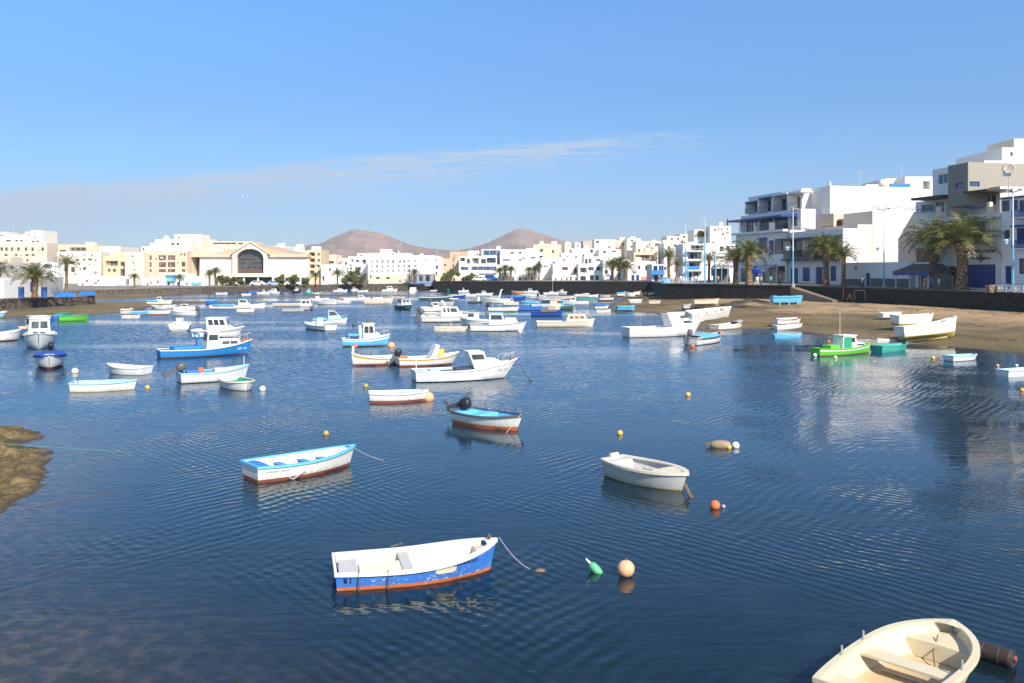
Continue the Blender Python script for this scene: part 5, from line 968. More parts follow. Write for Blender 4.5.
def boat(label, p, L=None, head=None, z=0.0, pitch=0.0, roll=0.0, B=None, F=None, hc='W', bc='r', gc=None, ic='f', stripe=None, deck='open', th=(), cat='boat', name='fishing_boat', group='boats moored in the harbour', foredeck=None, ob=None, hk=None, build=None, cov=None, cabins=(), mst=None, rail_=None, fcol=None, gw=.07, chip=0.0):
    "p is ((stern px), (bow px)) on the water, or (centre px) with a length in metres and a heading (0 = bow to the right, -90 = bow to the camera)"
    if L is None:
        a, c = wat(*p[0], z=z), wat(*p[1], z=z); d = c - a; L = d.length; rz = math.atan2(d.y, d.x); ex = .8 * (hk or {}).get('rake', .5) * (F or .26 + .046 * L); L += ex; loc = (a + c) / 2 + d.normalized() * ex / 2
    else: loc = wat(*p, z=z); rz = R(head)
    B = B or (L * 0.36 if L < 5 else L * 0.27 + 0.3); F = F or (0.26 + 0.046 * L)
    k = dict(hk or {}); h = Hull(L, B, F, **k)
    o = thing(name, label, cat, loc, 0, group); o.rotation_euler = (R(roll), R(-pitch), rz); o.rotation_mode = 'XYZ'
    hull_parts(h, o, hc, bc, gc or hc, ic, stripe, deck, gw=gw, fcol=fcol, chip=chip)
    if foredeck: deck_patch(h, o, foredeck[0], 0.985, cm(foredeck[1], 0.45, 0.4), 'foredeck')
    for t in th:
        t, c = t if isinstance(t, tuple) else (t, ic); thwart(h, o, t, cm(c, 0.5, 0.5))
    for c in cabins: c = dict(c); cc = c.pop('col', 'W'); rf = c.pop('roof', None); cabin(h, o, mat=cm(cc), roof=cm(rf) if rf else None, **c)
    if cov: cover(h, o, cov[0], cov[1], cm(cov[2], 0.6, 0.5))
    if ob: outboard(h, o, *ob)
    for mm in ([mst] if mst and not isinstance(mst[0], tuple) else mst or []): mast(o, -L / 2 + L * mm[0], h.F * 0.5, mm[1], cm(mm[2] if len(mm) > 2 else 'W'), 0.03)
    if rail_: bow_rail(h, o, rail_)
    if build: build(h, o)
    BOATS.append((label, loc.x, loc.y, L, B, rz)); return o
def stuff_in(h, o, items):
    "small gear lying in an open boat: (name, x, y, size xyz, colour)"
    fz_ = max(0.07, h.F * 0.22)
    for nm, x, y, sx, sy, sz, c in items: mb = MB(); mb.box(x - sx / 2, x + sx / 2, y - sy / 2, y + sy / 2, fz_ + 0.003, fz_ + sz); q_ = mb.build(nm, cm(c, 0.5, 0.5), o); bv = q_.modifiers.new('edge', 'BEVEL'); bv.width = 0.02; bv.segments = 2
def side_marks(h, o, t0, marks, z0, sg=-1, col='k', name='hull_marks'):
    "dark strokes on the hull side: marks are (dx0, dz0, dx1, dz1) in metres from station t0"
    mb = MB(); x0 = h.pt(t0, h.zg(t0)).x
    for a, c, b_, d in marks:
        ta, tb = (x0 + a + h.L / 2) / h.L, (x0 + b_ + h.L / 2) / h.L; q_ = []
        for t, z in ((ta, z0 + c), (tb, z0 + c), (tb, z0 + d), (ta, z0 + d)): p = h.pt(t, z, sg); q_.append(p + Vector((0, sg * 0.006, 0)))
        mb.hexa([v + Vector((0, -sg * 0.006, 0)) for v in q_] + [v + Vector((0, sg * 0.004, 0)) for v in q_])
    mb.build(name, cm(col), o)
def seg7(ch, x, s):
    "a painted digit as strokes"
    w, hh, t = 0.055 * s, 0.10 * s, 0.018 * s; S7 = {'8': 'abcdefg', '1': 'bc', '2': 'abged'}[ch]; R7 = dict(a=(0, hh - t, w, hh), g=(0, hh / 2 - t / 2, w, hh / 2 + t / 2), d=(0, 0, w, t), b=(w - t, hh / 2, w, hh), c=(w - t, 0, w, hh / 2), f=(0, hh / 2, t, hh), e=(0, 0, t, hh / 2))
    return [(x + R7[c][0], R7[c][1], x + R7[c][2], R7[c][3]) for c in S7]

# ---- the near boats
def bd(h, o):
    deck_patch(h, o, 0.865, 0.985, cm('f', 0.5, 0.4), 'foredeck', dz=-0.10); fz_ = max(0.07, h.F * 0.22)
    mb = MB(); mb.box(-h.L * 0.475, -h.L * 0.36, -h.B * 0.33, h.B * 0.33, fz_ + .003, h.F * 0.82); mb.build('stern_locker', cm('G', 0.6, 0.4), o)
    mb = MB(); mb.box(-h.L * 0.355, -h.L * 0.10, -h.B * 0.32, h.B * 0.14, fz_ + .003, h.F * 0.80); q_ = mb.build('engine_box', cm('C', 0.5, 0.3), o); bv = q_.modifiers.new('edge', 'BEVEL'); bv.width = 0.02; bv.segments = 2
    thwart(h, o, 0.40, cm('G', 0.5, 0.4), 0.20, 0.88)
    side_marks(h, o, 0.035, seg7('8', 0.03, 1.0) + seg7('1', 0.11, 1.0), h.F * 0.46)
    side_marks(h, o, 0.70, [(i * 0.055, 0.0 + 0.01 * (i % 2), i * 0.055 + 0.03, 0.045 + 0.01 * (i % 3)) for i in range(10)], h.F * 0.96, col='n')
    side_marks(h, o, 0.585, [(0, 0.0, 0.42, 0.10), (0.05, -0.02, 0.36, 0.0), (0.06, 0.10, 0.34, 0.115)], h.F * 0.66, col='C', name='white_patch')
    for t in (0.13, 0.30): p = h.pt(t, h.zg(t), -1); mb = MB(); mb.tube([p + Vector((0, -0.02, 0.05)), p + Vector((0.01, -0.02, -0.22)), p + Vector((0.01, 0.02, -0.44))], 0.012, 5); mb.build('hanging_rope', cm('d'), o)
    p = h.pt(0.4, h.zg(0.4), 1); mb = MB(); mb.tube([p + Vector((-.12, 0.02, .05)), p + Vector((.12, 0.05, .09))], 0.015, 5); mb.build('rowlock', cm('d'), o)
    p = h.pt(0.99, h.zg(0.99)); mb = MB(); mb.tube([p + Vector((-.10, 0, -.03)), p + Vector((-.10, 0, .10))], 0.03, 6); mb.tube([p + Vector((-.10, -.10, .07)), p + Vector((-.10, .10, .07))], 0.018, 5); mb.build('bow_post', cm('w'), o)
    mb = MB(); mb.box(-h.L / 2 + 0.06, -h.L / 2 + 0.10, 0.10, 0.22, h.F * 0.6, h.F * 0.85); mb.build('transom_block', cm('w'), o)
boat('bright blue dinghy with cream inside and flaking orange bottom paint moored nearest the camera', ((334, 581.5), (490, 569)), hc='b', bc='o', gc='W', gw=.045, ic='C', chip=1.0, hk=dict(ws=0.88, full=2.9, tm=0.42, wl=0.065, sb=0.85, rake=0.5), B=1.42, F=0.32, build=bd, name='dinghy')
def b2(h, o):
    stuff_in(h, o, [('bow_bag', h.L * 0.30, 0.05, .32, .26, .26, 'W'), ('dark_box', h.L * 0.25, -0.12, .22, .2, .2, 'w'), ('oar_pile', -h.L * 0.10, 0.2, 1.5, .10, .10, 'C'), ('bucket', -h.L * 0.30, -0.1, .2, .2, .24, 'W'), ('folded_net', h.L * .02, -.12, .5, .3, .2, 'B')])
    deck_patch(h, o, 0.0, 0.13, cm('b', 0.45), 'stern_deck', dz=-0.03); deck_patch(h, o, 0.86, 0.985, cm('W', 0.45), 'foredeck', dz=-0.05)
    side_marks(h, o, 0.07, [(i * 0.062, 0.0, i * 0.062 + 0.04, 0.05) for i in (0, 1, 2, 3, 4, 5, 7, 8, 9, 10)], h.F * 0.62, col='q')
    p = h.pt(0.30, h.F * .4, -1); mb = MB(); mb.tube([p + Vector((-.12, -.03, -.10)), p + Vector((0.0, -.03, -.16)), p + Vector((.38, -.03, .02))], 0.022, 5); mb.build('boat_hook', cm('q'), o)
boat('white open boat with sky blue gunwale, blue inside and red bottom stripe', ((249, 480.5), (349, 465)), gc='c', gw=.05, ic='W', fcol='b', bc='r', hk=dict(ws=0.80, full=2.1, tm=0.38, wl=0.09, rake=0.55, sb=0.35), B=1.50, F=0.44, th=((0.30, 'b'), (0.52, 'b'), (0.68, 'b')), build=b2)
def b3(h, o):
    deck_patch(h, o, 0.0, 0.14, cm('G', 0.5), 'stern_deck', dz=-0.03); deck_patch(h, o, 0.68, 0.985, cm('f', 0.5, 0.6), 'foredeck', dz=0.0)
    mb = MB(); mb.box(-h.L * .485, -h.L * .455, -0.16, 0.16, h.F * .9, h.F * 1.36); mb.build('motor_board', cm('f', 0.6), o); p = h.pt(0.95, h.zg(.95)); mb = MB(); mb.ball(p + Vector((0, 0, .03)) + Vector((0, -p.y, 0)), 0.06, 8, 6); mb.build('bow_fitting', cm('q'), o)
    stuff_in(h, o, [('bailer', -h.L * .22, 0.1, .16, .16, .18, 'd'), ('side_seat', h.L * .0, h.B * .26, .9, .25, .22, 'G')])
boat('weathered grey white dinghy with a chain at its blunt bow beside the orange buoy', ((612, 473.5), (682, 490.5)), hc='G', gc='f', ic='G', bc='Y', gw=.13, chip=.6, hk=dict(ws=0.66, full=2.7, tm=0.42, wl=0.03, sb=0.06, rake=0.55), B=1.38, F=0.46, build=b3, name='dinghy')
def b4(h, o):
    deck_patch(h, o, 0.84, 0.985, cm('c', 0.45), 'foredeck', dz=-0.04); deck_patch(h, o, 0.0, 0.10, cm('c', 0.45), 'stern_deck', dz=-0.04)
    mb = MB(); mb.box(-h.L * .19, -h.L * .02, -h.B * .34, h.B * .34, h.F * .22, h.F * 1.05); q_ = mb.build('centre_locker', cm('c', 0.45), o); bv = q_.modifiers.new('edge', 'BEVEL'); bv.width = 0.04
    stuff_in(h, o, [('folded_cloth', h.L * .15, .2, .8, .3, .24, 'B')])
boat('white boat with turquoise inside, black tilted outboard and rusty red bow', ((461, 421.5), (517, 430.5)), hc='W', gc='d', ic='c', bc='o', chip=.7, ob=(1.32, 'k', 1.2), hk=dict(ws=0.82, full=2.3, wl=0.15, sb=0.30, rake=0.8), B=1.55, F=0.46, build=b4, name='motorboat')
def b5(h, o):
    fz_ = max(0.07, h.F * 0.22)
    deck_patch(h, o, 0.80, 0.97, cm('J', 0.5, 0.5), 'bow_locker', dz=-0.16); thwart(h, o, 0.46, cm('J', 0.5, 0.5), 0.30, 0.80); thwart(h, o, 0.10, cm('J', 0.5, 0.5), 0.34, 0.72)
    for t, sg in ((0.52, 1), (0.30, 1), (0.52, -1)): p = h.pt(t, h.zg(t), sg); mb = MB(); mb.tube([p + Vector((0, -sg * .03, -.10)), p + Vector((0, -sg * .03, .16))], 0.016, 6); mb.build('rowlock', cm('q'), o)
    mb = MB(); mb.tube([(h.L * .36, .05, h.F * .95), (h.L * .28, .02, h.F * .55), (h.L * .22, -.08, fz_ + .03), (h.L * .12, -.1, fz_ + .03)], 0.012, 5); mb.build('painter_rope', cm('w'), o)
    stuff_in(h, o, [('rib', 0.1, 0, .04, h.B * .6, .035, 'f'), ('rib', -0.5, 0, .04, h.B * .6, .035, 'f')])
c0 = Vector((6.86, 14.0, 0)); ax = Vector((-0.72, -0.69, 0)); L5 = 3.3
o5 = boat('cream rowing dinghy cut by the lower frame edge, single plank seat across it', (0, 500), L=L5, head=math.degrees(math.atan2(0.69, 0.72)), hc='J', gc='J', ic='J', fcol='j', bc='d', hk=dict(ws=0.8, full=3.3, tm=0.45, sb=0.16, rake=0.25, wl=0.03, N=21), B=1.46, F=0.46, build=b5, name='dinghy')
o5.location = c0 + ax * (L5 / 2)
def b6(h, o): stuff_in(h, o, [('bag', 0.2, 0, .3, .25, .3, 'q')])
boat('small white rowing boat with pale blue inside, red bottom and buoy off its end', ((369, 402.2), (426, 400.6)), ic='s', bc='r', gc='W', hk=dict(ws=0.6, full=2.4, tm=0.45, wl=0.12, sb=0.12, ss=0.1, rake=0.3), B=1.35, F=0.42, th=(0.3, 0.6), build=b6, name='rowing_boat')
def b7f(h, o):
    deck_patch(h, o, 0.60, 0.985, cm('W'), 'foredeck', dz=-0.02); deck_patch(h, o, 0.0, 0.10, cm('s'), 'stern_deck', dz=-0.05)
    cabin(h, o, 0.56, 0.70, 0.62, 0.98, cm('W'), None, fr=0.30, br=-0.38, ns=1, nf=2, taper=0.92, vw=(0.55, 0.84), name='console')
    cabin(h, o, 0.685, 0.90, 0.55, 0.42, cm('W'), None, fr=0.75, br=0.02, ns=0, nf=0, name='cuddy'); bow_rail(h, o, 0.84, 0.40)
    stuff_in(h, o, [('engine_cover', h.L * -.02, 0, 1.1, .8, .55, 'n'), ('fish_box', -h.L * .18, 0, 1.1, .7, .42, 'd'), ('tool_box', -h.L * .30, .1, .6, .6, .5, 's')])
    side_marks(h, o, 0.80, [(i * 0.13, 0, i * 0.13 + 0.08, 0.12) for i in (0, 1, 2, 4, 5, 6)], h.F * 0.78, col='q')
    p = h.pt(.96, h.zg(.96)); mb = MB(); mb.box(p.x - .2, p.x + .1, -.12, .12, p.z, p.z + .14); mb.build('bow_roller', cm('w'), o)
boat('long white fishing boat with a tall raked console and dark engine cover amidships', ((413, 381.5), (505, 378)), hc='W', bc='d', ic='s', mst=((0.03, 1.0),), hk=dict(ws=0.72, full=2.0, wl=0.05, sb=0.85, rake=1.5, tm=0.38), B=2.0, F=0.58, build=b7f)
def b8a(h, o): stuff_in(h, o, [('nets', -.3, 0, 1.4, .8, .35, 'q')]); p = h.pt(.99, h.zg(.99)); mb = MB(); mb.box(p.x - .12, p.x + .02, -.06, .06, p.z - .4, p.z + .42); mb.build('stem_post', cm('W'), o)
boat('white boat with a tall stem post, yellow line and red bottom, bow to the left', ((396, 363.6), (353, 366.2)), stripe='y', bc='r', ic='f', hk=dict(ws=0.7, wl=0.14, sb=0.75, rake=0.25, tm=0.4), B=1.7, F=0.48, build=b8a)
def b8b(h, o):
    deck_patch(h, o, 0.66, 0.985, cm('W'), 'foredeck', dz=-0.02); cabin(h, o, 0.50, 0.61, 0.60, 0.85, cm('W'), None, fr=-0.20, br=0.42, ns=0, nf=1, nb=0, vw=(.3, .8), name='windscreen_box')
    stuff_in(h, o, [('orange_crate', -h.L * .40, .1, .5, .5, .55, 'o'), ('yellow_bag', h.L * .2, 0, .4, .4, .9, 'y')])
    side_marks(h, o, 0.86, [(0, 0, .4, .05), (.1, .05, .5, .10)], h.F * .95, col='s', name='bow_flash')
boat('white open boat with a slanted screen box, red bottom and black motor astern', ((397, 366.4), (452, 364.4)), stripe='y', bc='r', ic='f', ob=(0.7, 'k', 1.1), hk=dict(ws=0.75, wl=0.12, sb=0.6, rake=1.1), B=1.8, F=0.50, build=b8b)
def b9(h, o):
    deck_patch(h, o, 0.72, 0.985, cm('W'), 'foredeck', dz=-0.03); deck_patch(h, o, 0.0, 0.3, cm('c'), 'stern_deck', dz=-0.04)
    c, lo, hi = cabin(h, o, 0.42, 0.70, 0.64, 1.20, cm('W'), cm('W'), fr=0.18, br=0.05, ns=2, nf=2, nb=1, vw=(.42, .86)); cabin(h, o, .69, .86, .55, .45, cm('W'), None, fr=.5, ns=0, nf=0, name='cuddy')
    mb = MB(); p = hi[0].lerp(hi[2], .5); mb.lathe([(.10, .05), (.10, .2), (.03, .26)], 8, p); mb.tube([p + Vector((.3, 0, .05)), p + Vector((.3, 0, .5))], .02, 5); mb.build('red_lamp', cm('r'), o)
    mb = MB(); mb.box(-h.L * .38, -h.L * .12, -.7, .7, h.F + .28, h.F + .36); mb.build('awning', cm('c'), o)
    for x in (-h.L * .36, -h.L * .14):
        for y in (-.6, .6): mb = MB(); mb.tube([(x, y, h.F * .7), (x, y, h.F + .28)], .025, 5); mb.build('awning_post', cm('W'), o)
    bow_rail(h, o, .8, .35); stuff_in(h, o, [('white_drum', -h.L * .10, 0, .4, .4, 1.5, 'W')])
boat('sky blue hulled cabin boat with white stripe and red roof lamp', ((342, 346.4), (387, 345.6)), hc='c', bc='r', stripe='W', gc='W', ic='s', hk=dict(ws=.7, wl=.08, sb=.55, rake=.5), B=1.85, F=.60, build=b9, name='cabin_boat')
def b10(h, o): bow_rail(h, o, .8, .3); stuff_in(h, o, [('box', -h.L * .25, 0, .8, .8, .6, 'c')])
boat('white boat with rounded light blue cabin and orange roof', ((312, 323.6), (346, 323.2)), ic='c', gc='c', bc='W', cabins=(dict(t0=.45, t1=.90, w=.78, ht=1.05, col='s', roof='O', fr=1.1, ns=1, nf=2),), foredeck=(.7, 's'), cov=(.02, .42, 'c'), hk=dict(sb=.5), build=b10, name='cabin_boat')
boat('low white open boat in front of the rounded light blue cabin', ((331, 331), (306, 328.6)), ic='f', bc='d', th=(.3, .6), hk=dict(sb=.4), foredeck=(.72, 'W'), cabins=(dict(t0=.4, t1=.52, w=.4, ht=.7, fr=.2, ns=0, nf=1),))
def b11(h, o):
    c, lo, hi = cabin(h, o, .475, .62, .60, 1.16, cm('W'), cm('W'), fr=.08, br=.12, ns=1, nf=2, nb=1, vw=(.52, .86)); cabin(h, o, .615, .84, .60, .52, cm('W'), None, fr=.06, ns=2, nf=0, taper=.96, vw=(.35, .75), name='trunk_cabin')
    fb = MB()
    for y in (-.7, .7): fb.tube([(-h.L * .06, y, h.F * .8), (-h.L * .105, y, h.F + 1.0), (-h.L * .12, y, h.F + 1.07)], .06, 6)
    fb.tube([(-h.L * .12, -.7, h.F + 1.07), (-h.L * .12, .7, h.F + 1.07)], .06, 6); fb.tube([(-h.L * .085, -.7, h.F + .7), (-h.L * .085, .7, h.F + .7)], .05, 6); fb.build('stern_frame', cm('a'), o)
    mb = MB(); mb.box(-h.L * .36, -h.L * .08, -.85, .85, h.F * .95, h.F + .22); q_ = mb.build('hold_cover', cm('a', .5), o); bv = q_.modifiers.new('edge', 'BEVEL'); bv.width = .06
    mb = MB(); mb.ball((h.L * .42, 0.1, h.F * 1.35 + .18), .24, 10, 8); mb.build('orange_float', cm('o'), o); bow_rail(h, o, .72, .5); mast(o, h.L * .36, h.F, 1.0, cm('W'))
    p = h.pt(.99, h.zg(.99)); mb = MB(); mb.box(p.x - .5, p.x + .12, -.1, .1, p.z + .03, p.z + .14); mb.build('bowsprit', cm('w'), o)
    side_marks(h, o, 0.82, [(i * 0.14, 0, i * 0.14 + 0.09, 0.13) for i in (0, 1, 2, 4, 5)], h.F * 0.72, col='W')
boat('large azure blue fishing boat with white wheelhouse and blue stern frame', ((158, 358.2), (248, 353.8)), hc='a', bc='r', gc='W', ic='a', deck='full', hk=dict(ws=.62, full=2.2, wl=.07, sb=.95, rake=.75, tm=.42), B=2.3, F=.54, build=b11)
def b12(h, o): deck_patch(h, o, .74, .985, cm('W'), 'foredeck', dz=-.03); stuff_in(h, o, [('orange_bag', -h.L * .18, .2, .3, .3, .62, 'o'), ('white_box', h.L * .12, .1, .9, .5, .55, 'C'), ('blue_tank', -h.L * .3, 0, .7, .5, .5, 'b')])
boat('white open boat with blue inside and a tilted grey outboard at its stern', ((178, 383), (245, 378.6)), ic='b', bc='d', gc='s', ob=(1.1, 'd', 1.15), mst=((.93, 1.0, 'f'),), hk=dict(ws=.8, wl=.05, sb=.5), B=1.65, F=.52, build=b12, th=(.5,))
def b13(h, o): stuff_in(h, o, [('green_tarp', 0, 0, 1.2, .7, .28, 'g')])
boat('tiny white dinghy with green inside and a cream rim', ((229, 386), (247, 391)), ic='g', fcol='g', gc='C', gw=.05, bc='d', hk=dict(ws=.8, full=2.6, wl=.03, sb=.15), B=1.45, F=.42, build=b13, name='dinghy')
def b14(h, o): bow_rail(h, o, .80, .3); cabin(h, o, .62, .86, .66, .38, cm('W'), None, fr=.7, ns=1, nf=0, name='foredeck_trunk')
boat('white cabin cruiser with three large side windows behind the azure blue boat', (219, 337.6), L=4.4, head=4, bc='n', stripe='q', deck='full', ic='W', cabins=(dict(t0=.30, t1=.74, w=.78, ht=1.12, fr=.40, br=-.12, ns=3, nf=2, vw=(.45, .88), roof='W'),), hk=dict(ws=.85, wl=.10, sb=.45, rake=1.1), B=1.8, F=.70, build=b14, name='cabin_cruiser')
boat('white boat seen from its stern with a small square white cuddy', (180, 330), L=4.8, head=108, bc='q', deck='full', ic='W', cabins=(dict(t0=.35, t1=.6, w=.32, ht=.62, fr=.1, ns=1, nf=2, roof='W'),), hk=dict(ws=.9, wl=.22), B=2.15, F=.60, name='motorboat')
boat('white dinghy with a raised bow pointing left near the small yellow float', ((147, 374.6), (110, 373.4)), ic='W', bc='d', hk=dict(ws=.85, wl=.02, sb=.40), B=1.3, F=.42, th=(.3, .6), name='dinghy')
boat('white rowing boat with a sky blue rim and a cleat at its left end', ((71, 391.4), (134, 389.4)), ic='s', gc='s', bc='Y', hk=dict(ws=.7, wl=.03, sb=.12, rake=.35), B=1.4, F=.43, th=(.35, .65), mst=((.10, .45, 'd'),), name='rowing_boat')
boat('white boat with a dark blue cover, red bottom and outboard, bow facing us', (50, 367), L=4.6, head=-64, bc='r', gc='B', ic='B', cov=(.15, .94, 'B'), ob=(.5, 'k', 1.15), hk=dict(ws=.85, wl=.18, sb=.3), B=1.75, F=.72)
boat('white cabin boat facing us with two big windscreen panes and green waterline', (40, 347), L=6.2, head=-64, bc='g', deck='full', ic='W', cabins=(dict(t0=.38, t1=.68, w=.66, ht=1.35, fr=.1, ns=2, nf=2, roof='W', vw=(.45, .86)), dict(t0=.66, t1=.84, w=.5, ht=.45, fr=.3, ns=0, nf=2, name='trunk_cabin', vw=(.2, .7))), hk=dict(ws=.8, wl=.05, sb=.35), B=2.35, F=.95, name='cabin_boat')
boat('pinkish white cabin boat half hidden behind the one with two big panes', (37, 337.4), L=6.0, head=-50, bc='r', hc='W', gc='O', deck='full', ic='W', cabins=(dict(t0=.4, t1=.7, w=.70, ht=1.15, fr=.15, ns=2, nf=2, roof='W', vw=(.4, .86)),), B=2.3, F=.80, hk=dict(wl=.15), name='cabin_boat')
boat('white open boat cut by the left frame edge with dark red bottom', ((-14, 342), (18, 340.4)), bc='r', ic='f', stripe='W', hk=dict(wl=.12, sb=.4), B=1.8, F=.7, th=(.4,))
boat('flat white boat lying behind the two cabin boats on the left', ((33, 321.6), (49, 321.2)), bc='W', ic='W', hk=dict(sb=.15), B=1.5, F=.55, th=(.4,))
boat('vivid green open boat near the sand on the left', ((58, 321.4), (87, 320.6)), hc='l', bc='l', gc='g', ic='l', hk=dict(sb=.4), B=1.7, F=.6, th=(.35, .6))
boat('dark green boat lying on the sand behind the vivid green one', ((56, 317.2), (70, 317.0)), hc='g', bc='g', gc='g', ic='g', hk=dict(sb=.2), B=1.4, F=.5)
boat('small blue dinghy touching the stern of the vivid green boat', ((52, 319.6), (60, 319.2)), hc='b', bc='b', gc='c', ic='b', B=1.2, F=.45, name='dinghy')
boat('light blue grey boat on the sand at the left frame edge', ((-8, 318), (5, 317.2)), z=.05, hc='s', bc='s', gc='G', ic='s', B=1.5, F=.6)
# ---- left middle distance: (label, centre px, length, heading, options)
K = dict
MB_ = [dict(t0=.40, t1=.62, w=.5, ht=.8, fr=.3, ns=1, nf=1)]
def fb(label, p, L, head, **k): k['F'] = k.get('F', .6) * .84; return boat(label, p, L, head, **k)
fb('upturned looking cream white dinghy hull just off the left sandbank', (127, 313.6), 1.6, 10, hc='C', bc='C', gc='W', ic='W', cov=(.03, .97, 'C'), B=1.3, F=.6, name='dinghy')
fb('flat white punt below the cream hull off the left sandbank', (131.5, 318.2), 2.1, 5, bc='W', ic='W', B=1.2, F=.35, name='dinghy')
fb('turquoise rowing boat off the tip of the left sandbank', (141, 314.6), 2.4, 8, hc='c', bc='r', ic='c', gc='s', B=1.3, F=.5, name='rowing_boat')
fb('white boat with a pink red bottom beside the turquoise rowing boat', (160.5, 315), 2.8, 2, bc='r', ic='W', B=1.6, F=.6, th=(.4,), hk=K(wl=.15))
fb('slanting white boat on the end of the left sandbank', (158, 308.8), 2.7, 160, bc='W', ic='f', B=1.4, F=.5, th=(.4,))
fb('white hulled boat under a light blue cover beyond the left sandbank', (160, 304.4), 4.2, 5, bc='d', ic='W', cov=(.0, .5, 'c'), gc='W', B=1.8, F=.7, cabins=MB_)
fb('very small white boat right of the slanting one on the sandbank', (169.5, 307.4), 1.9, 10, bc='W', ic='s', B=1.1, F=.4, name='dinghy')
fb('cream white cabin launch behind the white boat with outboard', (185.5, 311), 3.2, 5, bc='W', ic='C', B=1.6, F=.6, cabins=[dict(t0=.3, t1=.7, w=.6, ht=.6, col='C', fr=.3, ns=1, nf=1)])
fb('white open boat with a dark outboard right of the left sandbank', (184, 315.4), 3.4, 183, bc='W', ic='f', ob=(.3, 'd', 1.4), B=1.8, F=.6, cabins=[dict(t0=.25, t1=.35, w=.35, ht=.6, fr=.1, ns=0, nf=1)], hk=K(wl=.03))
fb('bright blue tarpaulin covered boat on the thin tip of the left sandbank', (212, 304.2), 1.9, 3, hc='b', bc='b', ic='b', cov=(.0, .98, 'c'), B=1.5, F=.7, name='covered_boat')
def mastboat(h, o): mast(o, h.L * .10, h.F, 1.9, cm('W')); bow_rail(h, o, .8, .4)
fb('long white boat with blue covers and a short mast below the arched hall', (238, 309), 8.3, 4, bc='r', ic='s', gc='W', cov=(.06, .46, 'c'), cabins=[dict(t0=.52, t1=.72, w=.7, ht=.95, fr=.4, ns=1, nf=2, roof='c')], B=2.0, F=.7, build=mastboat, hk=K(sb=.5), name='cabin_boat')
fb('small white boat tucked under the bow of the long boat with blue covers', (246, 312.6), 2.4, 5, bc='r', ic='W', B=1.3, F=.5, name='dinghy')
fb('long low beige boat left of the dark hulled launch', (290, 306.2), 5.4, 3, hc='C', bc='d', ic='f', B=1.6, F=.5, th=(.3, .6))
fb('low grey white boat floating just below the long low beige boat', (293.5, 311.8), 3.1, 4, bc='d', ic='q', hc='G', B=1.4, F=.45)
fb('dark hulled launch facing away with a white cabin near the beige boat', (307, 309.6), 4.5, 95, hc='q', bc='k', deck='full', ic='W', cabins=[dict(t0=.2, t1=.7, w=.8, ht=.95, fr=.4, ns=1, nf=2, nb=2, roof='W')], B=2.0, F=.7, name='cabin_boat')
fb('white launch with a small upright cuddy above the dark hulled one', (319.5, 301.2), 3.6, 5, bc='W', ic='W', B=1.6, F=.6, cabins=[dict(t0=.3, t1=.5, w=.5, ht=1.1, fr=.1, ns=1, nf=1, roof='W')])
fb('flat white boat right beside the white launch with upright cuddy', (327, 304.6), 3.6, 178, bc='d', ic='f', B=1.5, F=.5)
# ---- far row below the hall and the hotel
fb('low white motor cruiser at the wall under the hall porch', (264, 294.8), 3.2, 5, bc='W', ic='W', deck='full', B=2.0, F=.7, cabins=MB_, name='motor_cruiser')
fb('rounded white motor cruiser right of the low one under the hall', (273, 294.4), 3.0, 170, bc='W', ic='W', deck='full', B=2.0, F=.8, cabins=[dict(t0=.25, t1=.7, w=.7, ht=.8, fr=.5, ns=2, nf=2)], name='motor_cruiser')
fb('blue decked boat left of the white cruisers under the hall', (254, 293.6), 2.6, 4, hc='b', bc='b', ic='b', deck='full', B=1.6, F=.7)
fb('white skiff left of the blue decked boat under the hall', (246.5, 295.6), 2.2, 2, bc='W', ic='W', B=1.3, F=.5, name='skiff')
fb('thin white skiff far left along the hall quay wall', (222, 294.6), 2.8, 2, bc='W', ic='W', B=1.3, F=.5, name='skiff')
fb('navy boat with a red lamp moored under the right wing of the hall', (296, 293), 2.4, 170, hc='n', bc='n', ic='W', B=1.6, F=.7, cabins=[dict(t0=.3, t1=.6, w=.6, ht=.9, col='W', roof='r', fr=.2, ns=1, nf=1)])
fb('turquoise cabin boat beside the navy boat at the hall quay', (307.5, 294.6), 2.2, 200, hc='t', bc='t', ic='W', deck='full', B=1.6, F=.8, cabins=[dict(t0=.2, t1=.6, w=.6, ht=.8, col='s', fr=.2, ns=1, nf=1)])
fb('grey white skiff right of the turquoise cabin boat', (316.5, 294.2), 2.4, 5, hc='G', bc='d', ic='G', B=1.4, F=.5, name='skiff')
fb('sleek low white motorboat at the wall under the trees left of the hotel', (340.5, 292.4), 3.8, 3, bc='W', ic='W', deck='full', B=1.9, F=.7, cabins=[dict(t0=.3, t1=.75, w=.65, ht=.6, fr=.8, ns=1, nf=1)], name='motor_cruiser')
fb('white boat with a grey cabin right of the sleek motorboat', (354.5, 291.6), 2.2, 30, bc='W', ic='W', deck='full', B=1.7, F=.7, cabins=[dict(t0=.25, t1=.65, w=.65, ht=.8, col='G', fr=.3, ns=1, nf=1)])
fb('thin white skiff under the hotel annex', (363, 292.2), 2.9, 3, bc='W', ic='W', B=1.4, F=.55, name='skiff')
fb('white cabin cruiser alone at the wall under the hotel', (390, 292), 4.2, 3, bc='W', ic='W', deck='full', B=2.1, F=.8, cabins=[dict(t0=.3, t1=.75, w=.7, ht=.95, fr=.6, ns=2, nf=2)], name='motor_cruiser')
fb('tall white boat seen end on at the slip below the blue panels', (413.5, 293.6), 4.5, 88, hc='W', bc='q', ic='W', deck='full', B=1.9, F=1.0, cabins=[dict(t0=.2, t1=.7, w=.85, ht=.8, fr=.2, ns=1, nf=2, nb=0)], name='cabin_boat')
fb('orange brown boat on the thin sandbar in front of the hotel', (348.5, 299.4), 3.4, 2, hc='O', bc='w', ic='w', gc='O', B=1.5, F=.5)
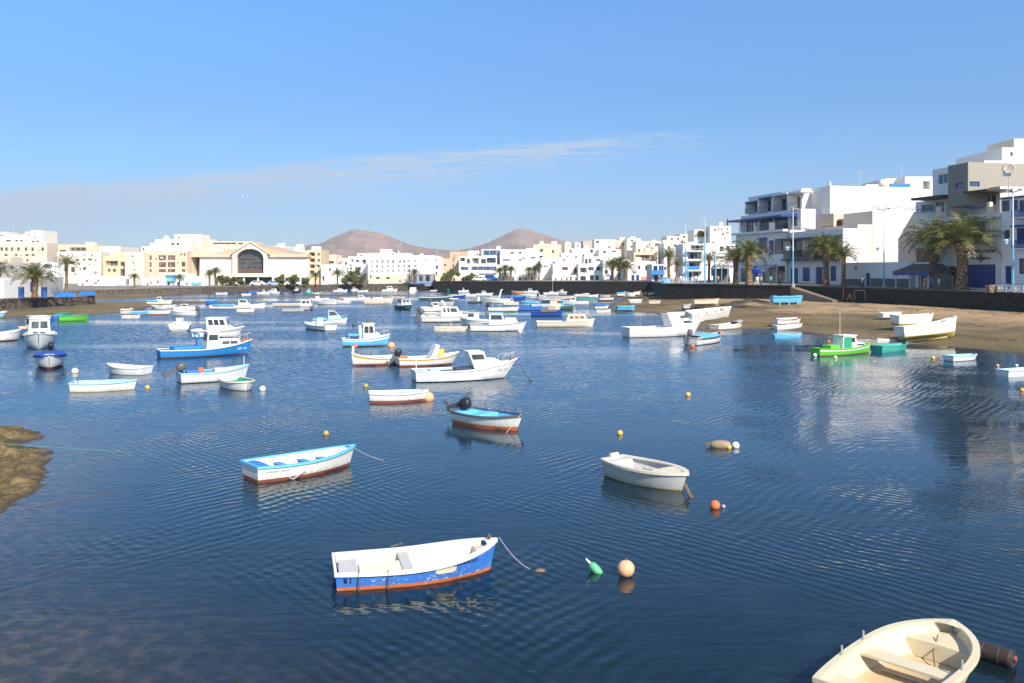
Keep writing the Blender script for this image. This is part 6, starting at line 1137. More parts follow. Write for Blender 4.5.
fb('long white open boat at the left end of the thin sandbar', (337, 303.4), 5.0, 178, bc='W', ic='f', B=1.7, F=.55, th=(.3, .6))
fb('white boat with a pointed white cuddy in front of the thin sandbar', (357, 301), 5.0, 3, bc='W', ic='W', B=1.7, F=.6, cabins=[dict(t0=.55, t1=.85, w=.6, ht=.7, fr=.6, ns=1, nf=1)], mst=((.55, 1.5),))
fb('broad boxy cream launch right of the pointed white cuddy boat', (379, 304), 5.2, 4, hc='C', bc='f', ic='C', deck='full', B=2.4, F=1.05, cabins=[dict(t0=.3, t1=.65, w=.6, ht=.35, col='C', fr=.2, ns=0, nf=0)], mst=((.6, 1.9),), rail_=.7, name='work_boat')
fb('grey cream skiff drawn up behind the boxy cream launch', (397, 299), 3.4, 176, hc='f', bc='f', ic='f', B=1.5, F=.5, name='skiff')
fb('white wheelhouse boat with dark green hull coming bow on in open water', (404.5, 309.6), 4.6, -60, hc='m', bc='k', gc='W', deck='full', ic='W', cabins=[dict(t0=.25, t1=.65, w=.75, ht=1.05, fr=.15, ns=2, nf=2, roof='q', vw=(.5, .9)), dict(t0=.65, t1=.85, w=.5, ht=.4, fr=.3, ns=0, nf=0, name='trunk_cabin')], B=2.0, F=.75, rail_=.7, name='wheelhouse_boat')
fb('long narrow white boat with a near black side in front of the dark quay', (436, 300), 6.8, 4, hc='m', bc='k', gc='W', ic='W', B=1.8, F=.65, th=(.3, .6))
fb('navy hulled white boat bow on to the long narrow dark sided one', (457, 297.8), 3.9, 5, hc='B', bc='B', gc='W', ic='W', B=1.7, F=.65, cov=(.1, .5, 'W'))
fb('small dark bottomed white boat by the wall right of the blue panels', (433.6, 292.2), 1.9, 2, bc='k', ic='W', B=1.3, F=.6, name='dinghy', hk=K(wl=.2))
fb('emerald green covered boat by the dark quay', (453, 291.4), 3.2, 3, hc='g', bc='g', ic='g', cov=(.0, .97, 'g'), B=1.6, F=.6, name='covered_boat')
fb('little royal blue boat left of the emerald covered boat', (445.6, 290.8), 1.4, 2, hc='b', bc='b', ic='b', B=1.2, F=.6, name='dinghy')
fb('dark hulled flat boat carrying a white box in open water', (475.5, 303.4), 2.7, 2, hc='d', bc='k', ic='q', B=1.5, F=.45, cabins=[dict(t0=.62, t1=.80, w=.5, ht=.85, fr=.05, ns=0, nf=0)], name='work_boat')
def arch(h, o):
    mb = MB()
    for y in (-.85, .85): mb.tube([(-h.L * .02, y, h.F * .8), (-h.L * .10, y * .9, h.F + 1.5), (-h.L * .14, y * .85, h.F + 1.7)], .12, 6)
    mb.tube([(-h.L * .14, -.75, h.F + 1.7), (-h.L * .14, .75, h.F + 1.7)], .10, 6); mb.build('radar_arch', cm('W'), o)
fb('long white cruiser with a swept radar arch in front of the modern block', (498, 303.2), 5.4, 178, bc='W', ic='W', deck='full', gc='W', B=2.3, F=.9, cabins=[dict(t0=.45, t1=.85, w=.65, ht=.55, fr=1.1, ns=1, nf=1)], build=arch, name='motor_cruiser', hk=K(sb=.35))
def arch2(h, o): arch(h, o); mb = MB(); mb.box(h.L * .0, h.L * .16, -.9, .9, h.F + 1.95, h.F + 2.02); mb.build('bimini_top', cm('W'), o); bow_rail(h, o, .7, .4)
fb('white cruiser with a fly bridge top and bow rail in mid harbour', (449.5, 322), 6.4, 4, bc='r', stripe='f', ic='W', deck='full', B=2.3, F=.85, cabins=[dict(t0=.35, t1=.72, w=.75, ht=1.1, fr=.5, ns=2, nf=2), dict(t0=.70, t1=.9, w=.5, ht=.4, fr=.5, ns=1, nf=0, name='trunk_cabin')], build=arch2, ob=(.4, 'd', 1.5), hk=K(sb=.4, wl=.1), name='motor_cruiser')
fb('white half decked boat overlapped by the fly bridge cruiser', (441, 317.6), 5.4, 3, bc='r', ic='W', stripe='q', B=1.9, F=.75, ob=(.4, 'd', 1.4), cabins=[dict(t0=.5, t1=.7, w=.6, ht=.9, fr=.3, ns=1, nf=2)])
fb('white motorboat lying behind the fly bridge cruiser', (436, 311.6), 4.6, 2, bc='q', ic='W', B=1.9, F=.75, cabins=MB_, name='motorboat')
fb('low grey white boat behind the motorboat in mid harbour', (442.5, 305.6), 4.0, 4, hc='G', bc='d', ic='W', B=1.6, F=.6, ob=(.3, 'd', 1.2))
fb('low white double ended skiff with a light cloth amidships in mid harbour', (451, 331), 3.3, 3, hc='C', bc='C', ic='C', B=1.1, F=.45, mst=((.5, .7),), hk=K(ws=.4, sb=.15, ss=.15), name='skiff')
fb('white day boat with a wide wheelhouse and grey rubbing strip in mid harbour', (498.5, 331), 5.6, 2, bc='d', gc='q', ic='W', deck='full', B=2.1, F=.80, cabins=[dict(t0=.33, t1=.62, w=.72, ht=1.15, fr=.3, ns=1, nf=2, roof='s'), dict(t0=.60, t1=.86, w=.66, ht=.62, fr=.35, ns=0, nf=0, name='trunk_cabin')], hk=K(sb=.40, rake=.8), name='cabin_boat')
fb('white boat with a short brown windowed cabin left of the grey strip day boat', (479, 326.6), 4.4, 160, bc='O', ic='f', hc='W', B=1.9, F=.85, cabins=[dict(t0=.55, t1=.8, w=.7, ht=.75, col='W', roof='C', fr=.3, ns=1, nf=2)])
fb('white open boat with emerald bottom and a black outboard', (503.5, 311.8), 4.4, 3, bc='g', ic='W', gc='W', ob=(.3, 'k', 1.3), B=1.7, F=.62, mst=((.15, 1.4),), hk=K(wl=.16), name='motorboat')
fb('boat under a peaked royal blue tarpaulin in the far cluster', (517, 300.6), 3.6, 5, hc='B', bc='n', ic='B', cov=(.05, .95, 'b'), B=1.7, F=.8, name='covered_boat')
fb('white boat with cream deck left of the blue and turquoise pair', (512, 305.4), 3.0, 3, bc='r', ic='C', gc='C', B=1.8, F=.6, cabins=MB_)
fb('boat with a bright blue canopy in the middle of the far cluster', (529, 306), 3.6, 178, hc='s', bc='s', ic='s', cov=(.1, .9, 'c'), B=1.7, F=.7, name='covered_boat')
fb('royal blue hulled boat in front of the bright blue canopy', (529, 310.4), 3.9, 4, hc='b', bc='k', ic='b', gc='b', B=1.6, F=.6, th=(.4,))
fb('white boat with a thin blue rim right of the blue canopy', (544.5, 306.4), 4.4, 3, bc='W', gc='b', ic='W', B=1.6, F=.55, th=(.4,))
fb('cream cabin boat with brown windows in the far cluster', (555.5, 310.2), 2.4, 60, hc='C', bc='w', ic='C', deck='full', B=1.7, F=.7, cabins=[dict(t0=.2, t1=.75, w=.75, ht=1.05, col='C', roof='C', fr=.2, ns=2, nf=2, gl=glass((.10, .05, .03)))], name='cabin_boat')
fb('dark green and blue cabin boat beside the cream brown windowed one', (563.5, 309.6), 3.2, 5, hc='m', bc='k', ic='b', gc='c', deck='full', B=1.8, F=.7, cabins=[dict(t0=.2, t1=.5, w=.7, ht=.95, col='c', fr=.2, ns=1, nf=2)], name='cabin_boat')
fb('navy boat with a brown canvas heap in open water', (547, 316), 4.2, 4, hc='B', bc='k', gc='B', ic='w', B=1.7, F=.68, cov=(.28, .78, 'w'), th=(.2,))
def b15(h, o): mast(o, h.L * .17, h.F + 1.0, .9, cm('W'), .03, -.25); bow_rail(h, o, .80, .3)
fb('cream white boat with a low long cabin and brown side windows, bow right', (565.5, 326.8), 6.2, 3, hc='C', bc='C', ic='C', B=2.0, F=.68, foredeck=(.8, 'C'), cabins=[dict(t0=.50, t1=.88, w=.66, ht=.72, col='C', roof='C', fr=.35, br=.25, ns=3, nf=2, vw=(.42, .80), gl=glass((.10, .05, .025)))], build=b15, hk=K(sb=.55), name='cabin_boat')
fb('dark hulled boat behind the cabin pair in the far cluster', (554, 302.4), 4.4, 3, hc='m', bc='k', gc='W', ic='q', B=1.7, F=.65)
fb('white boat with sharp raised bow right of the dark hulled far one', (573, 304.6), 5.4, 178, bc='W', ic='W', B=1.8, F=.65, cabins=MB_, hk=K(sb=.6))
# ---- the dense far cluster against the dark wall
for i, (px, py, L, hd, lb, k) in enumerate([
    (463.5, 292.6, 2.8, 4, 'white boat with a dark windscreen just right of the emerald cover', dict(cabins=MB_)),
    (474.5, 291.6, 2.8, 8, 'white cabin boat tight against the wall under the modern block', dict(deck='full', ic='W', cabins=[dict(t0=.25, t1=.7, w=.7, ht=1.0, fr=.3, ns=2, nf=2)])),
    (483.5, 291.4, 2.7, 175, 'cream cabin boat against the wall under the blue shopfront', dict(hc='C', deck='full', ic='C', cabins=[dict(t0=.25, t1=.7, w=.7, ht=.9, fr=.3, ns=2, nf=2, col='C')])),
    (468, 297.0, 4.0, 3, 'white launch with an orange bottom stripe in front of the modern block', dict(bc='o', ic='W', cabins=MB_)),
    (485, 295.8, 3.8, 4, 'wide white launch between the radar arch cruiser and the wall', dict(ic='W', deck='full', cabins=[dict(t0=.3, t1=.6, w=.6, ht=.7, fr=.3, ns=1, nf=1)])),
    (507, 291.4, 1.5, 3, 'tiny white tender by the dark wall under the three palms', dict(B=1.2)),
    (517.5, 293.4, 3.4, 170, 'orange brown decked boat in the far cluster', dict(hc='O', bc='w', ic='w', deck='full')),
    (531, 293.2, 3.6, 3, 'white boat with a blue cabin roof near the slanted mast', dict(cabins=[dict(t0=.3, t1=.6, w=.6, ht=.8, fr=.2, ns=1, nf=1, roof='b')])),
    (527, 297.0, 4.2, 176, 'long white open boat right of the peaked blue tarpaulin', dict(ic='f', th=(.4,))),
    (538, 298.0, 3.8, 4, 'white boat with navy hull stripe in the far cluster', dict(stripe='n', ic='W', cabins=MB_)),
    (551, 294.8, 3.8, 5, 'white sailing boat with a tall slanted mast by the dark wall', dict(deck='full', ic='W', cabins=[dict(t0=.4, t1=.7, w=.5, ht=.4, fr=.2, ns=1, nf=0)], mst=((.6, 5.0),))),
    (548, 299.4, 4.0, 2, 'grey white boat with open cockpit below the slanted mast', dict(hc='G', ic='q', ob=(.3, 'k', 1.2))),
    (563.5, 293.6, 3.2, 178, 'white cuddy boat right of the slanted mast', dict(cabins=[dict(t0=.5, t1=.8, w=.6, ht=.6, fr=.4, ns=1, nf=1)])),
    (566, 298.4, 3.8, 4, 'cream boat with a red gunwale in the far cluster', dict(hc='C', gc='r', ic='f')),
    (578.5, 292.8, 2.6, 6, 'white boat with pale blue cabin near the right end of the far wall', dict(hc='s', cabins=[dict(t0=.2, t1=.7, w=.7, ht=.8, fr=.2, ns=1, nf=1, col='W', roof='s')])),
    (582, 296.6, 3.4, 3, 'white boat with low spray hood in the far cluster', dict(cov=(.5, .9, 'W'), ic='W')),
    (587.5, 293.8, 2.8, 170, 'white launch just left of the royal blue cabin at the far wall', dict(cabins=MB_)),
    (597.5, 293, 2.6, 8, 'boat with a royal blue cabin and white top at the far wall', dict(hc='b', ic='b', deck='full', cabins=[dict(t0=.2, t1=.6, w=.8, ht=.95, fr=.1, ns=1, nf=2, col='b', roof='W')])),
    (586.5, 300.2, 3.6, 3, 'brown and teal boat at the right of the far cluster', dict(hc='t', gc='w', ic='w')),
    (593.5, 297.4, 2.3, 5, 'white double cockpit boat below the royal blue cabin', dict(ic='q', th=(.3, .6))),
    (605, 297.4, 2.3, 178, 'grey white boat with dark gear left of the turquoise cover', dict(hc='G', ic='d')),
    (606.5, 301.0, 2.9, 3, 'cream boat with a dark shadowed side by the beach edge', dict(hc='C', bc='k', ic='w', hk=K(wl=.2)))]):
    k = dict(k); k.setdefault('bc', 'W'); k.setdefault('B', min(2.0, L * .42)); k.setdefault('F', .62); fb(lb, (px, py), L, hd, **k)
# ---- right hand shore
bz = lambda px, py: None
def beached(label, px, py, L, head, **k):
    "boat resting on the sand: its seat height is found from the beach itself"
    z = 0.0
    for _ in range(40): p = wat(px, py, z); z = .7 * z + .3 * max(0.0, ground_z(p.x, p.y))
    dep = k.get('hk', {}).get('dep', .2); k.setdefault('hk', {}); k['hk'] = dict(k['hk'], dep=dep)
    return boat(label, (px, py), L, head, z=z + dep - 0.05, group='boats lying on the beach', **k)
beached('boat under a turquoise cover at the top of the beach corner', 621.5, 295.6, 2.2, 4, hc='W', bc='W', ic='W', cov=(.03, .97, 'c'), B=1.5, F=.6, name='covered_boat')
beached('white boat standing right of the turquoise cover', 630, 296.6, 2.3, 172, bc='W', ic='W', B=1.4, F=.8)
beached('white upright dinghy next to the far dark wall corner', 637.5, 294.6, 1.5, 3, bc='W', ic='W', B=1.2, F=.6, name='dinghy')
beached('small white dinghy at the foot of the quay step', 652.6, 295, 1.5, 4, bc='d', ic='W', B=1.1, F=.45, name='dinghy')
beached('dark little dinghy left of the small white one at the quay step', 645, 294.8, 1.2, 175, hc='d', bc='k', ic='q', B=1.0, F=.4, name='dinghy')
beached('white dinghy tilted on the brown mud near the beach corner', 635.5, 302.6, 2.4, 16, bc='W', ic='W', B=1.1, F=.4, roll=10, name='dinghy')
beached('white dinghy with a red gunwale on the brown mud', 654.5, 303, 2.1, 8, bc='W', gc='r', ic='O', B=1.0, F=.42, roll=8, name='dinghy')
beached('overturned sky blue hull lying on the brown mud', 625.8, 309.4, 2.7, 6, hc='c', bc='c', gc='b', ic='c', cov=(.02, .98, 'c'), B=1.1, F=.35, name='dinghy')
fb('boat with a royal blue and white cover at the mud edge', (601.5, 308.4), 2.3, 5, hc='W', bc='W', gc='b', ic='b', cov=(.0, .9, 'b'), B=1.2, F=.55, name='covered_boat')
fb('white boat with a green rim in front of the royal blue cover', (603.5, 312), 2.2, 3, bc='W', gc='g', ic='g', B=1.1, F=.45)
beached('white dinghy with a red brown bottom near the water edge', 676.5, 316.6, 2.3, 12, bc='r', ic='W', B=1.1, F=.45, roll=6, name='dinghy', hk=K(wl=.12))
def bigb(h, o): deck_patch(h, o, .80, .985, cm('W'), 'foredeck', dz=-.03)
beached('big white open boat tilted on the mud beside the rocks', 709.5, 317, 5.6, 20, bc='W', ic='C', gc='W', B=1.9, F=.7, roll=14, pitch=3, th=(.3, .5, .7), build=bigb, hk=K(sb=.5, dep=.3))
beached('cream boat lying behind the rocks under the quay palms', 706, 303.4, 4.0, 10, hc='C', bc='C', gc='O', ic='f', B=1.4, F=.5, hk=K(sb=.5))
beached('small grey white dinghy left of the rocks', 686.8, 308.6, 1.3, 10, hc='G', bc='d', ic='W', B=1.0, F=.5, name='dinghy')
fb('flat white dinghy at the water edge behind the big white cuddy boat', (691, 324), 3.0, 6, bc='W', ic='W', B=1.2, F=.4, name='dinghy')
def b16(h, o):
    deck_patch(h, o, .62, .985, cm('W'), 'foredeck', dz=-.02); cabin(h, o, .565, .72, .66, 1.15, cm('W'), None, fr=.55, br=-.50, ns=0, nf=2, taper=.9, vw=(.5, .85), name='console'); cabin(h, o, .70, .92, .6, .55, cm('W'), None, fr=.8, ns=1, nf=0, vw=(.3, .7), name='cuddy')
    bow_rail(h, o, .80, .45); mast(o, -h.L * .30, h.F * .5, 1.5, cm('q'), .015)
boat('big bright white boat with a sweeping high cuddy near the right beach', ((625, 337.4), (694, 335.4)), bc='d', ic='W', gc='W', hk=dict(ws=.75, wl=.05, sb=.6, rake=1.1, tm=.4), B=2.3, F=.85, build=b16)
boat('white boat with red side stripe, blue cover and outboard near the beach', ((690, 345.4), (720, 341.6)), stripe='r', bc='r', ic='c', gc='O', cov=(.12, .70, 'c'), ob=(.4, 'd', 1.2), hk=dict(ws=.85, wl=.06, sb=.4), B=1.6, F=.6, name='motorboat')
boat('white boat with red bottom and a blue wrapped bow at the water edge', ((714, 330.2), (741, 328.2)), bc='r', ic='f', gc='W', hk=dict(wl=.10, sb=.6), B=1.5, F=.5, cov=(.72, .96, 'q'), th=(.4,))
beached('upper white boat with red rim of the pair tilted on the mud', 788, 322.6, 3.0, 16, bc='W', gc='r', ic='W', B=1.15, F=.42, roll=8, th=(.5,), hk=K(sb=.4))
fb('lower white boat with pale blue stern of the pair at the mud edge', (788.5, 329.6), 3.1, 14, bc='s', ic='W', B=1.2, F=.5, th=(.5,), hk=K(sb=.4, wl=.10))
fb('sky blue rowing boat with a white stripe floating off the mud edge', (787.5, 338), 2.55, 2, hc='c', bc='c', stripe='W', gc='c', ic='s', B=1.05, F=.40, th=(.5,), name='rowing_boat')
def b17(h, o):
    c, lo, hi = cabin(h, o, .40, .66, .62, .92, cm('W'), cm('W'), fr=.10, br=.08, ns=1, nf=1, nb=0, vw=(.50, .85), taper=.95); w = MB(); pane(w, [lo[0], lo[1], hi[1], hi[0]], .05, .62, .06, .92, .02); w.build('green_door', cm('g'), c)
    cabin(h, o, .66, .84, .5, .34, cm('W'), None, fr=.12, ns=1, nf=0, name='trunk_cabin', vw=(.3, .7)); mast(o, -h.L * .06, h.F, 2.6, cm('f'), .025); bow_rail(h, o, .82, .25)
    mb = MB(); mb.ball((-h.L * .54, -.2, .10), .14, 8, 6); mb.build('fender', cm('W'), o); mb = MB(); mb.ball((-h.L * .20, .3, h.F + .45), .12, 8, 6); mb.build('orange_float', cm('o'), o)
    stuff_in(h, o, [('hatch', -h.L * .22, 0, .9, .8, .62, 'l')])
boat('lime green boat with small white cabin, green door and thin mast', ((815, 356.2), (869, 352.6)), hc='l', bc='w', gc='l', stripe='W', ic='l', deck='full', hk=dict(ws=.6, wl=.06, sb=.5, ss=.15, tm=.45, rake=.35), B=1.5, F=.48, build=b17, name='cabin_boat')
boat('teal green open boat beside the lime green one', ((876, 352.6), (905, 350.2)), hc='t', bc='t', gc='t', ic='t', hk=dict(ws=.85, full=3, sb=.12), B=1.25, F=.48, th=(.6,))
boat('white dinghy with a red transom edge behind the teal boat', ((903, 341.6), (878, 342.6)), hc='W', gc='r', bc='W', ic='W', hk=dict(ws=.8), B=1.0, F=.36, name='dinghy')
beached('lone small white dinghy high on the sand', 891, 316.6, 2.5, 14, bc='W', ic='W', B=1.0, F=.36, th=(.5,), roll=6, name='dinghy')
def b18(h, o):
    deck_patch(h, o, .78, .985, cm('W'), 'foredeck', dz=-.04)
    mb = MB(); mb.box(-h.L * .40, h.L * .30, -.05, .05, -h.dep - .14, -h.dep + .02); mb.build('keel', cm('Y'), o)
beached('large white beached boat with a yellow green keel and upswept bow', 929, 333.8, 5.6, 13, bc='Y', ic='W', gc='W', B=1.6, F=.78, roll=-3, pitch=4, th=(.35, .55), build=b18, hk=K(ws=.85, sb=.6, wl=.02, dep=.34, rake=.5))
beached('second white beached boat lying behind the large upswept one', 914, 323.6, 4.3, 16, bc='Y', ic='C', gc='C', B=1.5, F=.75, roll=2, th=(.4,), hk=K(ws=.85, sb=.25, dep=.3))
boat('small pale blue white dinghy floating off the right beach', ((948, 361.2), (975, 359.6)), hc='W', bc='n', gc='s', ic='s', hk=dict(ws=.85, full=3, wl=.03, sb=.12), B=1.0, F=.34, th=(.5,), name='dinghy')
boat('white dinghy with pale blue rim cut by the right frame edge', ((1002, 376.4), (1036, 374)), hc='W', bc='W', gc='s', ic='W', hk=dict(ws=.85, full=3, sb=.12), B=1.0, F=.34, th=(.5,), name='dinghy')
# blue covered boat on a stand
def b19(h, o):
    for x in (-h.L * .28, h.L * .02, h.L * .3):
        mb = MB(); mb.box(x - .08, x + .08, -.6, .6, -h.dep - .12, -h.dep - .02)
        for y in (-.55, .55): mb.box(x - .06, x + .06, y - .06, y + .06, -h.dep - .02, -h.dep + .4)
        mb.build('cradle', cm('G'), o)
beached('boat wrapped in a blue sheet on white cradles below the lamp post', 787, 300.6, 4.4, 3, hc='c', bc='c', gc='c', ic='c', cov=(-.0, .99, 'c'), B=1.6, F=.50, build=b19, hk=K(ws=.9, sb=.2, dep=.45), name='covered_boat')
# ================================================================ buoys, ropes, floats
def buoy(label, px, py, r, col, name='buoy', top=None, z=.25, grp='buoys floating on the water'):
    p = wat(px, py); o = thing(name, label, 'buoy', p, 0, grp); mb = MB(); mb.ball((0, 0, r * z * 2), r, 18, 12); mb.build('float', cm(col, .45, .5, 5), o, smooth=True)
    mb = MB(); mb.lathe([(r * .10, r * (z * 2 + .9)), (r * .12, r * (z * 2 + 1.15)), (r * .04, r * (z * 2 + 1.2))], 8); mb.build('eye', cm(top or 'w'), o); return o
buoy('largest round buoy, cream orange, floating right of the green bottle float', 626, 576, .17, 'O', z=.42)
buoy('bright orange buoy with a small grey float off the grey white dinghy', 715, 508, .13, 'o'); buoy('small round grey float touching the bright orange buoy', 723.4, 507.6, .055, 'q', 'float')
buoy('yellow buoy floating between the white dinghy and the brown float', 620, 434.6, .11, 'y'); buoy('pale green yellow buoy behind the white boat with sky blue gunwale', 326, 435, .11, 'Y')
buoy('orange yellow buoy alone in mid water below the beach', 688, 396, .13, 'y'); buoy('orange and cream buoy at the right end of the small rowing boat', 428.4, 400.4, .26, 'O')
buoy('white round buoy beside the brown float', 735.6, 447.5, .13, 'W'); buoy('small yellow buoy between the white one and the brown float', 729, 448.6, .09, 'y')
buoy('small cream buoy right of the boat with the dark blue cover', 75, 373, .20, 'C'); buoy('small yellow buoy at the right end of the boat with sky blue rim', 147.4, 388.6, .12, 'y')
buoy('white buoy right of the dinghy with green inside', 262.6, 390.6, .16, 'W'); buoy('orange buoy hanging at the bow of the sky blue hulled boat', 391.2, 347.6, .28, 'O'); buoy('orange float at the side of the sky blue hulled boat', 355.4, 347.4, .18, 'o')
buoy('tiny yellow green buoy above the small rowing boat', 365.8, 387.2, .13, 'Y'); buoy('small dark green buoy right of the rounded blue cabin boat', 354, 325.6, .22, 'm')
buoy('cream buoy at the bow of the grey strip day boat', 520, 332.8, .22, 'C'); buoy('yellow buoy right of the teal boat', 933, 359, .14, 'y'); buoy('orange buoy left of the dinghy at the right edge', 997.6, 366.4, .10, 'O'); buoy('cream buoy behind the dinghy at the right edge', 1016.5, 366.4, .10, 'C')
buoy('orange and green fender buoy below the boat with red side stripe', 692.5, 347.6, .18, 'o'); buoy('yellow buoy at the very right edge above the cream dinghy', 1022, 391, .10, 'y'); buoy('orange buoy at the edge of the brown mud', 615.4, 311.6, .20, 'y'); buoy('small cream buoy off the lime green boat', 835.4, 358.6, .13, 'C')
p = wat(596, 572); g_ = thing('bottle_float', 'green mottled bottle float with white neck tilted left of the largest buoy', 'float', p)
mb = MB(); mb.lathe([(.02, -.16), (.075, -.12), (.09, -.02), (.085, .10), (.05, .16)], 12); o = mb.build('body', paint((.10, .42, .22), .4, .9, 14, (.5, .3, .25)), g_, smooth=True); o.rotation_euler = (R(-18), R(-46), 0); o.location = (0, 0, .05)
mb = MB(); mb.lathe([(.028, .158), (.024, .22), (.014, .29)], 8); o = mb.build('neck', cm('W'), g_, smooth=True); o.rotation_euler = (R(-18), R(-46), 0); o.location = (0, 0, .05)
p = wat(721, 447.6); f_ = thing('barrel_float', 'brown barrel float lying on its side left of the white buoy', 'float', p)
mb = MB(); mb.lathe([(.06, -.36), (.13, -.30), (.17, -.12), (.175, .08), (.15, .26), (.08, .32)], 14); o = mb.build('body', paint((.30, .22, .14), .6, .6, 5), f_, smooth=True); o.rotation_euler = (0, R(90), R(-14)); o.location = (0, 0, .08)
mb = MB(); mb.box(-.50, -.34, -.07, .07, .06, .16); o = mb.build('handle', cm('w'), f_); o.rotation_euler = (0, 0, R(-14))
p = Vector((7.37, 13.85, 0)); d_ = thing('drum', 'dark brown grey drum with a red cap beside the cream rowing dinghy', 'drum', p, R(-48)); d_.scale = (.78, .78, .78)
mb = MB(); prof = [(.01, -.42), (.17, -.42), (.185, -.38), (.185, -.15), (.195, -.13), (.185, -.11), (.185, .15), (.195, .17), (.185, .19), (.185, .36), (.16, .42), (.01, .42)]; mb.lathe(prof, 20); o = mb.build('body', paint((.045, .034, .030), .45, .5, 4, (.2, .16, .12)), d_, smooth=False, ang=None); o.rotation_euler = (0, R(90), 0); o.location = (0, 0, .13)
mb = MB(); mb.lathe([(.055, .421), (.055, .45), (.045, .47), (.005, .475)], 12); o = mb.build('cap', cm('r'), d_); o.rotation_euler = (0, R(90), 0); o.location = (0, 0, .16)
def rope(label, a, b, sag=.15, r=.012, col='q', name='mooring_rope', mid=(), cat='rope'):
    a, b = Vector(a), Vector(b); pts = []
    for i in range(13): t = i / 12; p = a.lerp(b, t); p.z -= sag * 4 * t * (1 - t); pts.append(p)
    mb = MB(); mb.tube([p - a for p in pts], r, 5); o = mb.build(name, cm(col), loc=a); return tag(o, label, cat)
rope('pale rope from the bow of the bright blue dinghy down to the water', at(499, 537, 18.2), wat(543, 572, -.05), .18, .008, 'q')
mb = MB(); mb.ball((0, 0, 0), .07, 8, 6, sq=(1.6, .8, .7)); o = mb.build('weed_clump', cm('w'), loc=wat(540, 571)); tag(o, 'dark knot of weed on the rope of the bright blue dinghy', 'weed')
rope('cream rope from the bow of the boat with sky blue gunwale', at(354, 448, 27.6), wat(386, 461, -.03), .05, .009, 'q')
rope('rusty chain hanging from the bow of the grey white dinghy', at(685, 484, 24.1), wat(693, 500, -.05), .03, .045, 'w', 'anchor_chain', cat='chain')
rope('dark chain from the bow of the long white fishing boat', at(520, 364, 49.5), wat(537, 383, -.05), .25, .035, 'd', 'anchor_chain', cat='chain')
rope('thin mooring line from the bow of the white boat with slanted screen box', at(456, 352, 58), wat(463, 369, -.05), .1, .02, 'd')
rope('thin line from the rusty red bow of the turquoise boat', at(521, 414, 33.2), wat(505, 434, -.05), .02, .010, 'f')
rope('thin line from the bow of the azure blue fishing boat', at(250, 343, 66), wat(263, 353, -.05), .1, .02, 'q')
a, c = wat(-20, 445, .22), wat(46, 447, .36); rope('green rope lying across the rocky reef into the water', wat(-30, 441.5, .42), wat(132, 452.5, .0), .0, .006, 't')
rope('sunken brown line running from the reef edge across the shallows', wat(22, 508, .02), wat(130, 489, .003), 0, .004, 'w')


# ================================================================ palms and trees
LEAFP = leafmat((.085, .12, .025), (.24, .225, .055)); LEAFD = leafmat((.15, .11, .04), (.28, .20, .08)); LEAFT = leafmat((.115, .13, .035), (.22, .21, .065)); BARK = stone((.24, .145, .08), 3.0, .4, .9)
def palm_meshes(ht, cw, seed, nf=62, nl=20, tr=.42, droop=1.0):
    rnd = random.Random(seed); mb = MB(); rad = cw / 2
    for i in range(nf):
        u = (i + .5) / nf; el = math.asin(1 - 1.28 * u) if u < .96 else -.3; az = i * 2.39996 + rnd.uniform(-.2, .2); Lf = rad * rnd.uniform(.92, 1.16) * (1.0 if u > .15 else .8)
        dr = Vector((math.cos(az), math.sin(az), 0)); base = Vector((0, 0, 0)) + dr * tr * .5; pts = []; p = base.copy(); a = el + .30; ns = 8
        for k in range(ns + 1):
            pts.append(p.copy()); a -= droop * (1.05 + .55 * rnd.random()) * (k / ns) * .42; p = p + (dr * math.cos(a) + Vector((0, 0, math.sin(a)))) * (Lf / ns)
        dead = 1 if (u > .90 and rnd.random() < .7) else 0
        side = Vector((-dr.y, dr.x, 0)); mb.loft([[q_ + side * w, q_ - side * w, q_ - Vector((0, 0, .03))] for q_, w in zip(pts, [.05 - .005 * k for k in range(ns + 1)])], dead, True)
        for k in range(nl):
            t = .16 + .84 * (k + rnd.random() * .5) / nl; f = t * ns; j = min(ns - 1, int(f)); q_ = pts[j].lerp(pts[j + 1], f - j); tg = (pts[j + 1] - pts[j]).normalized(); ll = Lf * .21 * (1 - .55 * abs(t - .45) * 1.6) * rnd.uniform(.8, 1.15); w = (.026 if nl > 16 else .05) + .008 * rad / 4
            for sg in (1, -1):
                dd = (side * sg * .85 + tg * .55 + Vector((0, 0, .32 - .55 * rnd.random()))).normalized(); e = q_ + dd * ll; wd = tg * w; mid = q_ + dd * ll * .5 + Vector((0, 0, .03))
                mb.add([q_ - wd * .6, q_ + wd * .6, mid + wd, e + Vector((0, 0, -.12 * ll)), mid - wd], [(0, 1, 2, 4), (4, 2, 3)], dead)
    crown = mb.mesh('crown', [LEAFP, LEAFD], fix=False)
    mb = MB(); rings = []; N = 14; H_ = ht
    for i in range(N + 1):
        z = H_ * i / N; r = tr * (1.25 - .35 * min(1, z / (H_ * .25)) + (.35 * max(0, (z - H_ * .72) / (H_ * .28)))) * (1 + .07 * (i % 2)); lx = .05 * math.sin(i * .5 + seed)
        rings.append([(lx + r * math.cos(2 * math.pi * j / 10 + i * .3), r * math.sin(2 * math.pi * j / 10 + i * .3), z) for j in range(10)])
    mb.loft(rings); trunk = mb.mesh('trunk', BARK, smooth=True); return trunk, crown
PALMK = {}
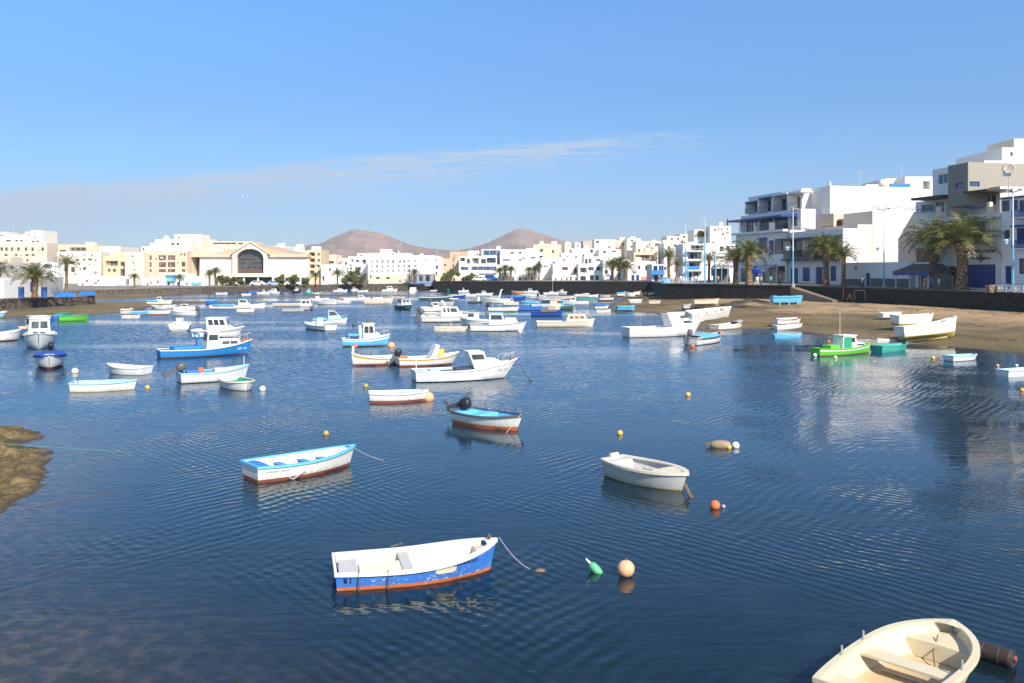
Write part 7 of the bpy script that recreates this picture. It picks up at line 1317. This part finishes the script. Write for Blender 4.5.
def palm(label, px, pyc, cwpx, Y, zb, kind, group, detail=1):
    s = Y / FPX; cw = cwpx * s * (1.0 if detail else 1.3); p = at(px, pyc, Y); ht = p.z - zb
    key = (kind, detail)
    if key not in PALMK: PALMK[key] = palm_meshes(5.0, 6.0, kind, *((48, 26) if detail == 2 else (46, 18) if detail == 1 else (44, 16)), tr=.40 if detail == 2 else .34, droop=.62 + .08 * (kind % 3))
    o = thing('palm_tree', label, 'palm tree', (p.x, Y, zb), random.uniform(0, 6), group)
    t, c = PALMK[key]; to = bpy.data.objects.new('trunk', t); co = bpy.data.objects.new('crown', c)
    for q_ in (to, co): COL.objects.link(q_); q_.parent = o
    f = cw / 6.0; to.scale = (max(f, .6), max(f, .6), ht / 5.0); co.location = (0, 0, ht); co.scale = (f, f, f); return o
PG = 'palms on the right hand quay'
palm('largest palm with a thick pineapple trunk before the shop emblem', 962, 243, 84, 113, 3.4, 1, PG, 2); palm('darker palm left of the thick trunk one above the kiosk roof', 933.5, 242, 62, 119, 3.4, 2, PG, 2)
palm('palm with a broad crown in front of the dark wooden balcony', 826, 250, 46, 139, 3.4, 3, PG, 2); palm('smaller palm with a bare pale trunk right of the wooden balcony', 843.5, 256, 33, 136, 3.4, 4, PG, 2)
palm('bright palm with a pale trunk at the cafe of the balcony block', 749, 255, 48, 149, 3.4, 5, PG, 2); palm('shaded palm leaning beside the pale trunk one at the cafe', 735.5, 260, 38, 154, 3.4, 6, PG, 2)
palm('palm standing left of the white flagpoles', 669, 257.5, 30, 176, 3.2, 7, PG); palm('lower palm partly behind the one left of the flagpoles', 677, 265, 22, 180, 3.2, 8, PG); palm('palm between the two tall flagpoles and the thin lamp post', 709, 260.5, 24, 182, 3.2, 9, PG)
PF = 'palms along the far quay'
palm('leafy palm at the left of the cluster before the corner house', 612.5, 267, 20, 236, 2.8, 10, PF, 0); palm('middle palm of the cluster before the corner house', 619, 264.5, 19, 238, 2.8, 11, PF, 0); palm('right palm of the cluster before the corner house', 625.5, 268, 18, 234, 2.8, 12, PF, 0)
palm('left palm of the far trio below the broad plain block', 499.5, 272, 11, 254, 2.7, 10, PF, 0); palm('middle palm of the far trio below the broad plain block', 505, 269.5, 12, 255, 2.7, 11, PF, 0); palm('right palm of the far trio below the broad plain block', 511, 270.5, 11, 254, 2.7, 12, PF, 0)
palm('round palm left of the slim pair on the far quay', 529, 271, 10.5, 254, 2.7, 11, PF, 0); palm('slim dark palm in front of the recessed balcony house', 535, 270, 9, 255, 2.7, 12, PF, 0); palm('slim tall palm under the recessed balconies', 539, 267, 9.5, 254, 2.7, 10, PF, 0)
palm('palm with thin crown on the quay left of the hotel trees', 337.5, 274.5, 12, 262, 1.6, 10, PF, 0); palm('small palm at the right end of the hall', 315.4, 276.6, 11, 258, 1.6, 11, PF, 0); palm('palm before the dark arcade below the hotel', 414.4, 273.5, 11, 262, 1.8, 12, PF, 0)
palm('scruffy palm between the white waterfront houses on the left', 134.5, 277.5, 10, 226, 1.4, 12, PF, 0); palm('small palm right of the light blue balcony', 179.6, 278.5, 11, 228, 1.4, 11, PF, 0); palm('palm at the left end of the tree group by the hall', 209.6, 274.6, 11, 236, 1.4, 10, PF, 0); palm('tall palm in the tree group by the left hall wing', 215.4, 272.6, 13, 238, 1.4, 12, PF, 0)
PT = 'palms on the left terrace'
palm('full green palm on the rubble terrace', 35, 278.5, 44, 131, 1.9, 3, PT, 2); palm('thin windblown palm behind the blue fence', 66.5, 264, 26, 141, 1.8, 4, PT, 1); palm('palm cut by the left frame edge', -2, 272, 34, 146, 1.8, 6, PT, 1)
def tree(label, px, y0, y1, wpx, Y, zb, seed, group, n=1500, name='tree'):
    rnd = random.Random(seed); s = Y / FPX; top, bot = zat(y0, Y), zat(y1, Y); w = wpx * s; hh = top - bot
    o = thing(name, label, 'tree', (at(px, 0, Y).x, Y, zb), 0, group); mb = MB(); cz = (top + bot) / 2 - zb
    mb.tube([(0, 0, 0), (.1, .05, cz * .6), (0, 0, cz)], [.20, .15, .08], 7)
    for k in range(5): a = k * 1.26 + seed; mb.tube([(0, 0, cz * .6), (math.cos(a) * w * .18, math.sin(a) * w * .18, cz * .95), (math.cos(a) * w * .33, math.sin(a) * w * .33, cz + hh * .22)], [.09, .06, .03], 5)
    mb.build('trunk', BARK, o); mb = MB(); cl = [(Vector((rnd.gauss(0, w * .20), rnd.gauss(0, w * .20), cz + rnd.uniform(-.42, .40) * hh)), rnd.uniform(.16, .27) * w) for _ in range(9)]
    for i in range(n):
        c, r = cl[i % 9]; d = Vector((rnd.gauss(0, 1), rnd.gauss(0, 1), rnd.gauss(0, .8))).normalized() * r * rnd.uniform(.45, 1.08); q_ = c + d; sz = rnd.uniform(.12, .24) * (1 + w * .04); u = Vector((rnd.gauss(0, 1), rnd.gauss(0, 1), rnd.gauss(0, 1))).normalized(); v = u.cross(Vector((rnd.gauss(0, 1), rnd.gauss(0, 1), rnd.gauss(0, 1)))).normalized()
        mb.add([q_ + u * sz, q_ + v * sz * .6, q_ - u * sz, q_ - v * sz * .6], [(0, 1, 2, 3)])
    mb.build('crown', LEAFT, o, fix=False); return o
TG = 'bushy trees along the far quay'
for i, a in enumerate([('round tree under the left hall wing', 222.5, 276, 286, 12, 240), ('small round tree beside the hall porch on its left', 232, 277, 286, 10, 242), ('low tree touching the porch of the hall', 241, 278, 286.5, 9, 244), ('round tree just right of the hall porch', 282, 275, 286, 10, 246), ('wide round tree in the middle of the right hall wing', 292, 275, 286, 13, 247), ('small tree near the right corner of the hall', 306, 278.5, 286, 9, 250),
                       ('dense tree in the clump left of the hotel', 350, 270, 284, 13, 258), ('tall tree at the heart of the clump left of the hotel', 356.5, 267, 284, 12, 260), ('low bush tree at the left of the clump by the hotel', 344.5, 275.6, 284, 9, 257), ('thin tree at the right of the clump by the hotel', 363, 272.6, 284, 9, 259),
                       ('broad tree in front of the tan block', 451, 269, 281.6, 14, 260), ('small tree left of the broad one before the tan block', 446, 273, 282, 8, 259), ('round tree before the modern white block', 473, 272, 282, 10, 260), ('low tree left of the round one before the modern block', 467.5, 275.4, 282, 8, 259), ('dark shrubby tree behind the terrace palms', 49, 273, 291, 9, 150), ('planted tree in the roof niche of the white block', 700.4, 230.6, 237, 6, 274.4)]):
    tree(a[0], *a[1:6], (zat(237, 274.4) if a[5] > 270 else 2.0) if a[1] > 400 else 1.5, i, TG, 900 if a[4] < 10 else 1500)

# ================================================================ lamps, poles, fences, people, cars
POLEW = paint((.66, .68, .70), .4, .2); POLEB = paint((.10, .40, .62), .4, .2)
def lamp(label, px, yt, yb, Y, zb, split=.45, arm=.62):
    o = thing('street_lamp', label, 'street lamp', (at(px, 0, Y).x, Y, zb), RZ, 'tall street lamps on the right quay'); H_ = zat(yt, Y) - zb
    mb = MB(); mb.tube([(0, 0, 0), (0, 0, H_ * split)], [.13, .10], 10); mb.build('lower_pole', POLEB, o); mb = MB(); mb.tube([(0, 0, H_ * split), (0, 0, H_)], [.09, .06], 10); mb.build('pole', POLEW, o)
    mb = MB(); mb.tube([(-1.2, 0, H_ * .965), (0, 0, H_ * .95), (1.2, 0, H_ * .965)], .05, 6); mb.build('cross_arm', FRAMED, o)
    for x in (-1.2, 1.2): mb = MB(); mb.loft([[(x + a * k, b_ * k, z) for a, b_ in ((-.3, -.13), (.3, -.13), (.3, .13), (-.3, .13))] for z, k in ((H_ * .965 - .02, 1), (H_ * .965 + .10, .85))]); mb.build('lamp_head', STEEL, o)
    z = H_ * arm * .78; mb = MB(); mb.tube([(0, 0, z), (0, -.5, z + .3), (0, -.95, z + .25)], .035, 6); mb.build('bracket', POLEB, o)
    mb = MB(); mb.lathe([(.10, .10), (.30, .0), (.34, -.05), (.22, -.12), (.15, -.42), (.08, -.5)], 8, (0, -.95, z + .15)); mb.build('lantern', paint((.45, .62, .72), .3, .2), o); mb = MB(); mb.box(-.22, .22, -.22, .22, 0, .5); mb.build('pole_base', stucco((.35, .31, .26)), o); return o
lamp('tall lamp post with lantern before the balcony block above the blue wrapped boat', 793, 207, 285, 136.5, 3.4); lamp('tall thin lamp post standing in front of the low garage', 884, 206, 288, 126, 3.4); lamp('tall lamp post at the right edge in front of the corner house', 1013, 187, 292, 104, 3.4)
def pole(label, px, yt, Y, zb, split, name='flagpole', cat='flagpole'):
    o = thing(name, label, cat, (at(px, 0, Y).x, Y, zb)); H_ = zat(yt, Y) - zb; mb = MB(); mb.tube([(0, 0, 0), (0, 0, H_ * split)], [.17, .13], 8); mb.build('lower_pole', POLEB, o); mb = MB(); mb.tube([(0, 0, H_ * split), (0, 0, H_)], [.11, .05], 8); mb.build('pole', POLEW, o); mb = MB(); mb.ball((0, 0, H_), .12, 8, 6); mb.build('finial', POLEW, o)
pole('tallest white flagpole with light blue foot left of the balcony block', 705, 217.6, 165, 3.4, .62); pole('shorter white flagpole with light blue foot beside the quay palm', 685.6, 225.4, 168, 3.4, .6); pole('slim blue post directly beside the shorter flagpole', 687.8, 262, 168, 3.4, .9, 'post', 'post'); pole('slim blue lamp post right of the tallest flagpole', 715.6, 254.6, 163, 3.4, .7, 'post', 'post')
def fence(label, a, b_, h_, post, fill, mat, rails=2, cat='fence', name='railing', panel=None):
    a, b_ = Vector(a), Vector(b_); o = thing(name, label, cat, a, math.atan2((b_ - a).y, (b_ - a).x)); L_ = (b_ - a).xy.length; dz = b_.z - a.z; mb = MB(); n = max(1, round(L_ / post))
    for i in range(n + 1): x = L_ * i / n; mb.box(x - .05, x + .05, -.05, .05, dz * i / n, dz * i / n + h_)
    mb.build('posts', mat, o); mb = MB()
    for z in (.12, h_ - .1): mb.hexa([(0.05, -.03, z), (L_ - .05, -.03, z + dz), (L_ - .05, .03, z + dz), (0.05, .03, z), (0.05, -.03, z + .07), (L_ - .05, -.03, z + dz + .07), (L_ - .05, .03, z + dz + .07), (0.05, .03, z + .07)])
    k = int(L_ / fill)
    for i in range(k): x = fill * (i + .5); mb.box(x - .02, x + .02, -.02, .02, .19 + dz * x / L_, h_ - .1 + dz * x / L_)
    if panel:
        pm = MB(); pm.hexa([(0.06, .0, .2), (L_ - .06, .0, .2 + dz), (L_ - .06, .02, .2 + dz), (0.06, .02, .2), (0.06, .0, h_ - .12), (L_ - .06, .0, h_ - .12 + dz), (L_ - .06, .02, h_ - .12 + dz), (0.06, .02, h_ - .12)]); pm.build('panel', panel, o)
    mb.build('bars', mat, o); return o
fence('white metal railing on the quay between the blue kiosk and the flagpoles', (27.9, 162.6, 3.6), (32.5, 157.5, 3.6), 1.1, 1.5, .25, FRAMEW)
def wallp(px, off=0.35):
    "a point on top of the near right quay wall seen at pixel px"
    a, c = Vector(Q[1]), Vector(Q[2]); k = (px - 512) / FPX; t_ = (k * a.y - a.x) / ((c.x - a.x) - k * (c.y - a.y)); p = a.lerp(c, t_); p.z = 3.6; return p
a, c = wallp(997.5), wallp(1060)
ob_ = fence('ornate blue and white iron balustrade at the right end of the quay wall', a, c, .85, 1.15, .2, FRAMEW, panel=None); mb = MB(); L_ = (c - a).xy.length
for i in range(int(L_ / .55)):
    x = .3 + .55 * i; mb.tube([(x + .2 * math.cos(t_), -.055, .42 + .2 * math.sin(t_)) for t_ in [2 * math.pi * k / 10 for k in range(11)]], .03, 5)
mb.build('scrollwork', MBLUE, ob_); mb = MB(); mb.box(0, L_, -.07, .07, .87, .93); mb.build('top_rail', MBLUE, ob_)
pp = wallp(993.5); pr_ = MB(); pr_.box(-.7, .5, -.5, .5, -.1, .75); o = pr_.build('stone_pier', stone((.22, .17, .12), 2.0), loc=pp); tag(o, 'stone pier at the start of the ornate blue balustrade', 'pier')
for lb, xa, xb, Y in (('left blue board fence on the rubble terrace', 56, 75.4, 137), ('right blue board fence at the tip of the terrace', 80, 94.4, 145)):
    a, c = at(xa, 0, Y), at(xb, 0, Y + 3); a.z = c.z = 1.75; fence(lb, a, c, .85, 1.4, .4, MBLUE, panel=MBLUE)
o = thing('blue_door_panel', 'upright blue board standing beside the terrace palm on its left', 'board', (at(21.2, 0, 133).x, 133, 1.9)); mb = MB(); mb.box(-.35, .35, -.06, .06, 0, 1.55); mb.build('panel', MBLUE, o); mb = MB(); mb.box(-.40, -.352, -.08, .08, 0, 1.65); mb.box(.352, .40, -.08, .08, 0, 1.65); mb.build('frame', FRAMEB, o)
o = thing('blue_door_panel', 'upright blue board standing beside the terrace palm on its right', 'board', (at(44.2, 0, 133).x, 133, 1.9)); mb = MB(); mb.box(-.35, .35, -.06, .06, 0, 1.55); mb.build('panel', MBLUE, o); mb = MB(); mb.box(-.40, -.352, -.08, .08, 0, 1.65); mb.box(.352, .40, -.08, .08, 0, 1.65); mb.build('frame', FRAMEB, o)
for lb, xa, xb in (('left blue panel hanging over the boat slip', 410, 420.6), ('right blue panel hanging over the boat slip', 422.2, 432)):
    a, c = at(xa, 0, 262), at(xb, 0, 262); a.z = c.z = zat(284.4, 262); fence(lb, a, c, .62, 1.5, .5, MBLUE, panel=MBLUE, cat='panel', name='blue_panel')
o = thing('kiosk', 'small blue kiosk beside the railing where the quay steps back', 'kiosk', (at(666, 0, 164).x, 164, 3.5)); mb = MB(); mb.box(-.75, .75, -.6, .6, 0, 1.0); mb.build('counter', LBLUE, o); mb = MB(); mb.box(-.85, .85, -.7, .7, 1.0, 1.08); mb.build('top', MBLUE, o)
cr_ = thing('cafe_shelter', 'dark roofed cafe shelter left of the shaded palm', 'shelter', (at(723, 0, 168).x, 168, 3.4)); w = 10 * 168 / FPX
mb = MB(); mb.hexa([(-w, -1.5, 3.0), (w, -1.5, 3.0), (w, 2, 3.0), (-w, 2, 3.0), (-w * .8, -1, 3.5), (w * .9, -1, 3.5), (w * .9, 1.6, 3.5), (-w * .8, 1.6, 3.5)]); mb.build('roof', stucco((.20, .21, .23)), cr_)
for x in (-w * .9, -w * .3, w * .3, w * .9): mb = MB(); mb.box(x - .06, x + .06, -1.4, -1.28, 0, 2.99); mb.build('post', POLEB, cr_)
mb = MB(); mb.box(-w * .8, w * .8, 1.5, 1.7, 0, 2.9); mb.build('back_wall', stucco((.14, .12, .11)), cr_); mb = MB(); mb.box(w * .45, w * .85, -1.35, -1.29, .1, 2.0); mb.build('menu_board', FRAMEW, cr_)
u_ = thing('parasol', 'blue parasol beside the pale trunk palm at the cafe', 'parasol', (at(755, 0, 153).x, 153, 3.4)); mb = MB(); mb.tube([(0, 0, 0), (0, 0, 2.9)], .04, 6); mb.build('pole', FRAMEW, u_); mb = MB(); mb.lathe([(1.5, 2.1), (1.52, 2.35), (.05, 2.95)], 10); mb.build('canopy', paint((.015, .05, .36), .7, .2), u_)
for lb, dx in (('cafe table left of the lamp post by the balcony block', 776), ('cafe table nearer the wooden balcony palm', 783)):
    o = thing('cafe_table', lb, 'table', (at(dx, 0, 149).x, 149, 3.4), 0, 'cafe tables on the quay'); mb = MB(); mb.lathe([(.5, .72), (.5, .76), (.02, .765)], 12); mb.build('table_top', FRAMEW, o); mb = MB(); mb.tube([(0, 0, 0), (0, 0, .72)], .04, 6); mb.lathe([(.28, 0), (.26, .03), (.03, .05)], 10); mb.build('leg', STEEL, o)
# cars
def car(label, px, Y, zb, col, rz=0, van=False):
    o = thing('parked_car', label, 'van' if van else 'car', (at(px, 0, Y).x, Y, zb), rz, 'vehicles parked on the far quay'); hh = 1.95 if van else 1.42
    prof = [(-2.1, .35), (-2.12, .75), (-1.75, .95 if not van else 1.1), (-1.35, hh - .02), (1.0, hh), (1.55 if not van else 2.0, .95), (2.1, .78), (2.14, .35)]; mb = MB()
    mb.loft([[(x, y * k, z) for x, z in prof] for y, k in ((-.84, 1), (.84, 1))]); q_ = mb.build('body', paint(col, .25, .15), o); bv = q_.modifiers.new('edge', 'BEVEL'); bv.width = .07; bv.segments = 2
    for sg in (-1, 1):
        for xa, xb in ((-1.25, -.15), (-.05, 1.05)): mb = MB(); mb.box(xa, xb, sg * .85 - .012, sg * .85 + .012, .98, hh - .12); mb.build('side_window', GL, o)
    for x in (-1.35, 1.35):
        for sg in (-1, 1): mb = MB(); mb.lathe([(.05, -.10), (.33, -.10), (.33, .10), (.05, .10)], 12); q_ = mb.build('wheel', cm('k'), o, loc=(x, sg * .80, .33)); q_.rotation_euler = (R(90), 0, 0)
    return o
car('silver parked car at the low barrier left of the hall porch', 232, 250, 1.55, (.55, .58, .62)); car('white parked car in front of the hall porch', 258, 251, 1.55, (.75, .75, .75)); car('pale blue parked car right of the hall porch', 275, 252, 1.55, (.35, .5, .68)); car('bright white parked car near the right corner of the hall', 293, 253, 1.55, WHITE)
car('blue van parked below the modern white block', 490, 261, 2.7, (.05, .20, .55), 0, True); car('white car parked left of the blue van', 479, 260, 2.7, WHITE); car('dark car parked under the round tree by the modern block', 468, 261, 2.7, (.05, .05, .06))
# people: one continuous skinned body each, with clothes as parts
SK = paint((.42, .25, .17), .6, .1)
def person(label, px, Y, zb, shirt, trs, rz=0.0, h_=1.72, stride=.14):
    o = thing('person', label, 'person', (at(px, 0, Y).x, Y, zb), rz, 'people strolling on the quay'); s = h_ / 1.72
    V = [(0, 0, .92), (0, 0, 1.12), (0, 0, 1.36), (0, 0, 1.47), (0, 0, 1.62), (0, .09, .88), (stride, .09, .48), (stride * 1.1, .09, .06), (stride * 1.1 + .14, .09, .03), (0, -.09, .88), (-stride * .4, -.09, .48), (-stride * 1.3, -.09, .07), (-stride * 1.3 + .14, -.09, .03), (0, .19, 1.36), (-.06, .23, 1.10), (.04, .22, .86), (.07, .21, .76), (0, -.19, 1.36), (.08, -.23, 1.10), (.18, -.22, .90), (.22, -.21, .82)]
    E_ = [(0, 1), (1, 2), (2, 3), (3, 4), (0, 5), (5, 6), (6, 7), (7, 8), (0, 9), (9, 10), (10, 11), (11, 12), (2, 13), (13, 14), (14, 15), (15, 16), (2, 17), (17, 18), (18, 19), (19, 20)]
    RR = [.13, .12, .13, .06, .10, .085, .06, .04, .035, .085, .06, .04, .035, .06, .045, .035, .04, .06, .045, .035, .04]
    me = bpy.data.meshes.new('body'); me.from_pydata([tuple(c * s for c in v) for v in V], E_, []); me.materials.append(SK); b_ = bpy.data.objects.new('body', me); COL.objects.link(b_); b_.parent = o
    sk = b_.modifiers.new('skin', 'SKIN'); sv = me.skin_vertices[0].data
    for v, r in zip(sv, RR): v.radius = (r * s, r * s)
    sv[0].use_root = True; sb_ = b_.modifiers.new('sub', 'SUBSURF'); sb_.levels = sb_.render_levels = 1
    el = lambda z, a, c, x=0: [(x * s + a * s * math.cos(t_), c * s * math.sin(t_), z * s) for t_ in [2 * math.pi * k / 10 for k in range(10)]]
    mb = MB(); mb.loft([el(.86, .14, .19), el(1.0, .145, .19), el(1.2, .145, .20), el(1.38, .13, .21), el(1.46, .07, .09)])
    for j, k, e in ((13, 14, 1), (17, 18, 1)): mb.tube([Vector(V[j]) * s, Vector(V[k]) * s], [.075 * s, .065 * s], 8)
    mb.build('shirt', paint(shirt, .8, .1), o, smooth=True); mb = MB()
    for j in (5, 9): mb.tube([Vector(V[j]) * s + Vector((0, 0, .03)), Vector(V[j + 1]) * s, Vector(V[j + 2]) * s], [.105 * s, .08 * s, .065 * s], 8)
    mb.loft([el(.80, .13, .18), el(.96, .14, .185)]); mb.build('trousers', paint(trs, .8, .1), o, smooth=True)
    mb = MB(); mb.ball((-.015 * s, 0, 1.66 * s), .118 * s, 10, 6, sq=(1, .95, .85)); mb.build('hair', cm('k', .7), o, smooth=True); mb = MB()
    for sg in (-1, 1): mb.ball((.09 * s, sg * .035 * s, 1.62 * s), .012 * s, 6, 4)
    mb.ball((.108 * s, 0, 1.595 * s), .018 * s, 6, 4); mb.build('face', cm('w'), o); return o
for a in [('person in a bright blue shirt walking before the kiosk', 931.6, 117, (.05, .22, .62), (.05, .06, .10), 2.4), ('person in a white shirt beside the one in bright blue', 939, 116, (.78, .76, .74), (.30, .26, .22), 2.6), ('person in a pale pink shirt and dark trousers behind the thick palm trunk', 965.8, 114.6, (.72, .48, .48), (.04, .05, .09), .4), ('person in white standing by the cafe palm', 757.4, 149, (.78, .77, .76), (.70, .68, .66), 1.6), ('person in white at the metal railing left of the shorter flagpole', 681, 163.5, (.78, .76, .74), (.20, .20, .25), -1.2), ('person in a red top at the railing by the blue kiosk', 676, 163, (.42, .06, .05), (.05, .05, .07), .8), ('person in a dark jacket strolling under the darker big palm', 925, 114, (.04, .04, .05), (.10, .10, .12), 2.2), ('person in a cream top near the blue parasol', 761, 150, (.62, .54, .42), (.08, .08, .12), .3), ('person in grey walking left of the low garage door', 862, 130, (.28, .28, .30), (.06, .06, .09), 2.8), ('person in orange by the slim blue lamp post', 718, 162, (.60, .22, .05), (.10, .09, .10), 1.1), ('person in black between the two lamp post cafe tables', 779.6, 148.6, (.03, .03, .03), (.05, .05, .06), -.6), ('person in pale yellow left of the blue kiosk by the quay step', 659, 205, (.62, .52, .20), (.08, .08, .10), .2), ('person in navy beside the lower palm near the flagpoles', 680, 172, (.03, .05, .14), (.20, .18, .16), 2.7), ('person in a white top walking between the two flagpoles', 696, 166, (.74, .72, .70), (.05, .05, .08), 1.9), ('person in red by the cafe shelter posts', 729, 160, (.40, .05, .05), (.06, .06, .09), -1.0), ('person in turquoise by the cafe awning', 771, 150, (.08, .45, .50), (.10, .10, .14), 2.0)]:
    person(a[0], a[1], a[2], 3.4, a[3], a[4], a[5])
# posts on the beach by the wall
def bpost(label, pts, name='timber_rack', r=.03):
    a = Vector(pts[0][0]); o = thing(name, label, 'frame', a)
    for p, q_ in pts: mb = MB(); mb.tube([Vector(p) - a, Vector(q_) - a], r, 6); mb.build('pole', paint((.13, .09, .055), .8, .5), o)
    return o
def bp_(px, py, Y=118): p = at(px, py, Y); return p
bpost('rough wooden goal shaped frame on the sand below the garage', [(bp_(854.5, 300), bp_(854.5, 290)), (bp_(865.5, 300), bp_(864.5, 290)), (bp_(854.5, 290.4), bp_(864.5, 290.4))]); bpost('leaning grey stake left of the wooden frame below the garage', [(bp_(842.6, 299.6), bp_(843.6, 287.6))], 'timber_stake'); bpost('pair of low crossed stakes beside the wooden frame', [(bp_(846.4, 300), bp_(851.6, 294)), (bp_(852.4, 300), bp_(848.4, 293.6))], 'timber_stakes'); bpost('single short stake standing against the dark wall below the kiosk', [(bp_(905, 302, 116), bp_(905, 295, 116))], 'timber_stake')
# ramp and rocks at the slip below the lamp post
p1, p2 = wallp(799), wallp(842); nn = Vector((-.97, -.24, 0)); g0 = 1.2
rm_ = MB(); lo = [p1 + nn * .15, p2 + nn * .15, p2 + nn * 1.5, p1 + nn * 1.5]; rm_.hexa([Vector((p.x, p.y, g0)) for p in lo] + [Vector((p.x, p.y, z)) for p, z in zip(lo, (3.35, 1.7, 1.7, 3.35))]); o = rm_.build('slipway', stucco((.22, .165, .115))); tag(o, 'sandy brown slipway running down from the quay beside the blue wrapped boat', 'ramp')
ROCK = stone((.075, .060, .048), 2.2, .6, .8)
def rock(label, px, py, w, h_, seed, grp='dark rocks on the beach'):
    z = 0
    for _ in range(10): p = wat(px, py, z); z = ground_z(p.x, p.y)
    rnd = random.Random(seed); bm = bmesh.new(); bmesh.ops.create_icosphere(bm, subdivisions=3, radius=1.0)
    for v in bm.verts:
        f = 1 + .42 * mnoise.fractal(v.co * 1.5 + Vector((seed * 7.1, 0, 0)), 1.0, 2.0, 4); v.co = Vector((v.co.x * w / 2 * f, v.co.y * w * .42 * f, v.co.z * h_ * f))
    me = bpy.data.meshes.new('rock'); bm.to_mesh(me); bm.free(); me.materials.append(ROCK); o = bpy.data.objects.new('rock', me); COL.objects.link(o); o.location = (p.x, p.y, z); tag(o, label, 'rock', grp)
for i, (px, py, w, h_, lb) in enumerate([(698, 308.4, 2.6, .30, 'dark rock in front of the cream boat'), (704, 306.8, 3.0, .34, 'widest dark rock under the stern of the cream boat'), (711.5, 304.8, 2.6, .32, 'dark rock right under the bow of the cream boat'), (692, 311, 1.8, .24, 'low dark rock left of the big tilted white boat'), (732, 304.6, 3.2, .26, 'flat dark rock between cream boat and slipway'), (741, 302.6, 3.2, .32, 'dark rock left of the slipway foot'), (751, 300.6, 3.0, .34, 'lumpy rock nearest the wall left of the blue wrapped boat'), (759, 301.6, 2.6, .26, 'grey rock in front of the lumpy one by the wall'), (768, 303.4, 2.6, .20, 'low rock under the bow side of the blue wrapped boat'), (745, 306.6, 3.6, .16, 'broad low rock sheet on the sand left of the blue wrapped boat'), (647.5, 313.2, .9, .16, 'single dark stone at the waterline by the mud'), (664, 305.4, 1.2, .10, 'small stone on the brown mud right of the red rimmed dinghy')]): rock(lb, px, py, w, h_, i)
rnd = random.Random(5); mb = MB(); pts = []
while len(pts) < 520:
    x, y = rnd.uniform(14, 60), rnd.uniform(58, 160)
    if (x - .0) < 80 - .246 * y - 1.5: pts.append((x, y))
zz = shore_z(np.array([[p[0] for p in pts]]), np.array([[p[1] for p in pts]]))[0]
for (x, y), z in zip(pts, zz):
    if z < .06: continue
    s = rnd.choice((.04, .05, .06, .08, .13)); r = [(x + s * rnd.uniform(.7, 1.3) * math.cos(a_), y + s * rnd.uniform(.7, 1.3) * math.sin(a_), z - .02) for a_ in [2 * math.pi * k / 6 for k in range(6)]]; t_ = [(x + (p[0] - x) * .55, y + (p[1] - y) * .55, z + s * rnd.uniform(.25, .6)) for p in r]; mb.loft([r, t_])
o = mb.build('pebbles', ROCK); o['kind'] = 'stuff'
# the gull
gl_ = thing('gull', 'white gull gliding in the sky above the arched hall', 'bird', at(244.5, 197, 120), R(20)); mb = MB(); mb.loft([[(x, r * math.cos(t_), r * math.sin(t_) * .9 + dz_) for t_ in [2 * math.pi * k / 8 for k in range(8)]] for x, r, dz_ in ((-.30, .01, .0), (-.22, .04, .0), (-.05, .075, .0), (.12, .07, .01), (.2, .045, .03), (.27, .05, .035), (.32, .03, .03), (.38, .006, .02))])
for sg in (1, -1): mb.loft([[(x0 + c_, sg * y, z + t_) for c_, t_ in ((-.08 * k, 0), (.0, .015 * k), (.09 * k, 0), (.0, -.012 * k))] for y, x0, z, k in ((.04, .05, .03, 1.2), (.30, .09, .12, 1.0), (.55, .0, .10, .7), (.72, -.10, .04, .12))])
mb.loft([[(-.28, -.02, 0), (-.28, .02, 0), (-.28, .02, .012), (-.28, -.02, .012)], [(-.46, -.07, 0), (-.46, .07, 0), (-.46, .07, .006), (-.46, -.07, .006)]]); mb.build('body', paint((.82, .82, .82), .6, .05), gl_, smooth=True)
